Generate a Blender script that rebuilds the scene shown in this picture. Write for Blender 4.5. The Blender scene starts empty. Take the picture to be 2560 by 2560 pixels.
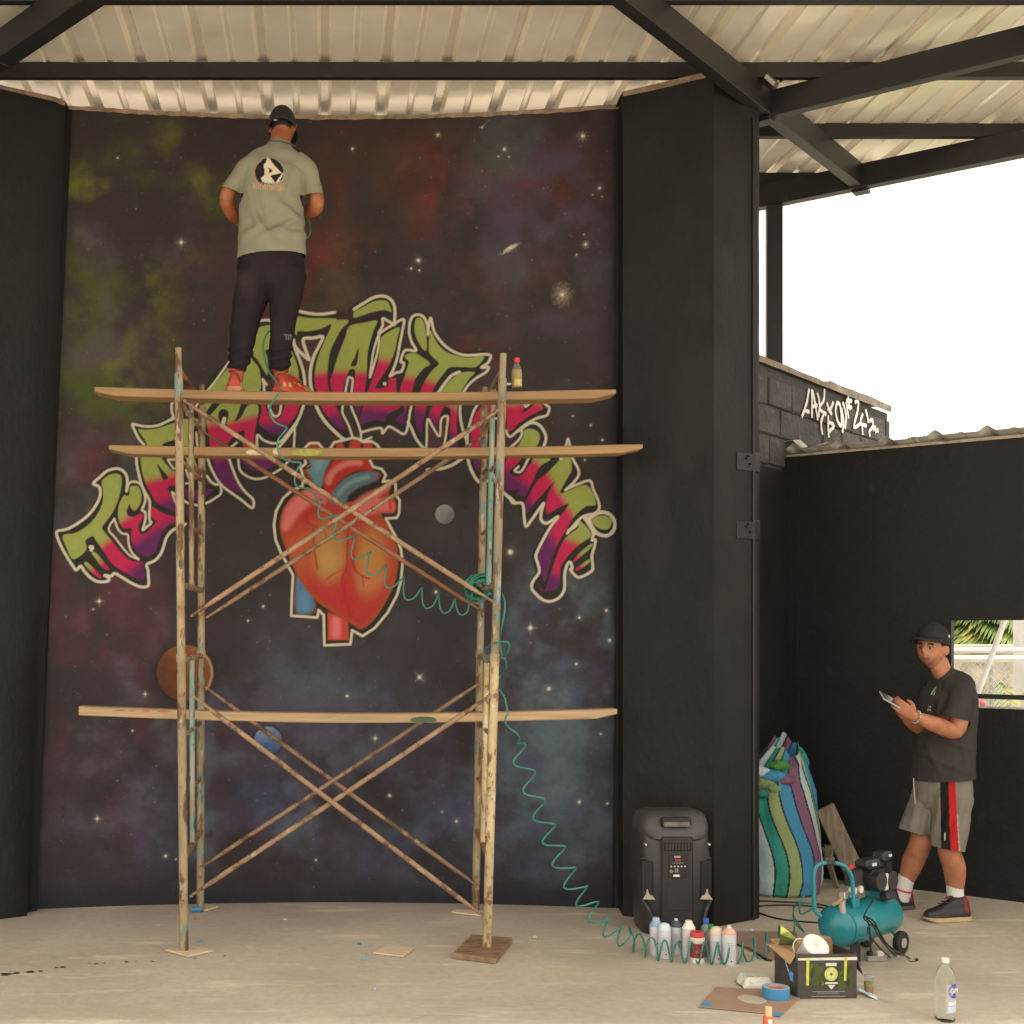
import bpy, bmesh, math, random
import numpy as np
from mathutils import Vector, Matrix
random.seed(7); rng = np.random.default_rng(7)
R = math.radians
scene = bpy.context.scene
C = scene.collection

# ------------------------------------------------------------------ camera
F, CX, CY, CH = 3200.0, 810.0, 1570.0, 1.70        # focal length and principal point in 2560-px units, eye height
cam = bpy.data.cameras.new('camera'); camo = bpy.data.objects.new('camera', cam); C.objects.link(camo)
camo.location = (0, 0, CH); camo.rotation_euler = (R(90), 0, 0)
cam.sensor_width = 36.0; cam.lens = F/2560*36.0
cam.shift_x = (1280-CX)/2560; cam.shift_y = (CY-1280)/2560
cam.clip_start = 0.05; cam.clip_end = 500
scene.camera = camo
def P(px, py, Y):
    return Vector(((px-CX)/F*Y, Y, CH-(py-CY)/F*Y))
def G(px, py, z=0.0):                               # a point of the floor (height z) seen at that pixel
    Y = (CH-z)*F/(py-CY)
    return Vector(((px-CX)/F*Y, Y, z))

# ------------------------------------------------------------------ world, sun, exposure
SUN_EL, SUN_AZ = R(74), R(150)                      # azimuth from +Y clockwise
w = bpy.data.worlds.new('World'); scene.world = w; w.use_nodes = True
nt = w.node_tree; nt.nodes.clear()
wo = nt.nodes.new('ShaderNodeOutputWorld'); bg = nt.nodes.new('ShaderNodeBackground')
sky = nt.nodes.new('ShaderNodeTexSky'); sky.sky_type = 'NISHITA'; sky.sun_disc = False
sky.sun_elevation = SUN_EL; sky.sun_rotation = SUN_AZ; sky.air_density = 1.0; sky.dust_density = 3.0
tc = nt.nodes.new('ShaderNodeTexCoord'); mp = nt.nodes.new('ShaderNodeMapping'); mp.inputs['Scale'].default_value = (1, 1, 2.2)
nz = nt.nodes.new('ShaderNodeTexNoise'); nz.inputs['Scale'].default_value = 2.3; nz.inputs['Detail'].default_value = 6
cr = nt.nodes.new('ShaderNodeValToRGB')
cr.color_ramp.elements[0].position = .25; cr.color_ramp.elements[0].color = (13.0, 11.9, 10.2, 1)
cr.color_ramp.elements[1].position = .75; cr.color_ramp.elements[1].color = (16.5, 15.2, 13.2, 1)
mx = nt.nodes.new('ShaderNodeMixRGB'); mx.inputs[0].default_value = .85
L = nt.links.new
L(tc.outputs['Generated'], mp.inputs['Vector']); L(mp.outputs['Vector'], nz.inputs['Vector']); L(nz.outputs['Fac'], cr.inputs['Fac'])
L(sky.outputs['Color'], mx.inputs[1]); L(cr.outputs['Color'], mx.inputs[2]); L(mx.outputs['Color'], bg.inputs['Color'])
bg.inputs['Strength'].default_value = 0.10
L(bg.outputs['Background'], wo.inputs['Surface'])
sl = bpy.data.lights.new('sun', 'SUN'); so = bpy.data.objects.new('sun', sl); C.objects.link(so)
sl.energy = 3.2; sl.angle = R(6); sl.color = (1.0, .93, .82)
so.rotation_euler = Vector((-math.sin(SUN_AZ)*math.cos(SUN_EL), -math.cos(SUN_AZ)*math.cos(SUN_EL), -math.sin(SUN_EL))).to_track_quat('-Z', 'Y').to_euler()
vs = scene.view_settings; vs.view_transform = 'Standard'; vs.look = 'None'; vs.exposure = 0.68; vs.gamma = 1.0; vs.use_curve_mapping = False
scene.cycles.max_bounces = 8; scene.cycles.diffuse_bounces = 5; scene.cycles.transparent_max_bounces = 12
scene.cycles.use_denoising = True

# ------------------------------------------------------------------ helpers
def lin(c):
    return tuple((x/12.92 if x <= .04045 else ((x+.055)/1.055)**2.4) for x in (v/255 for v in c))
MATS = {}
def M(name, col, rough=.6, metal=0.0, var=.18, scale=6.0, bump=0.0, bscale=40.0, spec=.5, col2=None, stretch=None, trans=0.0, alpha=1.0, ior=1.45, patch=None, detail=6, coat=0.0, sub=0.0):
    """principled material whose colour is broken up by noise; patch=(colour, threshold, scale) adds a worn second paint"""
    if name in MATS: return MATS[name]
    m = bpy.data.materials.new(name); m.use_nodes = True; MATS[name] = m
    n = m.node_tree; b = n.nodes['Principled BSDF']; ln = n.links.new
    t = n.nodes.new('ShaderNodeTexCoord'); mpn = n.nodes.new('ShaderNodeMapping')
    if stretch: mpn.inputs['Scale'].default_value = stretch
    ln(t.outputs['Object'], mpn.inputs['Vector'])
    no = n.nodes.new('ShaderNodeTexNoise'); no.inputs['Scale'].default_value = scale; no.inputs['Detail'].default_value = detail; no.inputs['Roughness'].default_value = .62
    ln(mpn.outputs['Vector'], no.inputs['Vector'])
    r = n.nodes.new('ShaderNodeValToRGB'); ln(no.outputs['Fac'], r.inputs['Fac'])
    c2 = col2 if col2 else tuple(min(1, x*(1+var)) for x in col)
    c1 = tuple(x*(1-var) for x in col) if not col2 else col
    r.color_ramp.elements[0].position = .32; r.color_ramp.elements[0].color = (*c1, 1)
    r.color_ramp.elements[1].position = .68; r.color_ramp.elements[1].color = (*c2, 1)
    out = r.outputs['Color']
    if patch:
        pl = patch if isinstance(patch, list) else [patch]
        for i, (pc, th, ps) in enumerate(pl):
            pn = n.nodes.new('ShaderNodeTexNoise'); pn.inputs['Scale'].default_value = ps; pn.inputs['Detail'].default_value = 5; pn.inputs['Roughness'].default_value = .6
            pm = n.nodes.new('ShaderNodeMapping'); pm.inputs['Location'].default_value = (3.1*i+1.7, 5.3*i, 2.9*i)
            if stretch: pm.inputs['Scale'].default_value = stretch
            ln(t.outputs['Object'], pm.inputs['Vector']); ln(pm.outputs['Vector'], pn.inputs['Vector'])
            pr = n.nodes.new('ShaderNodeValToRGB'); pr.color_ramp.elements[0].position = th-.03; pr.color_ramp.elements[1].position = th+.03
            ln(pn.outputs['Fac'], pr.inputs['Fac'])
            px = n.nodes.new('ShaderNodeMixRGB'); ln(pr.outputs['Color'], px.inputs[0]); ln(out, px.inputs[1]); px.inputs[2].default_value = (*pc, 1); out = px.outputs['Color']
    ln(out, b.inputs['Base Color'])
    b.inputs['Roughness'].default_value = rough; b.inputs['Metallic'].default_value = metal
    b.inputs['Specular IOR Level'].default_value = spec; b.inputs['IOR'].default_value = ior
    b.inputs['Transmission Weight'].default_value = trans; b.inputs['Alpha'].default_value = alpha
    b.inputs['Coat Weight'].default_value = coat
    if sub: b.inputs['Subsurface Weight'].default_value = sub; b.inputs['Subsurface Radius'].default_value = (.01, .004, .002)
    if bump:
        bn = n.nodes.new('ShaderNodeTexNoise'); bn.inputs['Scale'].default_value = bscale; bn.inputs['Detail'].default_value = 5
        ln(mpn.outputs['Vector'], bn.inputs['Vector'])
        bb = n.nodes.new('ShaderNodeBump'); bb.inputs['Strength'].default_value = 1.0; bb.inputs['Distance'].default_value = bump
        ln(bn.outputs['Fac'], bb.inputs['Height']); ln(bb.outputs['Normal'], b.inputs['Normal'])
    return m
def MV(name, rough=.6, spec=.4, bump=0.0, bscale=50.0, mul=1.0, noise=0.0, sub=0.0, metal=0.0):
    """material that reads its paint from the colour attribute 'col'"""
    if name in MATS: return MATS[name]
    m = bpy.data.materials.new(name); m.use_nodes = True; MATS[name] = m
    n = m.node_tree; b = n.nodes['Principled BSDF']; ln = n.links.new
    a = n.nodes.new('ShaderNodeVertexColor'); a.layer_name = 'col'
    out = a.outputs['Color']
    t = n.nodes.new('ShaderNodeTexCoord')
    if noise:
        no = n.nodes.new('ShaderNodeTexNoise'); no.inputs['Scale'].default_value = bscale*.7; no.inputs['Detail'].default_value = 4; ln(t.outputs['Object'], no.inputs['Vector'])
        mr = n.nodes.new('ShaderNodeMapRange'); mr.inputs['To Min'].default_value = 1-noise; mr.inputs['To Max'].default_value = 1+noise; ln(no.outputs['Fac'], mr.inputs['Value'])
        mu = n.nodes.new('ShaderNodeVectorMath'); mu.operation = 'SCALE'; ln(out, mu.inputs[0]); ln(mr.outputs['Result'], mu.inputs['Scale']); out = mu.outputs['Vector']
    ln(out, b.inputs['Base Color']); b.inputs['Roughness'].default_value = rough; b.inputs['Specular IOR Level'].default_value = spec; b.inputs['Metallic'].default_value = metal
    if sub: b.inputs['Subsurface Weight'].default_value = sub; b.inputs['Subsurface Radius'].default_value = (.01, .004, .002)
    if bump:
        bn = n.nodes.new('ShaderNodeTexNoise'); bn.inputs['Scale'].default_value = bscale; bn.inputs['Detail'].default_value = 5; ln(t.outputs['Object'], bn.inputs['Vector'])
        bb = n.nodes.new('ShaderNodeBump'); bb.inputs['Distance'].default_value = bump; ln(bn.outputs['Fac'], bb.inputs['Height']); ln(bb.outputs['Normal'], b.inputs['Normal'])
    return m

def tag(o, label=None, cat=None, group=None, kind=None):
    if label: o['label'] = label
    if cat: o['category'] = cat
    if group: o['group'] = group
    if kind: o['kind'] = kind
    return o
def empty(name, loc, label=None, cat=None, group=None, rz=0.0):
    o = bpy.data.objects.new(name, None); C.objects.link(o); o.location = loc; o.rotation_euler = (0, 0, rz); o.empty_display_size = .1
    return tag(o, label, cat, group)
def frame_of(d, ref=None):
    d = Vector(d).normalized()
    ref = Vector(ref) if ref is not None else (Vector((0, 0, 1)) if abs(d.z) < .95 else Vector((0, 1, 0)))
    s = d.cross(ref).normalized(); u = s.cross(d).normalized()
    return d, s, u
class MB:
    """collects shapes into one mesh"""
    def __init__(s): s.v = []; s.f = []; s.sm = []; s.mi = []; s.cur = 0
    def add(s, vs_, fs, smooth=False):
        b = len(s.v); s.v += [tuple(v) for v in vs_]
        for f in fs: s.f.append(tuple(i+b for i in f)); s.sm.append(smooth); s.mi.append(s.cur)
        return s
    def box(s, c, size, rot=None, bev=0.0):
        x, y, z = (k/2 for k in size); c = Vector(c)
        if bev:
            vs_ = []; b = bev
            for sx in (-1, 1):
                for sy in (-1, 1):
                    for sz in (-1, 1):
                        vs_ += [Vector((sx*x, sy*(y-b), sz*(z-b))), Vector((sx*(x-b), sy*y, sz*(z-b))), Vector((sx*(x-b), sy*(y-b), sz*z))]
            bm = bmesh.new()
            for v in vs_: bm.verts.new(v)
            r = bmesh.ops.convex_hull(bm, input=bm.verts[:]); bm.verts.index_update()
            fs = [[v.index for v in f.verts] for f in bm.faces]; vv = [v.co.copy() for v in bm.verts]; bm.free()
        else:
            vv = [Vector((i*x, j*y, k*z)) for i in (-1, 1) for j in (-1, 1) for k in (-1, 1)]
            fs = [(0, 1, 3, 2), (4, 6, 7, 5), (0, 4, 5, 1), (2, 3, 7, 6), (0, 2, 6, 4), (1, 5, 7, 3)]
        if rot is not None: vv = [rot @ v for v in vv]
        return s.add([v+c for v in vv], fs)
    def bar(s, p0, p1, wd, ht, ref=None):
        d, sd, u = frame_of(Vector(p1)-Vector(p0), ref)
        vs_ = [Vector(p)+sd*(i*wd/2)+u*(k*ht/2) for p in (p0, p1) for i, k in ((-1, -1), (1, -1), (1, 1), (-1, 1))]
        return s.add(vs_, [(3, 2, 1, 0), (4, 5, 6, 7), (0, 1, 5, 4), (1, 2, 6, 5), (2, 3, 7, 6), (3, 0, 4, 7)])
    def tube(s, p0, p1, r, n=12, r1=None, caps=True):
        return s.path([p0, p1], [r, r if r1 is None else r1], n, caps)
    def path(s, pts, r, n=8, caps=True, closed=False, ref=None):
        pts = [Vector(p) for p in pts]; m = len(pts); rs = r if isinstance(r, (list, tuple)) else [r]*m
        vs_ = []; prev = None
        for i, p in enumerate(pts):
            if closed: t = pts[(i+1) % m]-pts[i-1]
            else: t = pts[min(i+1, m-1)]-pts[max(i-1, 0)]
            if t.length < 1e-9: t = Vector((0, 0, 1))
            t.normalize()
            if prev is None: _, sd, u = frame_of(t, ref)
            else:
                sd = prev-t*prev.dot(t)
                if sd.length < 1e-6: _, sd, u = frame_of(t, ref)
                sd.normalize(); u = sd.cross(t).normalized()
            prev = sd
            rr = rs[i]; ra, rb = rr if isinstance(rr, (tuple, list)) else (rr, rr)
            vs_ += [p+sd*(ra*math.cos(2*math.pi*k/n))+u*(rb*math.sin(2*math.pi*k/n)) for k in range(n)]
        fs = []
        for i in range(m if closed else m-1):
            a = i*n; b_ = ((i+1) % m)*n
            for k in range(n): fs.append((a+k, a+(k+1) % n, b_+(k+1) % n, b_+k))
        if caps and not closed: fs.append(tuple(range(n))[::-1]); fs.append(tuple((m-1)*n+k for k in range(n)))
        return s.add(vs_, fs, True)
    def lathe(s, prof, o=(0, 0, 0), n=20, rot=None, caps=True):
        vs_ = []; o = Vector(o)
        for r, z in prof:
            for k in range(n):
                v = Vector((r*math.cos(2*math.pi*k/n), r*math.sin(2*math.pi*k/n), z)); vs_.append((rot @ v if rot is not None else v)+o)
        fs = [(i*n+k, i*n+(k+1) % n, (i+1)*n+(k+1) % n, (i+1)*n+k) for i in range(len(prof)-1) for k in range(n)]
        if caps: fs.append(tuple(range(n))[::-1]); fs.append(tuple((len(prof)-1)*n+k for k in range(n)))
        return s.add(vs_, fs, True)
    def prism(s, poly, d):                           # polygon (list of Vector) pushed along d
        n = len(poly); d = Vector(d)
        vs_ = [Vector(p) for p in poly]+[Vector(p)+d for p in poly]
        fs = [tuple(range(n))[::-1], tuple(range(n, 2*n))]+[(i, (i+1) % n, n+(i+1) % n, n+i) for i in range(n)]
        return s.add(vs_, fs)
    def grid(s, rows, smooth=True, closed=False):    # rows of points
        n = len(rows[0]); vs_ = [p for r in rows for p in r]; fs = []
        for i in range(len(rows)-1):
            for k in range(n if closed else n-1):
                fs.append((i*n+k, i*n+(k+1) % n, (i+1)*n+(k+1) % n, (i+1)*n+k))
        return s.add(vs_, fs, smooth)
    def build(s, name, mat, parent=None, local=False, bevel=0.0, sub=0, autosmooth=True, fix=True, thick=0.0):
        me = bpy.data.meshes.new(name); me.from_pydata(s.v, [], s.f); me.update()
        for p, k, mi in zip(me.polygons, s.sm, s.mi): p.use_smooth = k; p.material_index = mi
        if fix:
            bm = bmesh.new(); bm.from_mesh(me); bmesh.ops.recalc_face_normals(bm, faces=bm.faces[:]); bm.to_mesh(me); bm.free()
        for m_ in (mat if isinstance(mat, list) else [mat]): me.materials.append(m_)
        o = bpy.data.objects.new(name, me); C.objects.link(o)
        if autosmooth:
            bm = bmesh.new(); bm.from_mesh(me)
            for e in bm.edges:
                if len(e.link_faces) == 2 and e.calc_face_angle(0) > R(40): e.smooth = False
            bm.to_mesh(me); bm.free()
        if bevel:
            md = o.modifiers.new('bevel', 'BEVEL'); md.width = bevel; md.segments = 2; md.limit_method = 'ANGLE'; md.angle_limit = R(40)
        if thick:
            md = o.modifiers.new('solid', 'SOLIDIFY'); md.thickness = thick; md.offset = 0
        if sub:
            md = o.modifiers.new('sub', 'SUBSURF'); md.levels = sub; md.render_levels = sub
        if parent is not None: adopt(o, parent, local)
        return o
def world_of(o):
    m_ = Matrix.LocRotScale(o.location, o.rotation_euler, o.scale)
    return (world_of(o.parent) @ m_) if o.parent else m_
def adopt(o, parent, local=False):
    o.parent = parent
    if not local:
        wm = world_of(parent).inverted(); o.location = wm.to_translation(); o.rotation_euler = wm.to_euler()
def copy_tree(o, parent=None):
    c = o.copy(); C.objects.link(c); c.parent = parent
    for ch in list(o.children): copy_tree(ch, c)
    return c
def catmull(pts, seg=6, closed=False):
    pts = [Vector(p) for p in pts]; n = len(pts); out = []
    for i in range(n if closed else n-1):
        if closed: p0, p1, p2, p3 = pts[i-1], pts[i], pts[(i+1) % n], pts[(i+2) % n]
        else: p0, p1, p2, p3 = pts[max(i-1, 0)], pts[i], pts[i+1], pts[min(i+2, n-1)]
        for k in range(seg):
            t = k/seg
            out.append(.5*((2*p1)+(p2-p0)*t+(2*p0-5*p1+4*p2-p3)*t*t+(3*p1-p0-3*p2+p3)*t**3))
    if not closed: out.append(pts[-1])
    return out
def rotz(a): return Matrix.Rotation(a, 3, 'Z')
# ------------------------------------------------------------------ floor and outside ground
m_floor = bpy.data.materials.new('concrete_floor'); m_floor.use_nodes = True
n = m_floor.node_tree; b = n.nodes['Principled BSDF']; ln = n.links.new
t = n.nodes.new('ShaderNodeTexCoord')
def noise(scale, detail=6, rough=.6, vec=None, st=None, loc=None):
    x = n.nodes.new('ShaderNodeTexNoise'); x.inputs['Scale'].default_value = scale; x.inputs['Detail'].default_value = detail; x.inputs['Roughness'].default_value = rough
    mpn = n.nodes.new('ShaderNodeMapping'); mpn.inputs['Scale'].default_value = st or (1, 1, 1); mpn.inputs['Location'].default_value = loc or (0, 0, 0)
    ln(t.outputs['Object'], mpn.inputs['Vector']); ln(mpn.outputs['Vector'], x.inputs['Vector']); return x
def ramp(src, p0, c0, p1, c1):
    r = n.nodes.new('ShaderNodeValToRGB'); r.color_ramp.elements[0].position = p0; r.color_ramp.elements[0].color = (*c0, 1)
    r.color_ramp.elements[1].position = p1; r.color_ramp.elements[1].color = (*c1, 1); ln(src, r.inputs['Fac']); return r.outputs['Color']
def mix(f, a, c, mode='MIX'):
    x = n.nodes.new('ShaderNodeMixRGB'); x.blend_type = mode
    if isinstance(f, float): x.inputs[0].default_value = f
    else: ln(f, x.inputs[0])
    for k, v in ((1, a), (2, c)):
        if isinstance(v, tuple): x.inputs[k].default_value = (*v, 1)
        else: ln(v, x.inputs[k])
    return x.outputs['Color']
base = ramp(noise(1.1, 8).outputs['Fac'], .3, (.50, .437, .345), .7, (.63, .562, .455))
fine = ramp(noise(22, 6, .7).outputs['Fac'], .3, (.80, .80, .80), .7, (1.0, 1.0, 1.0))
c_ = mix(1.0, base, fine, 'MULTIPLY')
worn = ramp(noise(2.6, 9, .68, st=(.55, 2.4, 1), loc=(4, 2, 0)).outputs['Fac'], .56, (0, 0, 0), .66, (.9, .9, .9))
c_ = mix(worn, c_, (.70, .63, .50))
grey = ramp(noise(.9, 7, .6, loc=(9, 3, 0)).outputs['Fac'], .5, (0, 0, 0), .68, (.55, .55, .55))
c_ = mix(grey, c_, (.37, .325, .265))
spk = ramp(noise(75, 2, .5).outputs['Fac'], .72, (0, 0, 0), .76, (.7, .7, .7))
c_ = mix(spk, c_, (.22, .19, .15))
sx = n.nodes.new('ShaderNodeSeparateXYZ'); ln(t.outputs['Object'], sx.inputs[0])
ov = n.nodes.new('ShaderNodeMapRange'); ov.inputs['From Min'].default_value = 6.9; ov.inputs['From Max'].default_value = 8.0; ov.inputs['To Max'].default_value = .75; ln(sx.outputs['Y'], ov.inputs['Value'])
xr_ = n.nodes.new('ShaderNodeMapRange'); xr_.inputs['From Min'].default_value = 2.0; xr_.inputs['From Max'].default_value = 1.4; ln(sx.outputs['X'], xr_.inputs['Value'])
mm_ = n.nodes.new('ShaderNodeMath'); mm_.operation = 'MULTIPLY'; ln(ov.outputs['Result'], mm_.inputs[0]); ln(xr_.outputs['Result'], mm_.inputs[1])
mn_ = n.nodes.new('ShaderNodeMath'); mn_.operation = 'MULTIPLY'; ln(mm_.outputs[0], mn_.inputs[0]); ln(noise(3.0, 7, .7, loc=(1, 7, 0)).outputs['Fac'], mn_.inputs[1])
c_ = mix(mn_.outputs[0], c_, (.30, .245, .26))                                             # paint overspray on the floor along the mural
stn = ramp(noise(5.5, 8, .7, loc=(3, 8, 0)).outputs['Fac'], .60, (0, 0, 0), .72, (.5, .5, .5)); c_ = mix(stn, c_, (.33, .285, .22))
ln(c_, b.inputs['Base Color']); b.inputs['Roughness'].default_value = .72; b.inputs['Specular IOR Level'].default_value = .35
bn = noise(30, 6); bb = n.nodes.new('ShaderNodeBump'); bb.inputs['Distance'].default_value = .004; ln(bn.outputs['Fac'], bb.inputs['Height']); ln(bb.outputs['Normal'], b.inputs['Normal'])
g_ = MB(); g_.grid([[Vector((x, y, 0)) for x in (-60, -12, 12, 60)] for y in (-60, -10, 14, 120)], smooth=False)
tag(g_.build('ground', m_floor), kind='structure')

m_black = M('black_wall_paint', (.0092, .0091, .0092), .62, var=.22, scale=3, bump=.003, bscale=30, spec=.35, patch=[((.016, .0158, .0155), .66, 5.0)])
m_blackr = M('black_rough_paint', (.0105, .0103, .0101), .66, var=.3, scale=3.5, bump=.006, bscale=26, spec=.35, stretch=(1, 1, .7), patch=[((.0135, .0132, .0129), .60, 2.5), ((.021, .0205, .0195), .74, 11.0)])
m_mortar = M('bare_mortar', (.28, .20, .14), .9, var=.4, scale=14, bump=.01, bscale=30)
m_steel = M('black_steel_paint', (.013, .0128, .0128), .5, var=.2, scale=5, bump=.0006, bscale=90, spec=.5, patch=[((.03, .028, .027), .68, 7.0)])
ZT = 4.864                                           # top of the mural wall and its piers

def wall_y(x):                                       # plan of the concave mural wall
    u = (x-.07)/1.70
    return 7.93-.17*u*u
def edge_l(z): return -1.74+(z/ZT)*.21
def edge_r(z): return 1.75+(z/ZT)*.05

# side piers: plan polylines extruded upwards with a slightly uneven top and a bare mortar edge
def pier(name, plan, label, z0=0.0, z1=ZT, mat=m_blackr, back=.25, wob=.012):
    e = empty(name, (plan[0][0], plan[0][1], 0), label, 'wall')
    pts = []
    for i in range(len(plan)-1):
        a, c2 = Vector((*plan[i][:2], 0)), Vector((*plan[i+1][:2], 0)); k = max(2, int((c2-a).length/.12))
        pts += [a.lerp(c2, j/k) for j in range(k)]
    pts.append(Vector((*plan[-1][:2], 0)))
    mb = MB(); nz_ = 40; rows = []
    for j in range(nz_+1):
        z = z0+(z1-z0)*j/nz_
        rows.append([Vector((p.x+random.uniform(-.0015, .0015), p.y+random.uniform(-.0015, .0015), z+(random.uniform(-wob, wob) if j == nz_ else 0))) for p in pts])
    mb.grid(rows)
    bk = [[Vector((p.x, p.y+back, z)) for p in pts] for z in (z1-.01, z0)]
    mb.grid([rows[-1]]+[bk[0]], smooth=False); mb.grid(bk, smooth=False)
    for k in (0, -1):
        mb.grid([[r[k] for r in rows], [Vector((r[k].x, r[k].y+back, r[k].z)) for r in rows]], smooth=False)
    mb.build('wall_face', mat, e, fix=True)
    mc = MB(); rows = []
    for p, tp in zip(pts, [rows_[0] for rows_ in [[Vector((q.x, q.y, z1))] for q in pts]]):
        h = random.uniform(.004, .018)
        rows.append([Vector((p.x, p.y-.004, z1-.016-h)), Vector((p.x, p.y-.006, z1+.003)), Vector((p.x, p.y+.12, z1+.012))])
    mc.grid(rows); mc.build('mortar_edge', m_mortar, e)
    return e
pl = pier('left_pier_wall', [(-4.6, 5.75), (-1.885, 7.47), (-1.60, 7.64), (-1.555, 7.70), (-1.62, 7.86)], 'black plastered pier wall left of the mural with a bare mortar top edge')
# lean the inner edge of the left pier as in the place (it widens towards the floor)
for ch in pl.children:
    for v in ch.data.vertices:
        if v.co.x > -1.75: v.co.x += -.17*(1-v.co.z/ZT)*min(1, (v.co.x+1.75)/.12)
pr = pier('right_pier_wall', [(1.79, 7.80), (1.765, 7.56), (2.215, 7.27), (2.505, 7.46), (2.55, 7.50), (2.575, 7.62)], 'black wedge shaped pier wall right of the mural behind the loudspeaker')
# steel straps that clamp the pier's right edge
for zc in (1.70+(1570-1158)/F*7.48, 1.70+(1570-1327)/F*7.48):
    mb = MB(); hgt = .105
    mb.box((2.435, 7.412, zc), (.14, .012, hgt), rotz(math.atan2(.19, .29)), .003)
    mb.box((2.526, 7.476, zc+.003), (.062, .014, hgt+.008), rotz(math.atan2(.04, .045)), .003)
    o = mb.build('steel_strap', m_steel, pr)
    m2 = MB()
    for dx, dz in ((-.02, .02), (.01, -.01), (-.005, .035)): m2.box((2.47+dx, 7.420+dx*.7, zc+dz), (.02, .012, .01), rotz(.6), .002)
    m2.build('strap_latch', m_steel, o)
# small conduit seam down the outer edge
mb = MB(); mb.bar((2.500, 7.450, 0), (2.500, 7.450, ZT-.2), .012, .012, (0, 1, 0)); mb.build('edge_trim', m_steel, pr)

# ------------------------------------------------------------------ block wall (each block its own piece), receding behind the pier
m_block = M('painted_block', (.055, .053, .050), .85, var=.3, scale=9, bump=.012, bscale=38, patch=[((.11, .105, .095), .64, 8.0)])
m_joint = M('block_joint', (.05, .048, .045), .9, var=.2, scale=12, bump=.006, bscale=50)
bw = empty('block_wall', (2.2, 7.72, 0), 'grey painted concrete block wall receding behind the pier, with a white spray tag', 'wall')
b0, b1 = Vector((2.2, 7.72, 0)), Vector((4.63, 10.50, 0)); bd = (b1-b0).normalized(); bnrm = Vector((bd.y, -bd.x, 0))   # normal towards the yard
blen = (b1-b0).length; BZ = 3.50
mb = MB(); mb.bar(b0+bnrm*-.075+Vector((0, 0, BZ/2-.02)), b1+bnrm*-.075+Vector((0, 0, BZ/2-.02)), .13, BZ-.04); mb.build('mortar_core', m_joint, bw)
mb = MB(); mb.bar(b0+bnrm*-.004+Vector((0, 0, 1.39)), b0+bd*1.75+bnrm*-.004+Vector((0, 0, 1.39)), .03, 2.78); mb.build('plaster_skirt', m_black, bw)
bl_me = []
for v_ in range(4):
    mk = MB(); mk.box((0, 0, 0), (.385, .05, .185), None, .008); o = mk.build('block', m_block); me = o.data; bpy.data.objects.remove(o)
    for vv in me.vertices: vv.co += Vector((random.uniform(-.004, .004), random.uniform(-.006, .004), random.uniform(-.004, .004)))
    bl_me.append(me)
rot_b = math.atan2(bd.y, bd.x); row = 0; z = .10
while z < BZ-.05:
    s_ = -.2 if row % 2 else 0.0
    while s_ < blen-.05:
        l0, l1 = max(s_, 0), min(s_+.40, blen)
        if l1-l0 > .06:
            c_ = b0+bd*((l0+l1)/2)-bnrm*(.015+random.uniform(0, .004)); c_.z = z
            pxx = CX+F*c_.x/c_.y
            if pxx > 1800 and z > 2.80:
                o = bpy.data.objects.new('block', random.choice(bl_me)); C.objects.link(o); o.parent = bw
                o.location = c_-Vector(bw.location); o.rotation_euler = (random.uniform(-.01, .01), 0, rot_b+(math.pi if random.random() < .5 else 0)); o.scale.x = (l1-l0-.012)/.385
        s_ += .40
    z += .20; row += 1
mc = MB(); rows = []
for i in range(25):
    p = b0.lerp(b1, i/24); hh = BZ+random.uniform(-.004, .006)+(.02 if i > 14 else 0)
    rows.append([p+bnrm*.022+Vector((0, 0, BZ-.035)), p+bnrm*.028+Vector((0, 0, hh)), p-bnrm*.17+Vector((0, 0, hh+.01)), p-bnrm*.16+Vector((0, 0, BZ-.04))])
mc.grid(rows, smooth=False); mc.build('coping', M('mortar_coping', (.23, .20, .16), .9, var=.35, scale=10, bump=.012, bscale=35), bw)
# spray tag on the block wall, painted as thin strokes (letters as they stand)
def tagpt(x, y):                                     # pixel -> point of the block wall plane
    r = P(x, y, 1)-Vector((0, 0, CH)); k = (b0+bnrm*.016-Vector((0, 0, CH))).dot(bnrm)/r.dot(bnrm)
    return Vector((0, 0, CH))+r*k
tg = [[(470,470),(455,560),(440,610),(470,625)],[(440,610),(420,660)],[(490,665),(490,560),(492,475),(530,680)],[(488,590),(525,580)],[(525,495),(540,560),(535,660)],[(575,470),(570,545),(540,600),(585,640)],[(570,640),(552,700),(562,780)],[(590,560),(610,610),(635,560)],[(595,600),(625,640)],[(600,650),(600,740),(605,800)],[(605,695),(640,720),(605,760)],[(660,560),(650,620),(665,690),(690,720),(690,650),(680,580),(660,560)],[(690,600),(705,690),(697,770)],[(700,560),(722,650),(715,740)],[(722,560),(735,640),(738,670)],[(735,505),(740,560),(750,610)],[(722,550),(760,550)],[(728,590),(760,595)],[(780,560),(805,555),(800,620),(775,730),(825,700)],[(835,640),(820,700),(860,720)],[(855,610),(870,670),(872,700)],[(830,700),(835,780)],[(880,690),(900,680),(905,720),(880,760),(885,790)],[(905,750),(920,730),(925,770)],[(937,735),(938,765)]]
mb = MB()
for st in tg:
    pts = catmull([tagpt(1850+x/2.721, 800+y/2.721) for x, y in st], 4)
    rs = [(.013, .003)]*len(pts); mb.path(pts, [(.0155*random.uniform(.8, 1.1), .003) if True else 0 for _ in pts], 6, ref=bnrm)
mb.build('spray_tag', M('white_spray', (.72, .72, .68), .7, var=.1, scale=20), bw)

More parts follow.
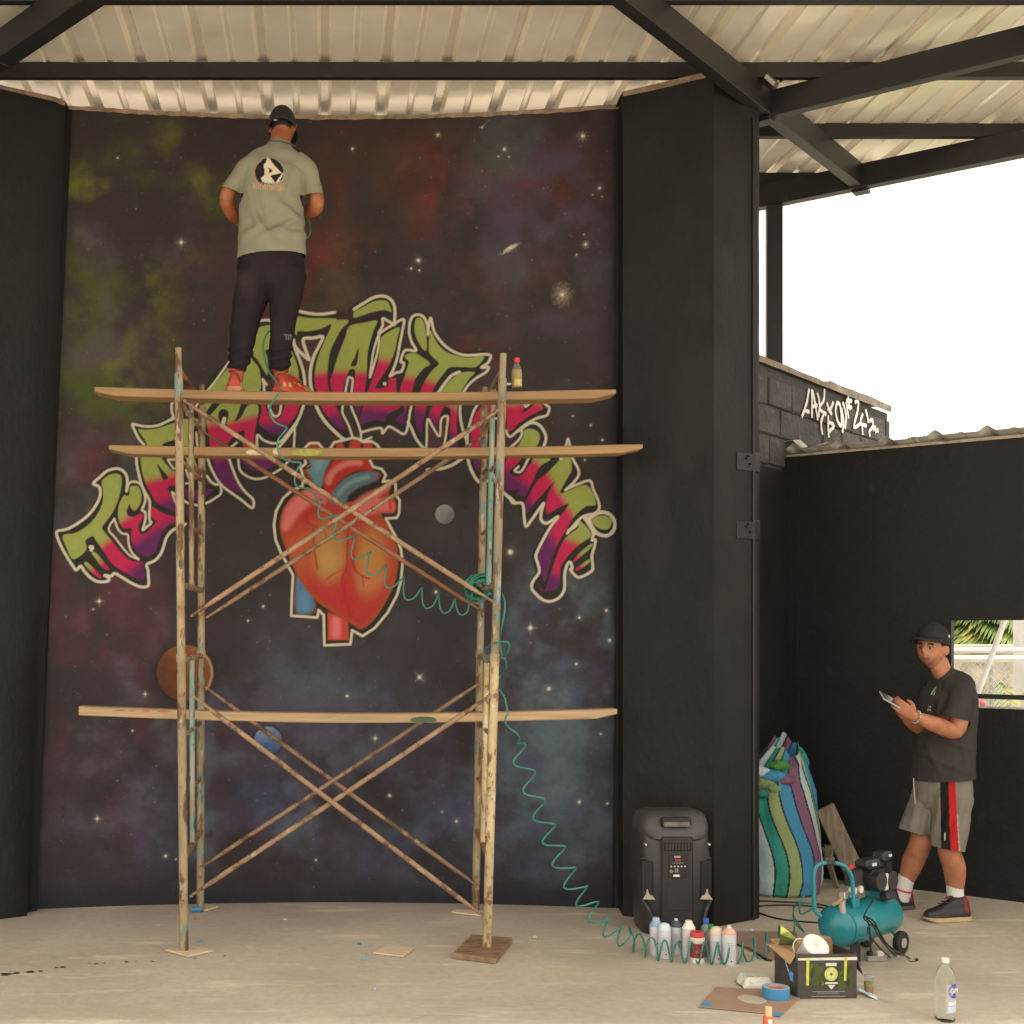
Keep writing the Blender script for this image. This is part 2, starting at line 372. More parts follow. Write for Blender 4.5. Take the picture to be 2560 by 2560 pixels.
# ------------------------------------------------------------------ low black wall with window opening
kw = empty('black_yard_wall', (3.18, 8.86, 0), 'low black painted wall on the right with a long window opening behind the man', 'wall')
k0, k1 = Vector((3.14, 8.895, 0)), Vector((5.85, 6.68, 0)); kd = (k1-k0).normalized(); kn = Vector((kd.y, -kd.x, 0)); kn = -kn if kn.y > 0 else kn
KZ = 2.885
def on_kw(px, py):
    r = P(px, py, 1)-Vector((0, 0, CH)); k = (k0-Vector((0, 0, CH))).dot(kn)/r.dot(kn); return Vector((0, 0, CH))+r*k
wa = on_kw(2378, 1551); wb = on_kw(2378, 1767); zt_, zb_ = wa.z, wb.z; sW = (wa-k0).dot(kd); sE = sW+1.25; kl = (k1-k0).length
th = -kn*.07
def slab(mb, s0, s1, z0, z1, nx=10, nz2=10):
    c = k0+kd*((s0+s1)/2)+th*.5; mb.bar(k0+kd*s0+th*.5+Vector((0, 0, (z0+z1)/2)), k0+kd*s1+th*.5+Vector((0, 0, (z0+z1)/2)), .07, z1-z0)
mb = MB(); slab(mb, 0, sW, 0, KZ); slab(mb, sE, kl, 0, KZ); slab(mb, sW, sE, 0, zb_); slab(mb, sW, sE, zt_, KZ)
mb.build('wall_body', m_black, kw)
mb = MB(); mb.bar(k0+kd*sW+th*.5+Vector((0, 0, zb_+.072)), k0+kd*sE+th*.5+Vector((0, 0, zb_+.072)), .04, .03); mb.build('window_bar', m_steel, kw)
mb = MB(); mb.bar(k0+kd*(sW-.0)+th*.5+Vector((0, 0, zb_+.004)), k0+kd*sE+th*.5+Vector((0, 0, zb_+.004)), .08, .008); mb.build('window_sill', M('worn_sill', (.45, .43, .40), .8, var=.2, scale=15), kw)
mb = MB(); mb.bar(k0+kd*.02-th*.28+Vector((0, 0, KZ/2-.01)), k0+kd*.16-th*.28+Vector((0, 0, KZ/2-.01)), .04, KZ-.02); mb.build('corner_pilaster', m_black, kw)
mb = MB(); rows = []
for i in range(40):
    p = k0+kd*(kl*i/39); rows.append([p-th*.05+Vector((0, 0, KZ-.004)), p-th*.10+Vector((0, 0, KZ+.012+random.uniform(-.004, .006))), p+th*.5+Vector((0, 0, KZ+.02))])
mb.grid(rows, smooth=False); mb.build('mortar_edge', M('pale_mortar', (.40, .35, .27), .9, var=.3, scale=20, bump=.006), kw)

# corrugated sheet roof that ends on top of that wall
m_zinc = M('weathered_zinc', (.42, .40, .36), .5, metal=.35, var=.25, scale=6, bump=.002, bscale=25)
lr = empty('lean_to_roof', (4.4, 8.2, KZ+.03), 'corrugated zinc lean-to roof lying on top of the low black wall', 'roof')
def corr(xx, per=.30):                               # ridge profile of the lean-to sheets
    a = (xx % per)/per
    return .036*max(0, 1-abs(a-.5)/.15)**.8+.008*max(0, 1-abs(((a+.5) % 1)-.5)/.08)
nsheet = 4; s_ = .10
for i in range(nsheet):
    s0, s1 = s_+i*.80, s_+(i+1)*.80+.04; rows = []
    nn = 60
    for j, (off, dz) in enumerate(((-.10, 0.0), (1.6, -.22))):
        rows.append([k0+kd*(s0+(s1-s0)*k/nn)+th.normalized()*off+Vector((0, 0, KZ+.035+.003*(i % 2)+dz+.018*i*.3+corr(s0+(s1-s0)*k/nn)*(1.0))) for k in range(nn+1)])
    mb = MB(); mb.grid(rows); mb.build('roof_sheet', m_zinc, lr, thick=.0015)
# bent loose flashing at its left end
mb = MB(); rows = []
pts = [(0, .0, .0), (.02, .02, .085), (.10, .06, .095), (.17, .03, .03), (.27, .0, .035), (.36, -.01, .05)]
for off in (0, .16):
    rows.append([k0+kd*(.02+s0)+th.normalized()*(-.08+off+y)+Vector((0, 0, KZ+.012+z+(.02 if off else 0)*(1 if s0 < .2 else -1))) for s0, y, z in pts])
mb.grid(rows); mb.build('bent_flashing', M('pale_flashing', (.62, .58, .48), .35, metal=.4, var=.2, scale=9), lr, thick=.002)

# ------------------------------------------------------------------ canopy roof: beams, purlins, sheets, post
ZB = 4.88                                            # underside of the purlins, top of the beams
m_gal = M('galvanised_sheet', (.92, .86, .75), .24, metal=.30, var=.10, scale=1.6, bump=.006, bscale=5.0, detail=3)
cr_ = empty('canopy_roof', (3.06, 9.13, 0), 'open canopy roof of ribbed galvanised sheets on black steel beams', 'roof')
def beam(a, c2, hgt=.155, wd=.075, name='steel_beam', mat=m_steel, top=ZB):
    mb = MB(); mb.bar((a[0], a[1], top-hgt/2), (c2[0], c2[1], top-hgt/2), wd, hgt); return mb.build(name, mat, cr_, bevel=.004)
dBC = Vector((.79, -.613)).normalized(); dA = Vector((.653, .757)).normalized()
A0 = Vector((1.865, 6.706)); beam(A0-dA*3.3, Vector((3.70, 8.83)))
Bn = Vector((2.60, 7.63)); beam(Bn, Bn+dBC*6.5, top=ZB-.003)
C0 = Vector((3.02, 9.30)); beam(C0-dBC*.6, C0+dBC*7.5, .16, .09, top=ZB-.006)
beam((-1.72, 6.86), (.65, 4.23), .155, .11, top=ZB-.002); beam((-1.72, 6.86), (-3.9, 9.25), .155, .09, top=ZB-.004)
# joint caps under the beam crossings
for q in ((2.615, 7.60), (3.70, 8.82)):
    mb = MB(); mb.box((q[0], q[1], ZB-.170), (.10, .10, .028), rotz(R(-38)), .004); mb.build('joint_plate', m_steel, cr_)
pd = P(1935, 890, 9.13); mb = MB(); mb.box((pd.x, 9.13, (3.52+ZB-.17)/2), (.108, .10, ZB-.17-3.52), rotz(R(-12)), .005); mb.build('roof_post', m_steel, cr_)
SP = .894; Y1 = 7.385
def c_line_x(y):                                     # x of the roof edge (beam C) at depth y
    return C0.x+dBC.x/dBC.y*(y-C0.y)
for k in range(-3, 5):
    y = Y1+k*SP; xr = min(6.0, c_line_x(y)+.75) if y > 6 else 6.0
    mb = MB(); mb.bar((-6.0, y+.025, ZB+.0425), (xr, y+.025, ZB+.0425), .05, .085); mb.build('purlin', m_steel, cr_, bevel=.003)
PER = .356
def rib(x):
    a = ((x-.005)/PER) % 1.0; d0 = min(a, 1-a); d1 = abs(a-.5)
    return .042*min(1, max(0, (.115-d0)/.045))+.014*min(1, max(0, (.06-d1)/.03))
xs_all = []
for k in range(-17, 19):
    for a in (0, .06, .116, .28, .438, .468, .5, .532, .562, .72, .884, .94):
        xs_all.append(.005+(k+a)*PER)
def y_end(x):                                        # far end of the sheets: run on unseen behind the mural to hold back light, cut along beam C on the right
    return min(11.0, C0.y+dBC.y/dBC.x*(x-C0.x)+.62) if x > 2.2 else 14.0
for k in range(-6, 6):
    xs = [x for x in xs_all if .005+3*k*PER-.045 <= x <= .005+(3*k+3)*PER+.03]
    if not xs: continue
    jit = random.uniform(-.002, .002); rows = []
    ys = [4.1, 4.8, 5.2]+[5.6+.40*i for i in range(20)]  # unseen front edge set short to let sky light reach the floor
    for i, yy in enumerate(ys+[None]):
        rr = []
        for x in xs:
            ye = y_end(x); y = ye if yy is None else min(yy, ye-.02*(len(ys)-i)/len(ys))
            sag = .004*math.sin(math.pi*(y-Y1)/SP)**2
            wav = .004*math.sin(2.1*x+1.7*y)+.003*math.sin(3.7*y-1.3*x+k)
            rr.append(Vector((x, y, ZB+.088+rib(x)+jit+sag*.4+wav*.5+(.0015 if k % 2 else 0))))
        rows.append(rr)
    mb = MB(); mb.grid(rows); o = mb.build('roof_sheet', m_gal, cr_, fix=False)
# floodlight tucked up beside the beam crossing
q = P(1922, 203, 7.42)
fl = empty('floodlight', q, 'small shiny metal floodlight tucked between beam and purlin above the pier', 'lamp')
mb = MB(); mb.box(q, (.11, .06, .04), Matrix.Rotation(.5, 3, 'Y') @ rotz(.4), .006); mb.build('housing', M('scuffed_alloy', (.12, .115, .11), .3, metal=.8, var=.3, scale=12), fl)
mb = MB(); mb.box(q+Vector((-.01, -.045, -.012)), (.08, .012, .025), Matrix.Rotation(.5, 3, 'Y') @ rotz(.4), .003); mb.build('glass_front', M('lamp_glass', (.30, .29, .27), .12, var=.2, scale=20), fl)
mb = MB(); mb.bar(q+Vector((.07, 0, .0)), q+Vector((.12, .02, .06)), .02, .012); mb.build('bracket', m_steel, fl)
# small bird-like scrap of sheet hanging at the beam end (pale tab)
# ------------------------------------------------------------------ mural: painted in a numpy canvas addressed in wall pixels, laid on the wall as vertex paint
MX0, MY0, MX1, MY1 = 90, 235, 1580, 2310
MW, MH = MX1-MX0, MY1-MY0
ILL = np.array((1.12, .96, .83))                                           # paint = seen colour / light on the wall
def pc(c): return np.array(lin(c))/ILL
def up(a, h, w_):                                    # smooth upsampling of a coarse random grid
    ys = np.linspace(0, a.shape[0]-1.001, h); xs = np.linspace(0, a.shape[1]-1.001, w_)
    y0 = ys.astype(int); x0 = xs.astype(int); fy = ys-y0; fx = xs-x0
    fy = (fy*fy*(3-2*fy))[:, None]; fx = (fx*fx*(3-2*fx))[None, :]
    g00 = a[y0][:, x0]; g01 = a[y0][:, x0+1]; g10 = a[y0+1][:, x0]; g11 = a[y0+1][:, x0+1]
    return (g00*(1-fx)+g01*fx)*(1-fy)+(g10*(1-fx)+g11*fx)*fy
def fbm(cell, octs=5, gain=.55):
    out = np.zeros((MH, MW)); amp = 1.0; tot = 0
    for o in range(octs):
        c = max(cell/(2**o), 2.5); out += amp*up(rng.random((int(MH/c)+3, int(MW/c)+3)), MH, MW); tot += amp; amp *= gain
    return out/tot
YY, XX = np.mgrid[MY0:MY1, MX0:MX1].astype(np.float32)
def blob(x, y, rx, ry): return np.exp(-(((XX-x)/rx)**2+((YY-y)/ry)**2))
def sstep(a, lo, hi):
    t_ = np.clip((a-lo)/(hi-lo), 0, 1); return t_*t_*(3-2*t_)
n1, n2, n3, n4 = fbm(170), fbm(120), fbm(140), fbm(90); n5 = fbm(46, 5, .62)
cloud = lambda nn, lo=.46, hi=.68: sstep(nn, lo-.06, hi+.14)
cv = np.empty((MH, MW, 3)); cv[:] = pc((55, 46, 43))
def glaze(mask, c):
    global cv
    mask = np.clip(mask*1.9*(.66+.66*sstep(n5, .25, .75)), 0, .92)
    cv = cv*(1-mask[..., None])+pc(c)*mask[..., None]
glaze(.55*cloud(n4, .40, .70), (62, 52, 50))
gm = np.clip(blob(250, 700, 150, 330)+.7*blob(420, 480, 170, 170)+.5*blob(240, 1000, 130, 160), 0, 1)
glaze(.85*gm*cloud(n1, .42, .66), (71, 74, 34)); glaze(.8*gm*cloud(n2, .55, .72), (100, 97, 39)); glaze(.5*gm*cloud(n3, .55, .75), (82, 71, 68))
rm = np.clip(blob(1060, 700, 330, 240)+.6*blob(760, 760, 200, 180)+.55*blob(1180, 430, 260, 150), 0, 1)
glaze(.75*rm*cloud(n2, .42, .66), (82, 47, 40)); glaze(.55*rm*cloud(n3, .52, .70), (107, 50, 40)); glaze(.35*rm*cloud(n1, .55, .72), (90, 68, 45))
pm = np.clip(blob(1330, 520, 180, 330)+.5*blob(1500, 400, 120, 300), 0, 1)
glaze(.6*pm*cloud(n4, .45, .68), (76, 60, 71)); glaze(.45*pm*cloud(n1, .5, .7), (71, 76, 71))
mm = np.clip(blob(230, 1560, 190, 330)+.7*blob(420, 1900, 260, 200)+.5*blob(300, 1200, 200, 150), 0, 1)
glaze(.75*mm*cloud(n3, .42, .68), (82, 47, 50)); glaze(.5*mm*cloud(n2, .54, .72), (100, 57, 61)); glaze(.4*mm*cloud(n4, .55, .72), (86, 76, 80))
vm = np.clip(blob(1420, 1640, 180, 190)+blob(1380, 1950, 200, 260)+.8*blob(900, 2020, 380, 200)+.5*blob(700, 1800, 300, 180)+.4*blob(480, 2080, 260, 110), 0, 1)
glaze(.7*vm*cloud(n1, .44, .70), (68, 65, 78)); glaze(.55*vm*cloud(n2, .46, .74), (86, 94, 97)); glaze(.35*vm*cloud(n4, .52, .72), (99, 102, 107)); glaze(.75*blob(1420, 1660, 150, 150)*cloud(n2, .42, .66), (94, 105, 102)); glaze(.5*blob(1360, 1900, 120, 170)*cloud(n1, .40, .66), (86, 97, 97)); glaze(.4*blob(820, 1720, 220, 110)*cloud(n3, .42, .66), (80, 86, 86)); glaze(.4*vm*cloud(n3, .54, .72), (80, 60, 82))
glaze(.8*sstep(XX, 1520, 1552), (38, 36, 36)); glaze(.5*sstep(2170-YY, 0, -90), (44, 41, 44))
# bare spray spots: many small stars
for i in range(1000):
    x, y = rng.uniform(MX0+60, MX1-60), rng.uniform(MY0+60, MY1-80); r_ = rng.choice([.7, .9, 1.2, 1.6], p=[.5, .3, .15, .05]); s_ = rng.uniform(.08, .34)
    xi, yi = int(x-MX0), int(y-MY0); w_ = 4
    sub = np.exp(-(((XX[yi-w_:yi+w_, xi-w_:xi+w_]-x)**2+(YY[yi-w_:yi+w_, xi-w_:xi+w_]-y)**2)/(r_*1.3)**2))*s_
    cv[yi-w_:yi+w_, xi-w_:xi+w_] = cv[yi-w_:yi+w_, xi-w_:xi+w_]*(1-sub[..., None])+pc((190, 175, 160))*sub[..., None]
def star(x, y, r_, rays=0, diag=False, c=(215, 200, 172), glow=3.2, s_=.95):
    wn = int(max(30, r_*10)); xi, yi = int(x-MX0), int(y-MY0); sl_ = np.s_[max(0, yi-wn):yi+wn, max(0, xi-wn):xi+wn]
    dx, dy = XX[sl_]-x, YY[sl_]-y; d2 = dx*dx+dy*dy
    r_ = r_*.72; m_ = s_*np.exp(-(d2/r_**2)**1.5)+.09*np.exp(-d2/(r_*glow*.8)**2)
    if rays:
        for a in (np.arange(rays//2)*math.pi/(rays//2)+(math.pi/4 if diag else 0)):
            u, v = dx*np.cos(a)+dy*np.sin(a), -dx*np.sin(a)+dy*np.cos(a); m_ = np.maximum(m_, .55*np.exp(-(v/1.5)**2)*np.clip(1-np.abs(u)/(r_*4.2), 0, 1))
    m_ = np.clip(m_, 0, 1)[..., None]; cv[sl_] = cv[sl_]*(1-m_)+pc(c)*m_
for s_ in ((881, 372, 4.5), (1095, 337, 4, 6), (1261, 373, 5.5), (1246, 391, 2.5), (1272, 392, 2.5), (1457, 340, 6, 8), (1499, 470, 4.5), (1482, 487, 2), (1505, 491, 2), (1464, 611, 4.5, 8), (1441, 637, 2.5), (1460, 586, 2), (1046, 651, 6), (1028, 671, 3.5), (1048, 676, 3.2), (453, 606, 6, 4), (294, 395, 3), (1049, 1693, 6.5, 4, True), (1372, 1722, 6), (868, 1740, 4.5), (938, 1846, 5, 4), (974, 1989, 5), (1141, 2053, 4.5), (1448, 2005, 5), (1518, 2009, 3.5), (1441, 1660, 4), (1326, 1570, 7, 4), (1524, 1601, 5.5), (1516, 1526, 4.5), (1448, 1544, 4), (1276, 1380, 8.5), (248, 1503, 5, 4), (363, 1735, 4, 4), (243, 2047, 5, 4), (414, 2140, 5), (440, 2148, 2.5), (658, 1516, 4), (620, 1552, 3), (331, 1827, 3), (233, 1523, 2.5), (1502, 1835, 3), (1230, 2060, 2.5), (1105, 2030, 2.5), (1090, 1480, 5), (1506, 1100, 3.5), (1477, 1063, 3), (1432, 1040, 2.5), (1462, 1150, 3), (1205, 318, 3, 2), (790, 2150, 3)):
    star(*s_)
# comet-like streak, spiral galaxy, edge-on galaxy
for i in range(30): star(1205+i*.9, 318-i*.9, 1.3*(1-i/40), s_=.35*(1-i/32), glow=1.1)
gx, gy = 1406, 737
for i in range(2000):
    a = rng.uniform(0, 9); r_ = 34*rng.random()**.8; th_ = 2*math.pi*int(a)/9+r_*.05+rng.normal(0, .13)+.5*rng.random()
    x, y = gx+r_*math.cos(th_)*.92, gy+r_*math.sin(th_)*1.05; xi, yi = int(x-MX0), int(y-MY0)
    cv[yi-1:yi+2, xi-1:xi+2] = cv[yi-1:yi+2, xi-1:xi+2]*(1-.11*max(0, 1-r_/38))+pc((165, 142, 118))*(.11*max(0, 1-r_/38))
star(gx, gy, 4.5, glow=4)
for i in range(260):
    u = rng.normal(0, 11); v = rng.normal(0, 2.6); x, y = 1276+u*.86+v*.5, 621-u*.5+v*.86; xi, yi = int(x-MX0), int(y-MY0)
    cv[yi-1:yi+2, xi-1:xi+2] = cv[yi-1:yi+2, xi-1:xi+2]*.8+pc((200, 180, 150))*.2
star(1277, 620, 4, glow=2.2)

PID = np.zeros((MH, MW), np.int16); PNAMES = {0: None}
def sdf(poly, pad=30):
    """signed distance (inside negative) of a closed polygon on its own window"""
    p = np.array([(q[0], q[1]) for q in poly], float)
    x0, x1 = int(max(MX0, p[:, 0].min()-pad)), int(min(MX1, p[:, 0].max()+pad)); y0, y1 = int(max(MY0, p[:, 1].min()-pad)), int(min(MY1, p[:, 1].max()+pad))
    sl_ = np.s_[y0-MY0:y1-MY0, x0-MX0:x1-MX0]; X, Y_ = XX[sl_], YY[sl_]
    d = np.full(X.shape, 1e9, np.float32); ins = np.zeros(X.shape, bool)
    for a, c in zip(p, np.roll(p, -1, 0)):
        e = c-a; l2 = e@e
        if l2 < 1e-9: continue
        t_ = np.clip(((X-a[0])*e[0]+(Y_-a[1])*e[1])/l2, 0, 1)
        d = np.minimum(d, (X-a[0]-t_*e[0])**2+(Y_-a[1]-t_*e[1])**2)
        if a[1] != c[1]:
            cond = ((a[1] <= Y_) != (c[1] <= Y_)) & (X < (c[0]-a[0])*(Y_-a[1])/(c[1]-a[1])+a[0]); ins ^= cond
    d = np.sqrt(d); return sl_, np.where(ins, -d, d)
def cat2(pts, closed=True, seg=4): return [(v.x, v.y) for v in catmull([(x, y, 0) for x, y in pts], seg, closed)]
def fillp(poly, c, soft=1.2, op=1.0, smooth=True, grow=0.0):
    sl_, d = sdf(cat2(poly) if smooth else poly, 30+soft*2); m_ = (op*sstep(-(d-grow), -soft, soft))[..., None]
    cv[sl_] = cv[sl_]*(1-m_)+(pc(c) if not isinstance(c, np.ndarray) else c[sl_])*m_
def stroke(pts, wd, c, soft=1.1, op=1.0, smooth=True, taper=False):
    q = cat2(pts, False, 5) if smooth else pts
    p = np.array(q, float); pad = wd+6
    x0, x1 = int(max(MX0, p[:, 0].min()-pad)), int(min(MX1, p[:, 0].max()+pad)); y0, y1 = int(max(MY0, p[:, 1].min()-pad)), int(min(MY1, p[:, 1].max()+pad))
    sl_ = np.s_[y0-MY0:y1-MY0, x0-MX0:x1-MX0]; X, Y_ = XX[sl_], YY[sl_]; d = np.full(X.shape, 1e9, np.float32); k = len(p)-1
    for i in range(k):
        a, e = p[i], p[i+1]-p[i]; l2 = e@e
        if l2 < 1e-9: continue
        t_ = np.clip(((X-a[0])*e[0]+(Y_-a[1])*e[1])/l2, 0, 1)
        dd = np.sqrt((X-a[0]-t_*e[0])**2+(Y_-a[1]-t_*e[1])**2)
        if taper: dd = dd+wd/2*(i/k)*.8
        d = np.minimum(d, dd)
    m_ = (op*sstep(wd/2-d, -soft, soft))[..., None]; cv[sl_] = cv[sl_]*(1-m_)+pc(c)*m_

# ---- lettering, traced letter by letter (tile origins A..H at six times scale)
T_ = {'A': (130, 1160), 'B': (310, 1030), 'C': (420, 900), 'D': (570, 780), 'E': (760, 730), 'F': (920, 780), 'G': (1110, 930), 'H': (1250, 1190)}
def tl(k, s):
    ox, oy = T_[k]; v = [float(x) for x in s.replace(',', ' ').split()]
    return [(ox+v[i]/6, oy+v[i+1]/6) for i in range(0, len(v), 2)]
GREEN, PINK, PURP, WHT, BLK = (145, 146, 72), (180, 36, 70), (96, 36, 78), (198, 178, 148), (46, 41, 37)
LET = [  # letter, tile, gp, pp, outline
 ('t','A','800 1200 1170 1610','745 265 830 180 920 145 1010 155 1045 220 1040 330 1010 480 960 620 900 740 820 850 755 940 770 1000 880 1130 990 1270 1100 1390 1220 1460 1370 1480 1370 1730 1220 1700 1050 1600 900 1490 790 1330 720 1230 650 1130 610 1080 500 1150 520 1250 480 1330 400 1395 300 1420 220 1260 160 1075 330 1040 470 970 600 860 700 720 760 570 765 400'),
 ('t','A','720 1480 1200 1900','640 1320 720 1400 800 1500 860 1580 800 1580 720 1510 650 1410 595 1340'),
 ('t','A','590 1590 1000 2000','500 1465 560 1500 650 1590 745 1690 700 1705 600 1630 490 1510'),
 ('e','A','1090 830 1290 1150','1165 350 1230 325 1300 345 1335 440 1335 560 1300 640 1240 700 1185 660 1165 600 1120 700 1140 775 1230 790 1310 750 1370 755 1350 830 1300 920 1310 1030 1360 1055 1440 1010 1540 900 1560 850 1490 780 1500 640 1600 700 1750 770 1930 810 1960 850 1930 890 1780 900 1680 990 1630 1090 1580 1230 1530 1330 1460 1385 1370 1375 1270 1310 1205 1200 1185 1090 1195 960 1110 970 1040 930 1000 830 990 700 1020 570 1080 470 1140 480 1165 430'),
 ('a','B','600 960 700 1280','210 265 330 265 480 250 640 200 790 150 900 110 1090 100 1110 150 1000 280 960 320 970 420 1000 500 1060 720 1110 830 1150 980 1060 1020 1000 900 950 790 920 640 870 470 790 420 600 470 575 560 560 680 640 790 720 880 830 900 860 1120 720 1100 655 1140 690 1220 800 1440 800 1510 640 1440 500 1370 420 1250 340 1100 280 930 245 660 300 560 340 480 280 370'),
 ('a','B','600 900 900 1090','930 1150 1020 1160 1150 1180 1340 1150 1280 1230 1150 1310 1000 1310 930 1280'),
 ('t','C','700 900 700 1430','560 600 720 590 570 790 540 760'),
 ('t','C','900 900 1010 1440','620 465 760 290 900 120 1030 20 1180 -30 1250 20 1340 110 1385 240 1375 460 1330 520 1230 560 900 560 640 560'),
 ('r','C','880 920 960 1440','840 590 1090 590 1075 720 1030 850 1000 930 1100 850 1180 700 1260 640 1330 660 1360 740 1350 830 1320 960 1300 1080 1280 1300 1130 1300 1150 1150 1140 1060 1060 1080 980 1150 880 1300 900 1480 950 1640 1000 1780 1060 1900 1110 1990 1020 1970 900 1910 790 1810 730 1700 690 1580 660 1440 630 1290 620 1170 600 1050 570 900 620 830 740 690'),
 ('o','C','1500 380 1560 960','1390 600 1430 600 1480 750 1540 850 1620 880 1700 830 1760 650 1790 600 1960 600 1950 760 1870 900 1780 1010 1700 1090 1600 1110 1480 1060 1370 970 1380 860 1410 760'),
 ('o','C','1400 1000 1400 1440','1110 1480 1660 1480 1560 1600 1420 1660 1280 1650 1170 1580'),
 ('o','D','700 960 700 1560','460 240 560 205 680 215 720 400 680 560 560 570 590 700 600 940 540 880 460 740 380 640 365 500 390 350'),
 ('o','D','700 1240 700 1700','320 670 400 760 470 870 480 1200 250 1200 250 900 280 700'),
 ('o','D','950 950 950 1700','900 640 960 600 1010 720 1050 850 1070 1000 1085 1080 1080 1200 900 1200 860 900'),
 ('t','D','1400 900 1500 1560','1050 70 1200 90 1500 95 1630 100 1810 130 1700 260 1610 420 1530 600 1500 800 1490 1000 1510 1150 1580 1330 1660 1500 1770 1760 1650 1730 1520 1610 1400 1420 1340 1220 1300 1050 1310 850 1360 650 1450 430 1550 190 1400 250 1200 290 1050 285 1030 350 1000 300 1010 180'),
 ('a','E','650 1190 640 1720','750 300 900 220 1050 140 1180 125 1260 150 1300 250 1310 300 1200 270 1000 310 850 360 750 385'),
 ('a','E','650 1190 620 1640','680 515 900 460 1095 430 1050 560 990 750 950 950 945 1150 930 1330 905 1500 870 1660 815 1840 770 1720 745 1510 765 1250 760 1165 690 1160 640 1260 600 1400 575 1515 500 1560 430 1510 395 1320 440 1200 470 1080 540 880 620 680'),
 ('l','E','1200 1020 1150 1780','1155 700 1250 610 1430 530 1400 690 1370 850 1320 1000 1230 1180 1130 1330 1075 1445 1180 1440 1265 1400 1265 1310 1375 1290 1380 1400 1390 1510 1420 1640 1440 1730 1350 1780 1250 1850 1215 1950 1100 1920 960 1950 850 1990 830 1950 890 1700 950 1510 1030 1300 1100 1080 1130 900'),
 ('i','E','1700 1200 1700 1900','1670 420 1730 390 1780 420 1830 600 1840 860 1790 860 1720 760 1660 600'),
 ('i','F','600 970 540 1480','570 640 700 615 800 670 930 775 830 850 740 960 690 1060 660 1190 600 1330 560 1560 530 1690 420 1610 550 1480 530 1380 490 1250 490 1120 540 990 590 830 610 740 560 690'),
 ('t','F','900 1030 800 1460','935 270 1000 400 1080 520 1200 610 1350 660 1500 685 1740 670 1620 820 1430 825 1230 830 1140 920 1040 1050 970 1180 900 1330 860 1500 820 1700 800 1830 740 1740 700 1600 700 1450 740 1320 800 1150 880 990 980 860 1065 780 1000 700 920 610 915 450'),
 ('a','F','1200 1360 1020 1580','1410 905 1600 905 1520 1000 1440 1120 1400 1200 1350 1330 1340 1500 1330 1700 1345 1930 1340 2110 1210 2110 1220 1930 1230 1700 1240 1480 1200 1430 1140 1430 1090 1520 1060 1640 1030 1750 950 1650 910 1560 950 1450 1010 1330 1100 1200 1200 1060 1300 970'),
 ('c','G','600 480 600 1230','650 480 830 430 1000 425 1180 425 1195 560 1150 600 1230 590 1400 460 1490 545 1400 600 1250 680 1100 790 1000 890 950 850 930 640 850 600 740 640 650 740'),
 ('c','G','600 480 600 1230','560 520 650 500 660 700 640 900 640 1100 660 1300 760 1320 800 1400 760 1480 640 1510 560 1500 480 1440 430 1300 400 1100 410 900 440 730 490 610'),
 ('u','G','1350 1330 1130 1600','1200 870 1300 850 1390 880 1440 960 1420 1060 1330 1200 1330 1290 1600 1300 1450 1410 1370 1550 1300 1700 1220 1850 1120 1860 1080 1830 1130 1760 930 1770 900 1560 930 1330 1000 1250 1080 1150 1150 1040 1195 940'),
 ('m','H','980 400 600 620','940 -280 1050 -280 1075 -100 1030 0 900 240 990 240 1300 135 1440 415 1300 450 1180 540 1080 650 1000 800 900 950 820 1120 750 1320 680 1560 650 1560 620 1420 560 1220 620 1080 720 880 830 720 930 570 1030 420 900 460 770 540 700 560 690 420 740 230 820 80 680 220 540 380 390 560 375 410 470 230 560 70 700 -40 830 -170'),
 ('i','H','1060 960 880 1480','1215 680 1370 880 1200 1020 1080 1130 980 1250 910 1370 900 1480 900 1600 830 1700 700 1730 680 1720 740 1530 800 1350 880 1120 960 960 1050 870 1170 780 1180 700'),
 ('i','H','1200 1190 900 1500','1375 1015 1360 1080 1110 1290 1110 1250 1230 1120'),
 ('i','H','1260 1340 900 1700','1335 1250 1330 1310 1160 1420 1140 1390 1240 1310'),
 ('i','H','1000 1200 600 1500','1370 660 1440 610 1560 595 1640 630 1675 680 1640 780 1560 805 1460 770 1390 710'),
 ('i','H','400 1200 500 1400','560 1560 600 1650 650 1725 600 1700'),
]
sds = []
for nm, k, gg, pts in LET: sds.append(sdf(cat2(tl(k, pts)), 34))
letter_no = {}; last = None; cnt = 0
for (nm, k, gg, pts), (sl_, d) in zip(LET, sds):
    m_ = sstep(14.5-d, -1.3, 1.3)[..., None]; cv[sl_] = cv[sl_]*(1-m_)+pc(BLK)*m_
    if nm != last or nm in 'x': cnt += 1; last = nm
    PNAMES[cnt] = ('painted_letter', nm); q = PID[sl_]; q[d < 22] = cnt
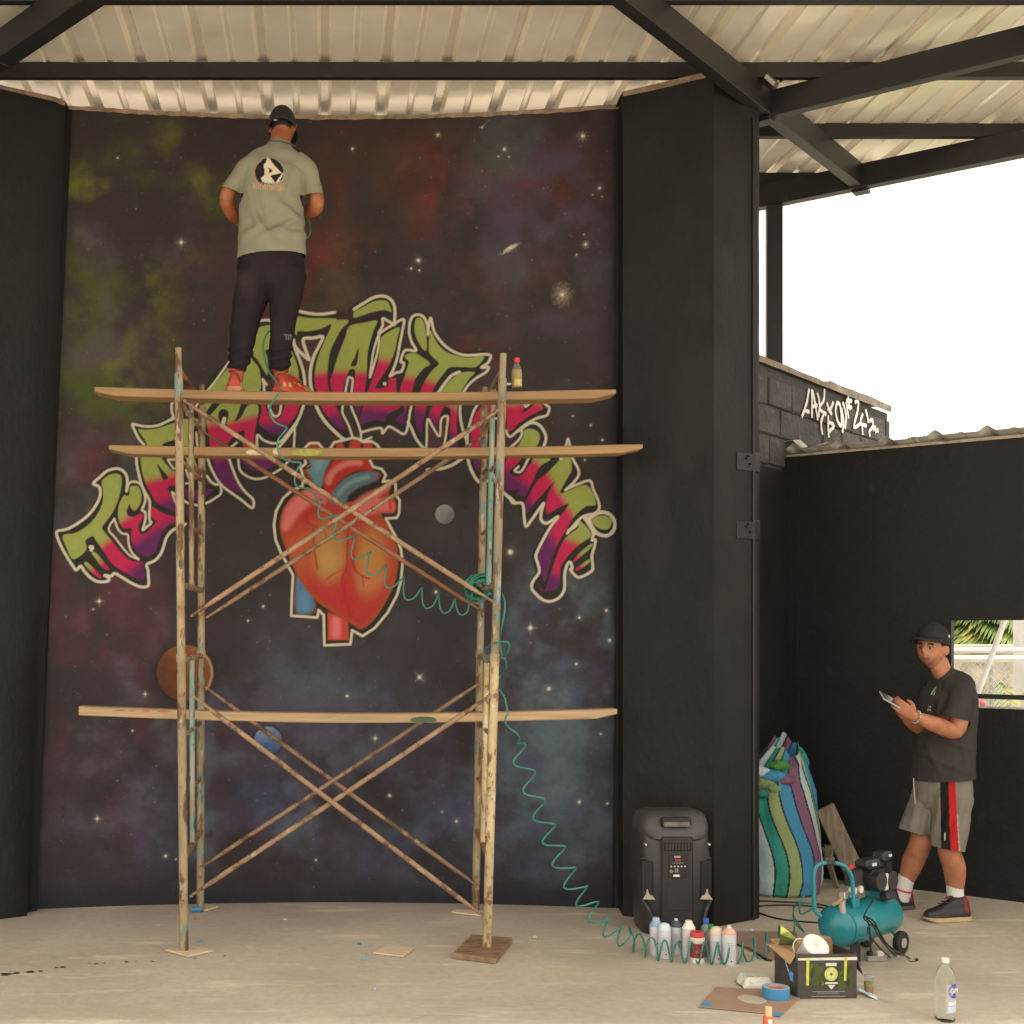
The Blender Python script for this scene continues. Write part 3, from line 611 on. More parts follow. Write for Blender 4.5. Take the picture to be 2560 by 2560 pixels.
# larger solid black areas inside the outline
for k, s in (('H', '520 1600 600 1450 700 1500 900 1650 960 1500 960 1700 860 1830 740 1860 600 1810 500 1700'), ('A', '330 1430 500 1300 560 1100 620 1090 720 1260 860 1480 930 1620 860 1680 780 1720 640 1700 520 1560 370 1560'), ('C', '1300 1000 1480 1070 1600 1120 1800 1010 1930 880 1850 1030 1700 1210 1560 1230 1380 1130'), ('E', '470 1600 590 1640 570 1780 620 1900 560 1880 500 1750'), ('F', '900 1660 700 1700 640 1600 650 1720 740 1930 800 2050 870 1930'), ('D', '1400 1500 1500 1680 1650 1780 1780 1790 1850 1900 1740 1900 1560 1740')):
    fillp(tl(k, s), BLK)
for (nm, k, gg, pts), (sl_, d) in zip(LET, sds):
    g4 = tl(k, gg); gp, pp = np.array(g4[0]), np.array(g4[1]); dv = pp-gp; l2 = dv@dv; ll = math.sqrt(l2)
    g = ((XX[sl_]-gp[0])*dv[0]+(YY[sl_]-gp[1])*dv[1])/l2+(n4[sl_]-.5)*.18
    e1 = min(.3, 15/ll); e2 = min(.3, 17/ll)
    a1 = sstep(g, -e1, e1)[..., None]; a2 = sstep(g, 1-e2, 1+e2)[..., None]
    mid = pc((160, 92, 66)); col_ = pc(GREEN)*(1-a1)+pc(PINK)*a1; col_ = col_*(1-a2)+pc(PURP)*a2
    m_ = sstep(-d, -1.6, 1.6)[..., None]; cv[sl_] = cv[sl_]*(1-m_)+col_*m_
# black slits and drops inside letters
for k, s in (('B', '500 775 560 850 650 960 640 1010 590 1020 550 930 510 830'), ('C', '830 735 900 770 905 850 860 1000 830 1045 790 980 755 850 770 770'), ('E', '810 845 820 900 800 1050 770 1110 700 1100 760 980'), ('F', '1180 1330 1230 1330 1240 1370 1205 1390 1170 1370'), ('G', '1180 1290 1330 1290 1250 1440 1160 1550 1020 1550 985 1480 1080 1390'), ('C', '720 590 830 590 600 860 555 810'), ('B', '600 470 790 420 800 500 600 500'), ('B', '600 690 860 690 860 880 740 880 660 780'), ('C', '560 1290 620 1290 640 1440 660 1500 600 1480')):
    fillp(tl(k, s), BLK, smooth=True)
HOLE = (76, 50, 48)
for k, s in (('A', '1395 480 1445 560 1440 700 1425 760 1405 690 1370 670 1395 580'), ('A', '935 850 870 975 960 1100 1090 1270 1200 1370 1150 1240 1125 1070 1050 1050 990 990 950 900'), ('B', '655 715 800 715 800 820 750 850 700 790'), ('B', '720 1200 820 1280 830 1450 760 1320'), ('C', '1480 600 1530 740 1580 830 1620 845 1670 810 1690 720 1700 600'), ('D', '1130 410 1420 370 1370 500 1290 660 1240 860 1235 1050 1265 1260 1160 1260 1140 950 1090 760 1010 560 1215 715 1175 600'), ('E', '1355 490 1250 430 1180 400 1180 500 1140 600 1300 510'), ('E', '615 1530 660 1300 690 1285 730 1320 710 1530'), ('F', '895 1610 980 1740 1075 1860 1100 1610 1195 1570 1180 1760 1160 2050 880 2050')):
    fillp(tl(k, s), HOLE, smooth=False)
WS = [('A',7,'1120 405 1130 250 1110 160 1060 100 985 70 900 78 820 110 720 195 620 290 690 330 722 380 720 480 670 600 580 730 470 830 330 925 200 985 75 1010 85 1110 150 1260 240 1420 320 1540 365 1590 430 1530 480 1600 560 1690 660 1755 760 1768 850 1750 840 1700 790 1670 890 1680 940 1640 1050 1700 1200 1790 1320 1840 1420 1840 1450 1790 1440 1600 1425 1505 1540 1450 1630 1350 1680 1220 1710 1120 1770 1030 1840 975 1940 945 2000 900'),
 ('A',6,'1120 405 1145 310 1190 270 1260 268 1330 300'),('A',6,'1330 300 1375 400 1400 520 1385 600 1350 690 1395 720 1405 800 1385 900 1360 990 1420 945 1490 880 1465 850 1460 750 1465 560 1400 430 1340 300 1300 150 1270 0 1265 -100'),
 ('A',4.5,'935 820 850 975 950 1110 1080 1280 1180 1380 1300 1430'),('A',5,'935 820 960 900 1000 990 1060 1045 1135 1060 1150 1200 1200 1330 1300 1430'),('A',9,'575 1245 605 1250 590 1290'),
 ('B',6.5,'760 90 650 140 540 190 430 215 300 215 180 190 125 185 165 290 230 410 300 490'),('B',6,'190 600 190 660 195 800 230 960 260 1080'),
 ('B',5,'655 715 800 715 860 740 800 820 750 850 700 790 655 715'),('B',5,'720 1200 820 1280 860 1400 830 1450 760 1320 720 1200'),('B',5,'930 870 960 960 1010 1060 930 1070'),
 ('B',5.5,'860 1300 940 1355 1020 1385 1130 1395 1250 1360 1370 1290 1455 1220 1450 1110 1440 1070'),('B',6,'1245 960 1300 1040 1380 1090 1430 1075'),('B',6,'1240 640 1290 800 1350 930 1430 1060 1550 1170 1750 1310 1920 1440 1940 1320 1830 1210 1750 1110 1680 980 1610 800 1560 640'),('B',5,'1085 310 1100 500'),
 ('C',6,'115 590 60 650 55 760 75 860 0 915'),('C',5.5,'275 740 290 820 320 800'),('C',6,'410 710 450 650'),('C',5.5,'560 505 600 450 700 330 800 190 905 45 960 -20'),
 ('C',10,'845 880 825 960'),('C',5.5,'1055 1420 1055 1465 1065 1600 1110 1690 1220 1760 1340 1785 1480 1755 1600 1690 1720 1610 1830 1480 1850 1400'),
 ('C',6,'1460 560 1480 600 1530 740 1580 830 1620 845 1670 810 1690 720 1700 600 1700 540'),('C',6,'1340 1330 1340 1130 1430 1200 1550 1245 1650 1240 1760 1160 1860 1040 1930 940'),('C',6,'1930 960 1790 1160 1670 1300 1620 1340'),('C',5,'1905 1000 1890 1300 1885 1380'),('C',6,'1420 290 1440 380 1440 480'),('C',6,'1420 290 1480 370'),
 ('C',5.5,'950 1300 1030 1240'),
 ('D',6.5,'470 135 590 120 700 160'),('D',7,'985 420 1010 560 1090 760 1140 950 1160 1210 1145 1340 1110 1470 1050 1620 950 1760 850 1880'),
 ('D',8,'985 480 1040 560 1100 620 1215 715 1175 600 1130 410 1280 390 1420 370 1370 500 1290 660 1240 860 1235 1050 1265 1210 1300 1340 1370 1510 1480 1670 1640 1830 1750 1920 1860 1980'),
 ('D',5.5,'1755 1260 1740 1340 1715 1500 1800 1680 1860 1850 1880 1960'),('D',5.5,'1790 1240 1820 1340 1870 1480 1930 1620 1990 1800 2010 1930 2150 1880'),
 ('E',7.5,'-60 290 0 305 150 330 300 330 460 305'),('E',7.5,'750 260 900 165 1050 80 1180 60 1280 95 1345 180 1365 300 1355 490'),('E',6.5,'1355 490 1250 430 1180 400 1180 500 1120 610'),
 ('E',6.5,'1130 620 1300 510 1490 410 1480 560 1440 760 1400 980 1340 1160 1290 1260 1380 1210 1460 1190 1500 1070 1455 1050 1470 960 1530 870 1680 880 1620 760 1580 620 1590 450 1640 360 1720 340 1800 380 1850 500 1860 640'),
 ('E',5.5,'1130 620 1090 720 1040 900 1010 1100 990 1280 1050 1090 1110 860 1130 640'),('E',5.5,'610 1560 660 1300 690 1285 730 1320 705 1560'),('E',9,'1208 1375 1213 1378'),
 ('F',6.5,'900 330 905 240 940 90 985 270 1060 400 1170 520 1320 610 1480 650 1820 640 1800 760 1700 830 1810 830 1760 910 1640 980 1530 1070 1440 1190 1400 1290'),('F',7.5,'1020 1260 1070 1190 1160 1060 1260 950 1370 900'),
 ('F',6,'-80 1800 60 1760 200 1745 220 1820 310 1720 420 1770 545 1830 600 1700 630 1500 670 1330 690 1230'),('F',6.5,'600 1650 650 1740 700 1860 740 1930 830 2040 900 2100'),('F',5.5,'870 2080 880 1930 895 1610 980 1740 1075 1860 1100 1610 1195 1570 1180 1760 1150 1960 1100 2060'),
 ('F',6.5,'1400 1270 1395 1330 1380 1500 1410 1720 1480 1930 1490 2000'),('F',6.5,'1720 1270 1680 1330 1600 1460 1540 1620 1500 1800 1490 1930 1490 2050'),
 ('G',7.5,'360 1200 360 1300 400 1450 480 1600 560 1660 690 1620'),('G',5.5,'640 830 680 770 760 700 840 700'),('G',6.5,'930 880 990 970 1130 860 1250 770 1400 690 1540 650 1580 545 1540 500 1450 420'),('G',5.5,'1220 400 1225 520 1340 420'),
 ('G',6,'960 1160 1000 1130 1120 1020 1170 920 1150 870 1110 890'),('G',7,'1160 850 1300 765 1420 790 1500 890 1530 1000 1490 1130 1450 1200'),('G',6.5,'740 1540 790 1680 850 1760 920 1830 1000 1890 1060 1950'),('G',5.5,'1815 1160 1830 1110 1860 1000 1890 1110 1915 1200'),('G',8,'1750 1298 1756 1302'),('G',6,'1270 1290 1160 1490 1060 1480 1120 1420'),
 ('G',8,'-250 1470 -100 1455 0 1440 130 1390 270 1300'),
 ('H',7,'60 255 140 330 200 405 335 415 360 600 390 755 480 650 650 410 625 520 615 650 700 710 870 610 760 760 650 950 560 1130 540 1220 590 1430 500 1570 475 1680 550 1780 650 1860 760 1880 880 1830 950 1740 970 1650 970 1480 1000 1350 1050 1290 1085 1380 1060 1410 1180 1520 1370 1430 1390 1350 1380 1190 1420 1050 1430 960 1380 960 1410 860'),
 ('H',6.5,'985 205 1150 130 1345 70 1400 200 1490 430 1440 550 1260 600 1150 690 1010 860'),('H',8,'1030 820 1130 750 1170 690'),('H',6.5,'1060 -330 1092 -258 1182 -78 1146 48 984 210'),
 ('H',9,'1345 630 1460 560 1560 545 1660 590 1720 690 1710 800 1640 880 1560 895 1460 860 1390 780 1340 680 1345 630'),('H',11,'1270 620 1320 690 1390 800 1410 860')]
for k, wd, s in WS: stroke(tl(k, s), wd*.98, WHT, smooth=True)
for k, s in (('H', '1250 620 1345 620 1390 790 1400 850 1320 740'), ('H', '1020 850 1060 790 1150 710 1165 740 1110 790')): fillp(tl(k, s), WHT, smooth=False)
# overspray patch where the top outline was painted over
fillp([(838, 786), (880, 780), (884, 798), (842, 800)], (62, 42, 42), soft=3, smooth=False)

# ---- heart
cnt += 1; HID = cnt; PNAMES[cnt] = ('painted_heart', None)
def hp(s):
    v = [float(x) for x in s.split()]; return [(650+v[i]/3.45, 1080+v[i+1]/3.45) for i in range(0, len(v), 2)]
HO = hp('380 180 390 135 430 95 500 95 535 135 570 180 600 150 640 90 730 68 800 50 850 60 885 85 960 80 1010 110 1030 140 990 190 945 235 975 300 1050 320 1085 370 1060 430 1120 420 1170 450 1170 540 1205 590 1200 700 1180 740 1085 745 1130 830 1180 920 1215 1010 1230 1130 1215 1290 1180 1410 1100 1560 990 1690 885 1760 795 1710 780 1830 555 1840 550 1580 505 1535 495 1600 270 1585 275 1400 285 1235 230 1130 180 1040 135 930 120 800 140 680 200 570 280 500 365 470 375 400 350 310 395 270')
sl_, d = sdf(HO, 30); m_ = sstep(-d, -1, 1)[..., None]; cv[sl_] = cv[sl_]*(1-m_)+pc((46, 39, 34))*m_; q = PID[sl_]; q[d < 4] = HID
fillp(hp('315 1240 370 1290 465 1430 465 1555 310 1560'), (104, 66, 40), 3, grow=2.5); fillp(hp('320 1250 370 1300 455 1430 455 1545 318 1548'), (78, 108, 130), 3); fillp(hp('350 1400 400 1380 420 1530 345 1530'), (98, 130, 150), 8, .6)
fillp(hp('585 1550 760 1630 765 1795 585 1795'), (178, 74, 40), 3, smooth=False); fillp(hp('600 1570 745 1640 745 1780 600 1780'), (186, 56, 52), 5, smooth=False); fillp(hp('625 1600 690 1620 690 1760 620 1760'), (212, 112, 104), 8, .8)
BODY = cat2(hp('175 860 190 700 250 590 350 510 480 480 560 520 640 600 800 600 900 560 1000 490 1110 470 1110 560 1160 580 1160 690 1045 700 1120 830 1170 950 1195 1080 1170 1280 1110 1420 1000 1600 880 1700 780 1650 600 1540 470 1440 350 1290 250 1080'))
sl_, d = sdf(BODY, 20); a_ = sstep(-d, 0, 16)[..., None]; m_ = sstep(-d, -2, 2)[..., None]
cv[sl_] = cv[sl_]*(1-m_)+(pc((150, 70, 36))*(1-a_)+pc((166, 48, 42))*a_)*m_
fillp(hp('190 830 210 690 270 600 360 525 460 500 485 560 420 640 330 720 240 850'), (206, 104, 96), 9, .95); fillp(hp('480 500 560 540 580 600 520 620 480 570'), (200, 96, 90), 7, .85)
fillp(hp('800 640 870 560 1000 500 1110 480 1020 560 1150 600 1150 685 1030 690 960 710 850 690'), (206, 100, 92), 8, .9)
for x, y, rx, ry, c, op in ((590, 1000, 165, 250, (172, 116, 58), .95), (600, 1120, 120, 160, (174, 128, 68), .8), (960, 1080, 150, 265, (174, 118, 58), .95), (930, 1290, 120, 140, (180, 108, 60), .7), (330, 1040, 120, 230, (178, 92, 46), .6)):
    bx, by = 650+x/3.45, 1080+y/3.45; mk = (op*np.exp(-((((XX[sl_]-bx)/(rx/3.45))**2+((YY[sl_]-by)/(ry/3.45))**2)**1.6)))*sstep(-d, 2, 10); mk = mk[..., None]; cv[sl_] = cv[sl_]*(1-mk)+pc(c)*mk
for s, wd, c, op in (('760 850 755 1000 745 1180 705 1260 725 1400 760 1500 790 1600', 5, (150, 36, 36), .75), ('740 1180 640 1220 570 1275', 4, (150, 44, 36), .7), ('460 830 465 1000 480 1080 495 1175', 4.5, (140, 40, 34), .85), ('470 1000 430 1050 400 1080', 3, (140, 40, 34), .7), ('400 730 420 790 540 840 580 910', 4, (150, 40, 36), .6), ('800 1030 805 1150 830 1200 880 1240 940 1265', 4.5, (146, 38, 34), .85), ('880 1240 895 1330', 3.5, (146, 38, 34), .8), ('720 1250 730 1380 700 1480', 4, (150, 36, 36), .6), ('260 900 330 800 420 690 520 650 640 660', 4, (150, 60, 40), .5), ('870 820 880 760 960 730', 4, (150, 38, 34), .5), ('600 1540 700 1600 800 1650 960 1560', 4, (150, 46, 34), .45)):
    stroke(hp(s), wd, c, soft=2.2, op=op)
fillp(hp('820 850 760 1100 720 1300 740 1500 840 1500 800 1200 830 1000'), (170, 40, 38), 10, .55)
fillp(hp('430 200 620 200 570 320 530 470 480 460 440 400 400 330 440 300 420 240'), (96, 120, 122), 4); fillp(hp('470 230 560 230 520 330 470 330'), (120, 142, 142), 8, .6)
for s in ('350 330 420 340', '365 350 430 365', '370 385 440 390', '370 410 440 415', '400 300 440 280'): stroke(hp(s), 4.5, (150, 74, 40), 2, .8)
fillp(hp('560 520 550 400 600 290 700 210 900 200 960 300 960 340 850 330 740 380 660 460 620 580'), (164, 42, 36), 4); stroke(hp('590 430 620 360 690 300 780 265 860 265'), 15, (196, 112, 94), 6, .85)
fillp(hp('610 610 640 500 720 410 840 350 980 340 1030 370 990 425 860 475 770 540 730 610'), (86, 100, 102), 3.5); stroke(hp('680 540 730 470 820 420 930 385'), 11, (116, 134, 132), 5, .85); stroke(hp('1000 350 1035 370 1000 420'), 5, (160, 50, 40), 2, .7)
fillp(hp('980 500 1110 465 1110 500 1010 560'), (198, 88, 80), 4, .9); stroke(hp('1125 600 1125 660'), 8, (190, 50, 46), 3, .9)
for x, y, rr in ((690, 128, 34), (820, 112, 48), (930, 122, 40), (460, 128, 42)):
    fillp(hp(f'{x-rr} {y} {x-rr*.7} {y-rr*.7} {x} {y-rr} {x+rr*.7} {y-rr*.7} {x+rr} {y} {x+rr*.8} 190 {x-rr*.8} 190'), (150, 60, 40) if x < 500 else (172, 56, 44), 3.5)
stroke(HO+[HO[0]], 6.2, WHT, smooth=False)
# ---- planets
for (x, y, r_, c1, c2, lx, ly, nm) in ((462, 1682, 70, (150, 84, 44), (96, 54, 36), .3, -.2, 'painted_planet'), (1112, 1286, 24, (128, 122, 112), (84, 82, 78), -.4, -.5, 'painted_planet'), (670, 1852, 35, (112, 128, 150), (60, 74, 104), -.1, -.6, 'painted_planet')):
    cnt += 1; PNAMES[cnt] = (nm, None); wn = int(r_*1.5); xi, yi = int(x-MX0), int(y-MY0); sl_ = np.s_[yi-wn:yi+wn, xi-wn:xi+wn]; dx, dy = (XX[sl_]-x)/r_, (YY[sl_]-y)/r_; dd = np.sqrt(dx*dx+dy*dy)
    hal = (.5*np.exp(-((dd-1)/.18)**2))[..., None]; cv[sl_] = cv[sl_]*(1-hal)+pc((38, 32, 30))*hal
    sh = np.clip(.5+.5*(dx*lx+dy*ly)*1.6+(n4[sl_]-.5)*1.6, 0, 1)[..., None]; m_ = sstep(1-dd, -.03, .03)[..., None]
    cv[sl_] = cv[sl_]*(1-m_)+(pc(c1)*sh+pc(c2)*(1-sh))*m_; q = PID[sl_]; q[dd < 1.05] = cnt
    if r_ > 60:
        for cx_, cy_ in ((-12, -45), (-30, 5), (10, 20), (25, -20)): fillp([(x+cx_-9, y+cy_), (x+cx_, y+cy_-7), (x+cx_+9, y+cy_), (x+cx_, y+cy_+7)], (104, 58, 36), 6, .6)
        stroke([(x+40, y-55), (x+62, y-28), (x+68, y+5), (x+58, y+38)], 5, (196, 150, 112), 3, .7)
    else: stroke([(x-r_*.8, y-r_*.5), (x-r_*.3, y-r_*.9), (x+r_*.3, y-r_*.9)], 3, (150, 146, 140), 2.5, .6)
for gx_, gy_, r_ in ((1406, 737, 36), (1276, 621, 22)):
    cnt += 1; PNAMES[cnt] = ('painted_galaxy', None); PID[(XX-gx_)**2+(YY-gy_)**2 < r_*r_] = cnt

# ---- lay the canvas on the wall
cv = np.clip(cv, .004, .92)
NU, NV = 740, 1010
zs = np.linspace(0, ZT, NV+1); us = np.linspace(0, 1, NU+1)
el = np.array([edge_l(z) for z in zs])[:, None]; er = np.array([edge_r(z) for z in zs])[:, None]
X = el+(er-el)*us[None, :]; Yw = wall_y(X); Z = np.repeat(zs[:, None], NU+1, 1)
Yw = Yw+.0025*np.sin(9*X+3*Z)*np.sin(7*Z)+.0012*rng.standard_normal(X.shape)*.4
PXm = CX+F*X/Yw; PYm = CY-F*(Z-CH)/Yw
fx = np.clip(PXm-MX0, 0, MW-1.01); fy = np.clip(PYm-MY0, 0, MH-1.01); ix, iy = fx.astype(int), fy.astype(int); ax, ay = (fx-ix)[..., None], (fy-iy)[..., None]
colv = ((cv[iy, ix]*(1-ax)+cv[iy, ix+1]*ax)*(1-ay)+(cv[iy+1, ix]*(1-ax)+cv[iy+1, ix+1]*ax)*ay).reshape(-1, 3)
co = np.stack([X, Yw, Z], -1).reshape(-1, 3)
idx = np.arange((NU+1)*(NV+1)).reshape(NV+1, NU+1)
quads = np.stack([idx[:-1, :-1], idx[:-1, 1:], idx[1:, 1:], idx[1:, :-1]], -1).reshape(-1, 4)
fcx = ((ix[:-1, :-1]+ix[1:, 1:])//2).reshape(-1); fcy = ((iy[:-1, :-1]+iy[1:, 1:])//2).reshape(-1); fid = PID[fcy, fcx]
m_mural = MV('mural_paint', rough=.7, spec=.15, bump=.006, bscale=40, noise=.10)
mw = empty('mural_wall', (.07, 7.93, 0), 'curved wall with a galaxy mural of graffiti lettering arching over a red heart', 'mural')
def npmesh(name, fsel, parent):
    q = quads[fsel]; uq, inv = np.unique(q.ravel(), return_inverse=True)
    me = bpy.data.meshes.new(name); me.vertices.add(len(uq)); me.vertices.foreach_set('co', co[uq].ravel().astype(np.float32))
    nf = len(q); me.loops.add(nf*4); me.loops.foreach_set('vertex_index', inv.astype(np.int32).ravel()); me.polygons.add(nf)
    me.polygons.foreach_set('loop_start', np.arange(0, nf*4, 4, dtype=np.int32)); me.update(calc_edges=True)
    a = me.color_attributes.new('col', 'FLOAT_COLOR', 'POINT'); rgba = np.ones((len(uq), 4), np.float32); rgba[:, :3] = colv[uq]; a.data.foreach_set('color', rgba.ravel())
    me.polygons.foreach_set('use_smooth', np.ones(nf, bool)); me.materials.append(m_mural)
    o = bpy.data.objects.new(name, me); C.objects.link(o); adopt(o, parent); return o
npmesh('painted_background', fid == 0, mw)
for k in range(1, cnt+1):
    if (fid == k).sum() < 20: continue
    nm, lt = PNAMES[k]; o = npmesh(nm, fid == k, mw)
    if lt: o['label'] = f'green, pink and purple graffiti letter {lt.upper()} with white outline'
# wall body behind the painted skin and its bare top edge
mb = MB(); xs = np.linspace(-1.95, 2.0, 40)
mb.grid([[Vector((x, wall_y(x)+.012, z)) for x in xs] for z in (0, ZT-.004)]); mb.grid([[Vector((x, wall_y(x)+.20, z)) for x in xs] for z in (0, ZT-.004)])
mb.grid([[Vector((x, wall_y(x)+.012, ZT-.004)) for x in xs], [Vector((x, wall_y(x)+.20, ZT-.004)) for x in xs]], smooth=False)
mb.build('wall_body', m_blackr, mw)
mb = MB(); rows = []
for x in np.linspace(edge_l(ZT)-.02, edge_r(ZT)+.02, 90):
    h = random.uniform(.003, .012); rows.append([Vector((x, wall_y(x)-.005, ZT-.008-h)), Vector((x, wall_y(x)-.007, ZT+.006+random.uniform(0, .006))), Vector((x, wall_y(x)+.1, ZT+.012))])
mb.grid(rows); mb.build('mortar_edge', m_mortar, mw)
# ------------------------------------------------------------------ scaffold tower
m_tube = M('scaffold_paint', (.31, .235, .14), .62, var=.3, scale=10, bump=.0012, bscale=80, stretch=(1, 1, .35), patch=[((.12, .065, .035), .57, 14.0), ((.40, .33, .22), .62, 26.0), ((.07, .07, .07), .64, 34.0), ((.14, .24, .22), .66, 11.0)])
m_tube2 = M('scaffold_paint_grey', (.26, .21, .13), .62, var=.3, scale=12, bump=.0012, bscale=80, stretch=(1, 1, .3), patch=[((.14, .23, .21), .57, 12.0), ((.13, .07, .04), .58, 20.0), ((.40, .34, .24), .62, 30.0), ((.08, .14, .24), .68, 9.0)])
m_teal = M('scaffold_paint_teal', (.15, .27, .23), .6, var=.3, scale=14, bump=.001, bscale=80, stretch=(1, 1, .3), patch=[((.34, .31, .25), .53, 20.0), ((.07, .07, .06), .60, 30.0), ((.30, .22, .13), .60, 9.0)])
m_cream = M('scaffold_paint_cream', (.47, .37, .21), .58, var=.22, scale=10, bump=.0012, bscale=70, stretch=(1, 1, .5), patch=[((.22, .12, .05), .58, 26.0), ((.08, .06, .05), .64, 44.0), ((.58, .52, .40), .60, 15.0)])
m_brace = M('brace_paint', (.27, .17, .10), .62, var=.3, scale=9, bump=.001, bscale=70, patch=[((.13, .07, .04), .57, 12.0), ((.38, .30, .19), .63, 22.0), ((.07, .06, .06), .66, 30.0)])
m_rust = M('rusty_bar', (.25, .115, .06), .75, var=.35, scale=12, bump=.0015, bscale=60, patch=[((.34, .24, .14), .64, 14.0)])
YF, YK = 6.708, 7.68
sc = empty('scaffold_tower', (.05, 7.2, 0), 'two-lift steel tube scaffold with crossed braces, flaking cream paint and rust', 'scaffold')
RT = .0225
def zat(py, Y): return CH-(py-CY)/F*Y
def xat(px, Y): return (px-CX)/F*Y
def line_x(p, z):                                    # x on a post at height z
    (x0, z0), (x1, z1) = p; return x0+(x1-x0)*(z-z0)/(z1-z0)
posts = {}
for key, a, c2, Y in (('lf', (446, 870), (460, 2379), YF), ('rf', (1258, 884), (1217, 2386), YF), ('lb', (505, 962), (501, 2274), YK), ('rb', (1212, 968), (1189, 2276), YK)):
    posts[key] = ((xat(a[0], Y), zat(a[1], Y)), (xat(c2[0], Y), max(.012, zat(c2[1], Y))), Y)
ZJ = zat(1640, YF)
def pt(key, z):
    a, c2, Y = posts[key]; return Vector((line_x((a, c2), z), Y, z))
for key, mats in (('lf', (m_tube, m_tube)), ('rf', (m_tube2, m_cream)), ('lb', (m_tube, m_tube2)), ('rb', (m_tube2, m_tube))):
    ztop = posts[key][0][1]; zbot = .03 if key == 'rf' else .012
    mb = MB(); mb.tube(pt(key, zbot), pt(key, ZJ), RT*1.06, 14); mb.build('lower_post', mats[1], sc)
    mb = MB(); mb.tube(pt(key, ZJ+.002), pt(key, ztop-.13), RT, 14); mb.tube(pt(key, ztop-.14), pt(key, ztop), RT*.78, 12)
    o = mb.build('upper_post', mats[0], sc)
    mb = MB(); mb.tube(pt(key, ZJ-.03), pt(key, ZJ+.012), RT*1.22, 14); mb.build('coupling_collar', m_tube, sc)
for side in 'lr':
    f_, k_ = side+'f', side+'b'
    for zz, mt in ((zat(925, YF), m_rust if side == 'l' else m_tube2), (zat(1462, YF), m_tube), (ZJ-.02, m_tube), (zat(2150, YF), m_brace)):
        mb = MB(); mb.tube(pt(f_, zz), pt(k_, zz), .017, 10); mb.build('cross_bar', mt, sc)
    for z0, z1, mt in ((zat(1462, YF), zat(925, YF), m_tube if side == 'l' else m_teal), (zat(2150, YF), ZJ-.02, m_teal if side == 'l' else m_cream)):
        a, c2 = pt(f_, z0).lerp(pt(k_, z0), .5), pt(f_, z1).lerp(pt(k_, z1), .5); mb = MB(); mb.tube(a, c2, .0155, 10); mb.build('inner_upright', mt, sc)
        for q in (.30, .62):
            zz = z0+(z1-z0)*q; mb = MB(); mb.tube(pt(f_, zz).lerp(pt(k_, zz), .5), pt(k_, zz), .011, 8); mb.build('ladder_rung', m_brace, sc)
        a = pt(f_, z1-.16); c2 = pt(f_, z1).lerp(pt(k_, z1), .5); mb = MB(); mb.tube(a, c2, .011, 8)
    for zz, yf in ((2.905, .2), (2.600, .72), (zat(1806, 7.35)-.012, .66)):   # ledger stubs that carry the planks
        mb = MB(); mb.tube(pt(f_, zz-.016), pt(k_, zz-.016), .012, 8); mb.build('ledger', m_tube, sc)
def brace(px0, py0, px1, py1, Y, off, mt=m_brace):
    a, c2 = P(px0, py0, Y+off), P(px1, py1, Y+off); d = (c2-a).normalized(); mb = MB()
    N = 24; pts = [a.lerp(c2, i/N)+Vector((0, 0, -.004*math.sin(math.pi*i/N))) for i in range(N+1)]
    mb.path(pts, [(.0055, .016) if i in (0, N) else ((.009, .015) if i in (1, N-1) else .0135) for i in range(N+1)], 10, ref=(0, 1, 0))
    for q in (a+d*.012, c2-d*.012): mb.tube(q+Vector((0, -.022, 0)), q+Vector((0, .022, 0)), .008, 8)
    return mb.build('cross_brace', mt, sc)
brace(458, 1001, 1234, 1506, YF, -.030); brace(1247, 1025, 476, 1541, YF, -.052); brace(510, 1080, 1206, 1528, YK, -.03, m_rust); brace(1211, 1088, 515, 1545, YK, -.055, m_brace)
brace(480, 1738, 1208, 2290, YF, -.052); brace(1227, 1738, 475, 2241, YF, -.030); brace(514, 1718, 1196, 2216, YK, -.03); brace(1206, 1703, 500, 2170, YK, -.055)
for key in posts:                                    # studs the braces hook on
    for zz in ((zat(1005, YF), zat(1520, YF), zat(1738, YF), zat(2250, YF)) if key[1] == 'f' else (zat(1085, YK), zat(1535, YK), zat(1710, YK), zat(2190, YK))):
        p = pt(key, zz); mb = MB(); mb.tube(p, p+Vector((0, -.062, 0)), .006, 8); mb.tube(p+Vector((0, -.056, 0)), p+Vector((0, -.064, 0)), .013, 8); mb.build('brace_stud', m_rust, sc)

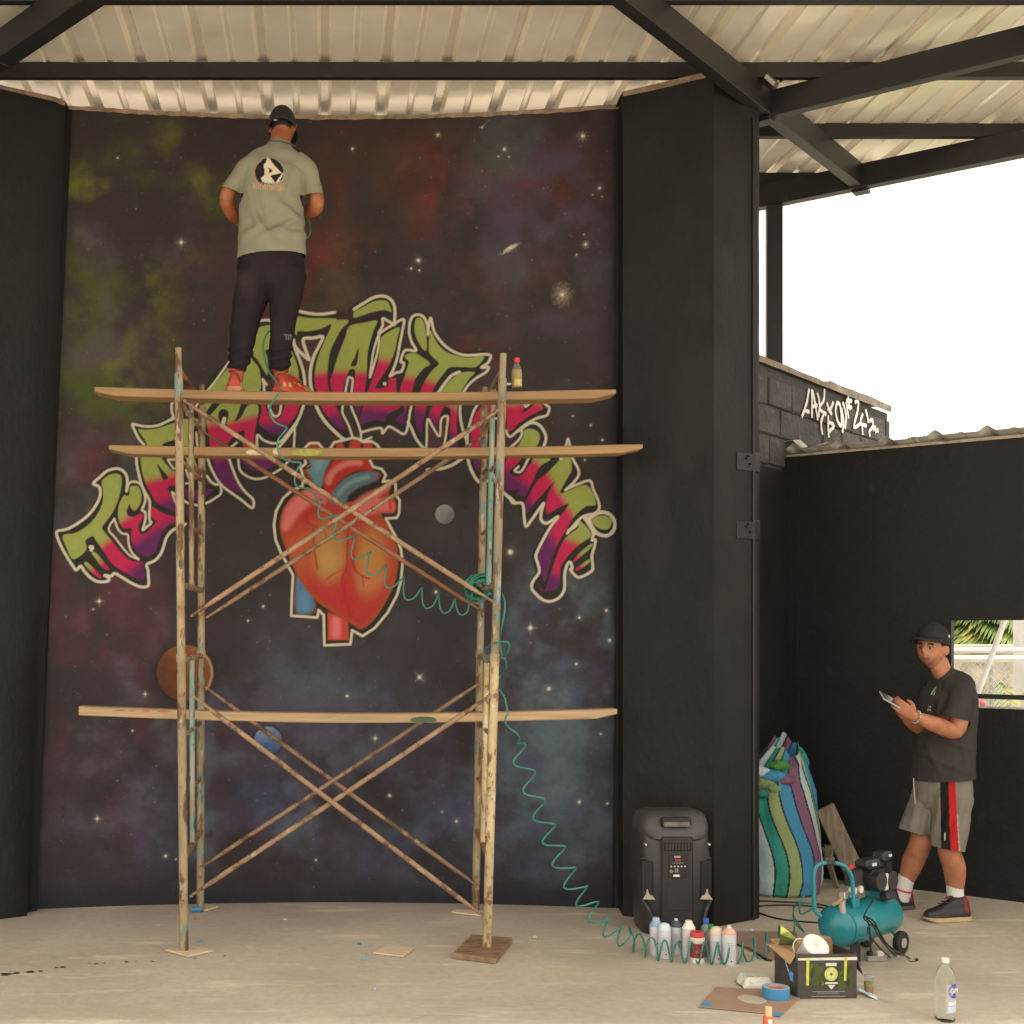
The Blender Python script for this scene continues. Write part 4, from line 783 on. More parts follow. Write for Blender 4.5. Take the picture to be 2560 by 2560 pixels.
# planks
def plank_mat(name, c, patch=None):
    return M(name, c, .7, var=.22, scale=5, stretch=(.35, 6, 9), bump=.0015, bscale=14, patch=patch)
m_p1 = plank_mat('plank_tan', (.285, .175, .082)); m_p2 = plank_mat('plank_yellow', (.33, .21, .098), [((.20, .11, .05), .70, 9.0)]); m_p3 = plank_mat('plank_pale', (.42, .295, .165), [((.30, .17, .08), .64, 3.0)])
def plank(px0, py0, px1, py1, Y, h, dpt, sag, mat, label, ends=(0, 0), pym=None):
    a, c2 = P(px0, py0, Y), P(px1, py1, Y); N = 26
    e = empty('plank', (a+c2)/2, label, 'plank', 'planks laid across the scaffold')
    mb = MB(); rows = []
    for i in range(N+1):
        t_ = i/N; c = a.lerp(c2, t_)+Vector((0, 0, -sag*math.sin(math.pi*t_)+random.uniform(-.0008, .0008)))
        sh = 0.0
        if i == 0: sh = ends[0]
        if i == N: sh = ends[1]
        hh = h*(1-.35*abs(sh)); b_ = .005
        lo = -hh if sh <= 0 else -hh*.6
        rows.append([c+Vector((0, y, z)) for y, z in ((b_, 0), (0, -b_), (0, lo+b_), (b_, lo), (dpt-b_, lo), (dpt, lo+b_), (dpt, -b_), (dpt-b_, 0))])
    mb.grid(rows, smooth=False, closed=True); mb.add(rows[0], [tuple(range(8))]); mb.add(rows[-1], [tuple(range(8))[::-1]])
    mb.build('board', mat, e, bevel=0); return e
pk1 = plank(236, 967, 1540, 973, 6.86, .047, .15, .022, m_p1, 'tan plank under the painter, topmost of three on the scaffold', (.25, .5))
pk2 = plank(272, 1112, 1607, 1110, 7.30, .050, .14, .020, m_p2, 'yellowish plank crossing above the heart, middle of three on the scaffold', (.4, .5))
pk3 = plank(197, 1766, 1543, 1773, 7.28, .052, .12, .034, m_p3, 'pale paint-stained plank across the lower lift, lowest of three on the scaffold', (0, .3))
def smear(par, px, py, w_, h_, Y, c, nm='paint_smear'):
    mb = MB(); N = 14; ring = []
    for i in range(N):
        a = 2*math.pi*i/N; ring.append(P(px+w_*math.cos(a)*random.uniform(.8, 1.05), py+h_*math.sin(a)*random.uniform(.85, 1.0), Y))
    mb.add(ring, [tuple(range(N))]); return mb.build(nm, M('smear_%d_%d_%d' % c, lin(c), .7, var=.25, scale=25), par)
smear(pk3, 1058, 1799, 36, 8, 7.272, (70, 92, 70)); smear(pk2, 640, 1131, 26, 8, 7.292, (205, 185, 150)); smear(pk2, 690, 1128, 10, 9, 7.292, (200, 180, 140)); smear(pk2, 770, 1131, 46, 9, 7.292, (160, 160, 80))
for x, wd in ((300, 16), (330, 8), (365, 12), (410, 20)): smear(pk3, x, 1776+(x-300)*.02, wd, 1.6, 7.272, (180, 90, 70))

# pads under the feet and loose tile
m_ply = M('pale_board', (.62, .50, .35), .8, var=.12, scale=8, stretch=(1, 6, 1)); m_pad = M('wood_pad', (.26, .165, .095), .8, var=.35, scale=6, stretch=(1, 6, 2), bump=.002, bscale=20, patch=[((.06, .05, .045), .60, 5.0)])
def pad(name, corners, h, mat, label, cat, z0=.0, group=None):
    pts = [G(x, y) for x, y in corners]; c = sum(pts, Vector())/len(pts)
    e = tag(MB().prism([p+Vector((0, 0, z0+.003)) for p in pts], (0, 0, h)).build(name, mat, bevel=.002), label, cat, group); return e
pad('scaffold_pad', [(412, 2379), (470, 2395), (533, 2381), (482, 2368)], .010, m_ply, 'thin pale board under the front left scaffold post', 'board')
pad('scaffold_pad', [(1132, 2398), (1240, 2411), (1281, 2358), (1180, 2350)], .028, m_pad, 'thick dark stained wood block under the front right scaffold post', 'board')
pad('scaffold_pad', [(492, 2276), (515, 2280), (546, 2270), (520, 2267)], .010, m_ply, 'thin board under the rear left scaffold post', 'board')
pad('scaffold_pad', [(1128, 2284), (1200, 2293), (1212, 2282), (1136, 2278)], .010, m_ply, 'thin board under the rear right scaffold post', 'board')
pad('loose_tile', [(932, 2386), (1008, 2395), (1037, 2373), (970, 2367)], .008, m_ply, 'pale square board lying loose on the floor between the scaffold legs', 'board')
# ------------------------------------------------------------------ green coiled air hose
m_hose = M('hose_green', (.035, .20, .155), .35, var=.15, scale=10, spec=.5)
def helix(axis, turns_per_seg, rad, phase=0.0, flat=1.0, seg=18, handed=1, fs=1.0):
    """coil around an axis polyline; one entry of turns per segment"""
    out = []; ph = phase
    ax = catmull(axis, 1)
    for i in range(len(axis)-1):
        a, c2 = Vector(axis[i]), Vector(axis[i+1]); d = (c2-a); k = int(seg*turns_per_seg[i])
        for j in range(k):
            t_ = j/k; p = a.lerp(c2, t_); dd, s_, u = frame_of(d)
            an = ph+2*math.pi*turns_per_seg[i]*t_*handed; r_ = rad[i]*(1-t_)+rad[i+1]*t_ if isinstance(rad, (list, tuple)) else rad
            out.append(p+s_*(r_*fs*math.cos(an))+u*(r_*math.sin(an)*flat))
        ph += 2*math.pi*turns_per_seg[i]*handed
    return out
hz = []
# compressor outlet and the coils lying on the floor
hz += catmull([P(2040, 2216, 7.20), P(2015, 2232, 7.15), P(2000, 2262, 7.08), P(2004, 2285, 6.98), P(2040, 2262, 7.0), P(1990, 2262, 6.95), G(1985, 2302, .05), G(2010, 2330, .03)], 8)
rr = .052
fx_ = [(1985, 2345), (1945, 2378), (1905, 2395), (1870, 2405), (1830, 2412), (1790, 2413), (1740, 2410), (1690, 2408), (1640, 2402), (1600, 2390), (1570, 2372)]
axis = [G(x, y)+Vector((0, 0, rr+.006)) for x, y in fx_]
hz += helix(axis, [1.2, 1.2, 1.2, 1.3, 1.3, 1.5, 1.5, 1.5, 1.3, 1.1], [.07, .066, .062, .058]+[.054]*7, phase=1.2, fs=.30)
# hanging stretch from the floor up to the scaffold post
hang = [(1570, 2352), (1536, 2334), (1503, 2308), (1472, 2264), (1444, 2226), (1414, 2176), (1388, 2120), (1364, 2064), (1339, 2000), (1314, 1929), (1290, 1860), (1268, 1778)]
ys_ = np.linspace(6.50, 6.62, len(hang))
hz += helix([P(x, y, Y) for (x, y), Y in zip(hang, ys_)], [1]*(len(hang)-1), [.052, .054, .056, .060, .062, .060, .058, .056, .055, .054, .052, .045], phase=2.2, flat=.85, fs=.5)
# wrapped around the right posts
hz += catmull([P(1262, 1745, 6.62), P(1252, 1728, 6.66), P(1240, 1715, 6.74), P(1250, 1690, 6.80), P(1266, 1668, 6.70), P(1260, 1645, 6.63), P(1240, 1648, 6.78), P(1214, 1655, 6.85), P(1211, 1632, 6.85), P(1222, 1614, 6.78), P(1245, 1606, 6.64), P(1270, 1606, 6.64), P(1272, 1625, 6.68), P(1256, 1642, 6.76), P(1250, 1600, 6.76), P(1256, 1560, 6.66), P(1262, 1520, 6.64), P(1258, 1490, 6.70), P(1235, 1468, 6.85)], 6)
rs_ = random.Random(3)
bun = []
for i in range(15):                                  # tangle tied on the rear post
    a0 = rs_.uniform(0, 6.28); cx_, cy_ = 1200+rs_.uniform(-10, 14), 1466+rs_.uniform(-8, 8); ra, rb = rs_.uniform(18, 38), rs_.uniform(12, 32); tl_ = rs_.uniform(0, 3.14)
    for k in range(7):
        a = a0+k*.9; u, v = ra*math.cos(a), rb*math.sin(a)
        bun.append(P(cx_+u*math.cos(tl_)-v*math.sin(tl_), cy_+u*math.sin(tl_)+v*math.cos(tl_), 7.50+.07*math.sin(a*1.3+i)))
hz += catmull(bun, 3)
# sagging coil across the heart up to the painter
sag_ = [(1180, 1512), (1160, 1520), (1118, 1514), (1076, 1502), (1030, 1482), (982, 1452), (938, 1420), (900, 1384), (858, 1338), (812, 1284), (786, 1244)]
hz += helix([P(x, y, Y) for (x, y), Y in zip(sag_, np.linspace(7.45, 6.78, len(sag_)))], [.6]+[1]*9, [.03, .045, .05, .052, .054, .055, .055, .055, .055, .05, .03], phase=.4, flat=.95, fs=.4)
hz += catmull([P(786, 1238, 6.76), P(772, 1222, 6.74), P(748, 1219, 6.72), P(737, 1205, 6.71), P(741, 1178, 6.71), P(752, 1158, 6.71), P(728, 1154, 6.71), P(706, 1145, 6.71), P(694, 1123, 6.71), P(696, 1098, 6.71), P(712, 1078, 6.72), P(716, 1069, 6.73), P(688, 1056, 6.74), P(674, 1030, 6.76), P(679, 1008, 6.78), P(692, 990, 6.80), P(703, 974, 6.83), P(692, 956, 6.88), P(673, 930, 6.93), P(663, 900, 6.96), P(658, 863, 6.97), P(666, 836, 6.97), P(684, 816, 7.0), P(700, 770, 7.15), P(700, 700, 7.25), P(720, 620, 7.27), P(772, 590, 7.2), P(768, 545, 7.22), P(735, 520, 7.25)], 5)
mb = MB(); mb.path(hz, .0049, 6); hs = mb.build('air_hose', m_hose, fix=False); tag(hs, 'thin green coiled air hose from the compressor up the scaffold to the painter', 'hose')
# ------------------------------------------------------------------ loudspeaker (seen from the back)
m_pl = M('speaker_plastic', (.034, .033, .032), .36, var=.15, scale=8, bump=.0008, bscale=260, spec=.5)
m_pl2 = M('speaker_panel', (.024, .022, .021), .5, var=.12, scale=12); m_dust2 = M('dusty_grip', (.13, .12, .105), .6, var=.3, scale=20); m_lit_ledge = M('lit_dusty_ledge', (.40, .33, .24), .8, var=.2, scale=20)
SPX, SPY = 1.952, 7.235
sp = empty('loudspeaker', (SPX, SPY, 0), 'black portable loudspeaker seen from the back, standing against the pier', 'loudspeaker')
def sup(a, e): return math.copysign(abs(a)**e, a)
mb = MB(); rows = []
prof = [(.0, .186, .150), (.012, .194, .158), (.10, .203, .165), (.30, .222, .172), (.38, .224, .172), (.46, .219, .168), (.55, .211, .158), (.60, .205, .146), (.635, .198, .128), (.652, .186, .110), (.666, .165, .085), (.672, .13, .055)]
NR = 48
for z, a, d in prof: rows.append([Vector((SPX+a*.93*sup(math.cos(2*math.pi*k/NR), .36), SPY+d*sup(math.sin(2*math.pi*k/NR), .55), z)) for k in range(NR)])
mb.grid(rows, closed=True); mb.add(rows[-1], [tuple(range(NR))]); mb.build('cabinet', m_pl, sp)
m_bon = M('speaker_bonnet', (.058, .056, .053), .38, var=.2, scale=9, bump=.0008, bscale=200)
mb = MB(); rows = []
for z, a, d in ((.522, .150, .165), (.535, .185, .176), (.56, .208, .174), (.60, .211, .160), (.635, .204, .140), (.655, .194, .120), (.672, .176, .096), (.680, .14, .065)): rows.append([Vector((SPX+a*.93*sup(math.cos(2*math.pi*k/NR), .36), SPY+d*sup(math.sin(2*math.pi*k/NR), .55), z)) for k in range(NR)])
mb.grid(rows, closed=True); mb.add(rows[-1], [tuple(range(NR))]); mb.build('bonnet', m_bon, sp)
yb = SPY-.175
def spp(x, z, y=0): return Vector((SPX+x, yb+y, z))
mb = MB(); mb.box(spp(-.005, .30, -.002), (.175, .02, .50), None, .008); pan = mb.build('rear_panel', m_pl2, sp)
mb = MB(); mb.box(spp(-.005, .495, -.006), (.155, .02, .05), None, .008); mb.build('vent_block', m_pl, sp)
for i in range(9):
    mb = MB(); mb.box(spp(-.075+i*.0175, .495, -.017), (.005, .004, .045)); mb.build('vent_slot', M('slot_black', (.006, .006, .006), .8), sp)
cp = spp(-.005, .385, -.0135); mb = MB(); mb.box(cp, (.098, .006, .125), None, .002); ctl = mb.build('control_plate', M('control_black', (.02, .018, .017), .35, var=.1), sp)
mb = MB(); mb.box(cp+Vector((.0, -.004, .036)), (.03, .004, .012), None, .001); mb.build('display', M('red_display', (.35, .03, .025), .3, var=.2, scale=60), ctl)
m_btn = M('silver_knob', (.6, .55, .5), .35, metal=.4)
for i in range(5):
    mb = MB(); mb.tube(cp+Vector((-.038+i*.019, -.002, .004)), cp+Vector((-.038+i*.019, -.011, .004)), .0048, 10); mb.build('knob', m_btn, ctl)
for i in range(7):
    mb = MB(); mb.box(cp+Vector((-.027+i*.009, -.004, .022)), (.005, .004, .004)); mb.build('button', M('grey_button', (.35, .33, .32), .5), ctl)
for i in range(2):
    mb = MB(); mb.box(cp+Vector((-.012+i*.011, -.004, -.020)), (.006, .004, .022)); mb.build('socket', M('socket_grey', (.30, .29, .28), .4), ctl)
mb = MB(); mb.tube(cp+Vector((-.036, -.002, -.024)), cp+Vector((-.036, -.006, -.024)), .010, 12); mb.build('jack', M('brass_jack', (.30, .22, .14), .4, metal=.4), ctl)
mb = MB(); mb.box(cp+Vector((-.008, -.004, -.048)), (.034, .003, .012)); mb.build('sticker', M('white_sticker', (.75, .72, .68), .6), ctl)
mb = MB(); mb.box(cp+Vector((-.003, -.004, .056)), (.034, .003, .010)); mb.build('maker_plate', M('grey_plate', (.35, .34, .33), .5), ctl)
mb = MB(); mb.box(spp(-.005, .22, -.011), (.13, .008, .15), None, .003); mb.build('cover_plate', m_pl2, sp)
# top handle pocket with grip
mb = MB(); mb.box(spp(-.008, .628, .014), (.165, .034, .052), Matrix.Rotation(R(-28), 3, 'X'), .008); mb.build('handle_pocket', M('pocket_black', (.012, .012, .012), .6), sp)
mb = MB(); mb.box(spp(-.008, .618, -.006), (.15, .014, .030), Matrix.Rotation(R(-24), 3, 'X'), .006); mb.build('top_grip', m_dust2, sp)
for s in (-1, 1):
    mb = MB(); mb.box(spp(s*.158-.004, .315, .030), (.066, .06, .20), rotz(s*.30), .008); mb.build('side_pocket', M('pocket_black', (.012, .012, .012), .6), sp)
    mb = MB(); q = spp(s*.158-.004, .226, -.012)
    mb.add([q+Vector((-.035, 0, -.02)), q+Vector((.035, 0, -.022)), q+Vector((.014, .01, .01)), q+Vector((.010, .012, .036)), q+Vector((-.008, .012, .034)), q+Vector((-.014, .01, .01))], [(0, 1, 2, 3, 4, 5)]); mb.build('pocket_ledge', m_lit_ledge, sp)  # pale ledge colour mixes dust with painted floor light in the pocket
    mb = MB(); mb.box(spp(s*.180-.004, .425, .045), (.035, .05, .012), None, .003); mb.build('side_bracket', m_pl, sp)
    mb = MB(); mb.tube(spp(s*.175, .505, .03), spp(s*.175, .505, .002), .006, 10); mb.build('screw', m_btn, sp)
    mb = MB(); mb.path(catmull([spp(s*.19, .20, .03), spp(s*.15, .12, -.004), spp(s*.13, .0, .0)], 5), .010, 8); mb.build('corner_rib', m_pl, sp)

# ------------------------------------------------------------------ spray cans, jar and bottles in front of it
def text_mesh(s, size, mat, loc, rot, parent, name='lettering', ext=.0004):
    cu = bpy.data.curves.new(name, 'FONT'); cu.body = s; cu.size = size; cu.align_x = 'CENTER'; cu.align_y = 'CENTER'; cu.extrude = ext; cu.resolution_u = 3
    o = bpy.data.objects.new(name, cu); C.objects.link(o); dg = bpy.context.evaluated_depsgraph_get(); me = bpy.data.meshes.new_from_object(o.evaluated_get(dg)); bpy.data.objects.remove(o)
    o = bpy.data.objects.new(name, me); C.objects.link(o); me.materials.append(mat); o.parent = parent; o.location = loc; o.rotation_euler = rot; return o
m_can = M('can_white', (.62, .62, .66), .32, var=.06, scale=14, spec=.5); m_ink = M('black_ink', (.03, .03, .035), .6)
def can(px, py, h, r, ring, cap, label, number=None, capk='cap', body=m_can, dot=None):
    p = G(px, py); e = empty('spray_can', p, label, 'spray can', 'spray cans in front of the loudspeaker')
    hb = h*.80
    mb = MB(); mb.lathe([(r*.94, 0), (r, .004), (r, hb-.004), (r*.97, hb)], n=20); mb.build('can_body', body, e, local=True)
    mb = MB(); mb.lathe([(r*1.02, hb-.004), (r*1.03, hb+.002), (r*.92, hb+.006), (r*.72, hb+.020), (r*.44, hb+.028)], n=20); mb.build('shoulder', M('ring_%d_%d_%d' % ring, lin(ring), .4, var=.05), e, local=True)
    if capk == 'cap':
        mb = MB(); mb.lathe([(r*.56, hb+.016), (r*.56, h-.003), (r*.5, h)], n=16); mb.build('cap', M('cap_%d_%d_%d' % cap, lin(cap), .4, var=.05), e, local=True)
    elif capk == 'nozzle':
        mb = MB(); mb.lathe([(r*.34, hb+.025), (r*.34, h-.010), (r*.26, h-.004), (r*.26, h)], n=12); mb.build('nozzle', M('cap_%d_%d_%d' % cap, lin(cap), .4, var=.05), e, local=True)
    else:
        mb = MB(); mb.lathe([(r*.98, hb), (r*.95, hb+.016), (r*.75, hb+.030), (r*.3, hb+.037)], n=20); mb.build('dome_cap', M('cap_%d_%d_%d' % cap, lin(cap), .4, var=.05), e, local=True)
    mb = MB()
    for i in range(7): mb.box((-r*.30+r*.02*i, -r*.985, hb*.30+i*.011), (r*.75, .0012, .0022))
    mb.build('fine_print', M('grey_print', (.40, .41, .45), .5), e, local=True)
    if number: text_mesh(number, .046, m_ink, (r*.2, -r*1.04, hb*.42), (R(90), 0, .12), e, 'number')
    if dot:
        mb = MB(); mb.tube((0, -r*1.0, .022), (0, -r*1.02, .022), .0045, 10); mb.build('red_dot', M('red_dot', (.45, .02, .08), .5), e, local=True)
    return e
can(1640, 2386, .192, .0325, (140, 170, 205), (190, 185, 200), 'white spray can number 4 with lilac cap, leftmost of the group', '4')
can(1661, 2393, .176, .0325, (200, 214, 218), (205, 222, 226), 'white spray can with pale blue domed top, second from the left', None, 'dome', dot=True)
can(1690, 2385, .185, .031, (70, 74, 92), (225, 222, 215), 'white spray can number 9 with dark ring and white nozzle', '9', 'nozzle')
can(1722, 2393, .190, .033, (232, 226, 205), (236, 226, 200), 'white spray can with cream cap behind the red lidded jar')
can(1791, 2404, .178, .0325, (222, 196, 172), (226, 204, 180), 'white spray can with peach domed top, second from the right', None, 'dome', dot=True)
can(1823, 2410, .196, .0345, (218, 178, 156), (226, 222, 220), 'white spray can with peach ring and white nozzle, rightmost of the group', None, 'nozzle', dot=True)
p = G(1743, 2405); e = empty('paint_jar', p, 'squat jar with red lid, cream neck and dark red label among the spray cans', 'jar'); r = .036
mb = MB(); mb.lathe([(r*.95, 0), (r, .005), (r, .026)], n=22); mb.build('jar_base', M('jar_white', (.75, .72, .66), .4), e, local=True)
mb = MB(); mb.lathe([(r*1.005, .026), (r*1.005, .100)], n=22, caps=False); mb.build('jar_label', M('jar_red', (.25, .03, .035), .45, var=.35, scale=60, patch=[((.10, .25, .10), .62, 40.0), ((.5, .45, .42), .68, 60.0)]), e, local=True)
mb = MB(); mb.lathe([(r, .100), (r*1.04, .104), (r*1.04, .126), (r*.98, .128)], n=22); mb.build('jar_neck', M('jar_cream', (.72, .68, .55), .5), e, local=True)
mb = MB(); mb.lathe([(r*.97, .128), (r*.97, .150), (r*.9, .155)], n=22); mb.build('lid', M('jar_lid', (.52, .05, .06), .4), e, local=True)
m_pet = M('clear_plastic', (.75, .78, .78), .12, var=.03, trans=.85, ior=1.3, spec=.5)
for px, py, capc, lab in ((1765, 2384, (50, 95, 190), 'grey plastic bottle with blue screw cap behind the spray cans'), (1778, 2392, (30, 130, 60), 'small plastic bottle with green screw cap behind the spray cans')):
    p = G(px, py); e = empty('plastic_bottle', p, lab, 'bottle', 'capped plastic bottles behind the spray cans')
    hh = .185 if capc[2] > 100 else .168
    mb = MB(); mb.lathe([(.028, 0), (.031, .005), (.031, hh*.62), (.024, hh*.76), (.012, hh*.84), (.012, hh*.88)], n=18); mb.build('bottle_body', M('cloudy_bottle', (.34, .35, .36), .25, var=.1, trans=.35), e, local=True)
    mb = MB(); mb.lathe([(.0155, hh*.86), (.0155, hh*.985), (.014, hh)], n=16); mb.build('cap', M('bcap_%d' % capc[2], lin(capc), .4), e, local=True)
p = G(1666, 2362); e = empty('clear_cup', p, 'small clear plastic cup standing behind the numbered spray cans', 'cup')
mb = MB(); mb.lathe([(.013, 0), (.015, .07), (.016, .105)], n=16); mb.build('cup_wall', M('smoky_cup', (.12, .12, .12), .15, trans=.4), e, local=True)
mb = MB(); mb.lathe([(.016, .100), (.0175, .102), (.0175, .106), (.016, .107)], n=16); mb.build('cup_rim', M('cup_rim', (.55, .54, .52), .25), e, local=True)

# ------------------------------------------------------------------ striped woven sack, leaning plank, brush
m_sack = MV('sack_weave', rough=.65, spec=.3, bump=.003, bscale=60, noise=.12)
SKX, SKY = (1958-CX)/F*8.2, 8.22
STR = [((120, 84, 110), .09), ((172, 190, 190), .13), ((48, 140, 126), .09), ((140, 156, 104), .09), ((60, 132, 172), .10), ((120, 84, 110), .09), ((172, 192, 194), .08), ((140, 156, 104), .08), ((60, 132, 172), .09), ((48, 140, 126), .08)]
sk = empty('woven_sack', (SKX, SKY, 0), 'tall striped blue, green and purple woven sack tied at the neck beside the pier', 'sack')
NS, NH = 320, 150; rows = []; cols = []
bounds = np.cumsum([0]+[s_[1] for s_ in STR]); bounds = bounds/bounds[-1]
def stripe(a):
    a = a % 1.0; i = int(np.searchsorted(bounds, a, side='right')-1); i = min(i, len(STR)-1)
    e_ = min(abs(a-bounds[i]), abs(a-bounds[i+1]))
    return lin((34, 44, 56)) if e_ < .007 else lin(STR[i][0])
for j in range(NH+1):
    t_ = j/NH; z = t_*.945
    rad = np.interp(t_, [0, .02, .10, .30, .55, .70, .78, .84, .90, 1.0], [.20, .235, .25, .248, .238, .222, .195, .160, .140, .085]); cx_ = np.interp(t_, [0, .3, .6, .78, .88, 1.0], [0, .005, -.01, -.012, .02, .06]); cy_ = np.interp(t_, [0, .6, 1], [0, .02, .06])
    fold = np.interp(t_, [0, .1, .5, .72, .80, .9, 1], [.02, .006, .012, .03, .08, .10, .11])
    rr_ = []
    for k in range(NS):
        a = 2*math.pi*k/NS
        f_ = 1+fold*(math.sin(7*a+3*t_)+.6*math.sin(11*a-5*t_+1)+.4*math.sin(17*a+9*t_))+.022*math.sin(3*a+8*t_)*math.sin(14*t_+2*a)+.012*math.sin(23*t_+5*a)
        zz = z+(.06*math.sin(a*1.0-.4)*max(0, (t_-.84)/.16)+.02*math.sin(5*a)*max(0, (t_-.86)/.14) if t_ > .84 else 0)
        rr_.append(Vector((SKX+cx_+rad*f_*math.cos(a), SKY+cy_+rad*.80*f_*math.sin(a), zz)))
        sh = .10*t_*t_-.012*math.sin(8*t_); cols.append(stripe((k/NS-.53)*1.75+sh*2.2))
    rows.append(rr_)
mb = MB(); mb.grid(rows, closed=True); mb.add(rows[0], [tuple(range(NS))]); o = mb.build('sack_body', m_sack, sk, autosmooth=False)
ca = o.data.color_attributes.new('col', 'FLOAT_COLOR', 'POINT'); cc = cols+[lin(STR[0][0])]*(len(o.data.vertices)-len(cols))
ca.data.foreach_set('color', [x for c in cc for x in (*c, 1)])
# bunched knot of cloth at the neck
for i, (dx, dz, r_, c) in enumerate(((-.16, .72, .055, (118, 134, 90)), (-.10, .76, .06, (60, 132, 172)), (-.19, .79, .05, (172, 192, 194)), (-.08, .68, .05, (120, 140, 90)), (-.17, .655, .045, (36, 110, 100)), (-.02, .74, .05, (120, 84, 110)), (-.05, .83, .045, (70, 130, 60)))):
    mb = MB(); N1, N2 = 14, 10; rws = []
    for a in range(N2+1):
        ph = math.pi*a/N2; rws.append([Vector((SKX+dx+r_*1.35*math.sin(ph)*math.cos(2*math.pi*b_/N1)*(1+.22*math.sin(5*b_+i+a)), SKY-.11+r_*.8*math.sin(ph)*math.sin(2*math.pi*b_/N1), dz+r_*.75*math.cos(ph)*(1+.15*math.sin(3*b_+i)))) for b_ in range(N1)])
    mb.grid(rws, closed=True); mb.build('knot_fold', M('fold_%d' % i, lin(c), .65, var=.25, scale=30, bump=.004, bscale=60), sk)
mb = MB(); mb.path([Vector((SKX-.02+.135*math.cos(a), SKY+.01+.115*math.sin(a), .715+.012*math.sin(2*a))) for a in np.linspace(0, 6.2, 24)], .008, 8); mb.build('tie', M('tie_cord', (.16, .3, .28), .7), sk)

m_oldw = M('grey_old_wood', (.22, .175, .125), .8, var=.35, scale=7, stretch=(6, 6, .7), bump=.003, bscale=20, patch=[((.16, .14, .11), .62, 5.0)])
mb = MB(); a, c2 = P(2060, 2018, 8.50), G(2148, 2212)+Vector((0, 0, .01)); mb.bar(a, c2, .135, .03, (0, -1, .3)); pk = mb.build('leaning_plank', m_oldw, bevel=.003)
tag(pk, 'weathered grey plank leaning against the black wall behind the compressor', 'plank')
e = empty('old_brush', P(2072, 2150, 8.28), 'worn bristle brush standing between the sack and the leaning plank', 'brush')
mb = MB(); rb = random.Random(5)
for i in range(60): 
    q = P(2072+rb.uniform(-9, 9), 2146, 8.28+rb.uniform(-.02, .02)); mb.tube(q, q+Vector((rb.uniform(-.025, .025), rb.uniform(-.02, .02), rb.uniform(.06, .09))), .0015, 4)
mb.build('bristles', M('bristle', (.24, .21, .14), .8, var=.3, scale=30), e)
mb = MB(); mb.box(P(2072, 2150, 8.28), (.07, .04, .04), rotz(.3), .006); mb.bar(P(2072, 2154, 8.28), G(2092, 2220), .03, .02); mb.build('brush_head', m_oldw, e)

# ------------------------------------------------------------------ air compressor
m_teal_p = M('compressor_teal', (.012, .20, .235), .32, var=.10, scale=5, spec=.5, coat=.3); m_bk = M('compressor_black', (.022, .022, .024), .42, var=.2, scale=20); m_cbl = M('cable_black', (.018, .017, .016), .5); m_alu = M('cast_alloy', (.45, .43, .41), .4, metal=.6, var=.2, scale=20)
cl, crr = Vector((2.592, 6.47, .190)), Vector((2.955, 6.75, .196)); ad = (crr-cl).normalized()
co_ = empty('air_compressor', ((cl+crr)/2).to_2d().to_3d(), 'teal air compressor with black pump on top standing on the concrete floor', 'compressor')
rt = .104; rotA = Vector((0, 0, 1)).rotation_difference(ad).to_matrix()
ln_ = (crr-cl).length
tp = [(rt*.02, -.055), (rt*.35, -.052), (rt*.65, -.040), (rt*.86, -.022), (rt*.97, -.006), (rt, .008), (rt*1.004, ln_*.5), (rt, ln_-.008), (rt*.97, ln_+.006), (rt*.86, ln_+.022), (rt*.65, ln_+.040), (rt*.35, ln_+.052), (rt*.02, ln_+.055)]
mb = MB(); mb.lathe(tp, cl, 36, rotA); mb.build('tank', m_teal_p, co_)
mb = MB(); mb.lathe([(rt+.0015, .002), (rt+.0035, .004), (rt+.0035, .010), (rt+.0015, .012)], cl, 36, rotA, caps=False); mb.build('weld_seam', m_teal_p, co_)
hp_ = [P(2052, 2290, 6.42), P(2038, 2276, 6.42), P(2035, 2230, 6.42), P(2035, 2186, 6.42), P(2041, 2166, 6.42), P(2058, 2158, 6.43), P(2092, 2158, 6.44), P(2114, 2168, 6.45), P(2128, 2190, 6.46), P(2133, 2230, 6.47), P(2135, 2276, 6.47), P(2142, 2292, 6.50), P(2158, 2288, 6.54)]
mb = MB(); mb.path(catmull(hp_, 6), .0105, 12); mb.build('handle', m_teal_p, co_)
mb = MB(); mb.tube(P(2066, 2158, 6.432), P(2086, 2158, 6.436), .0135, 12); mb.build('grip', m_bk, co_)
def on_tank(s, dz, dy=0): return cl+ad*(ln_*s)+Vector((0, dy, rt+dz))
side = Vector((ad.y, -ad.x, 0)); yaw = math.atan2(ad.y, ad.x)
mb = MB(); mb.box(on_tank(.70, .10), (.16, .12, .11), rotz(yaw), .015); mb.box(on_tank(.70, .175), (.17, .10, .055), rotz(yaw), .018)
mb.tube(on_tank(.60, .10)-side*-.02, on_tank(.60, .10)+side*.09, .05, 18); mb.tube(on_tank(.86, .09)-side*-.02, on_tank(.86, .09)+side*.085, .05, 18); pump = mb.build('pump', m_bk, co_, bevel=.003)
mb = MB(); mb.box(on_tank(.52, .195)+side*.03, (.13, .075, .04), rotz(yaw), .012); mb.box(on_tank(.86, .21)+side*.02, (.10, .075, .05), rotz(yaw+.1), .012); mb.build('air_filter', m_bk, pump)
for i in range(6):
    mb = MB(); mb.box(on_tank(.80+.018*i, .14)+side*.063, (.004, .01, .09), rotz(yaw)); mb.build('cooling_fin', m_bk, pump)
mb = MB(); mb.box(on_tank(.735, .09)+side*.075, (.038, .012, .085), rotz(yaw), .004); mb.build('label_plate', M('cream_label', (.62, .57, .48), .5, var=.15, scale=40), pump)
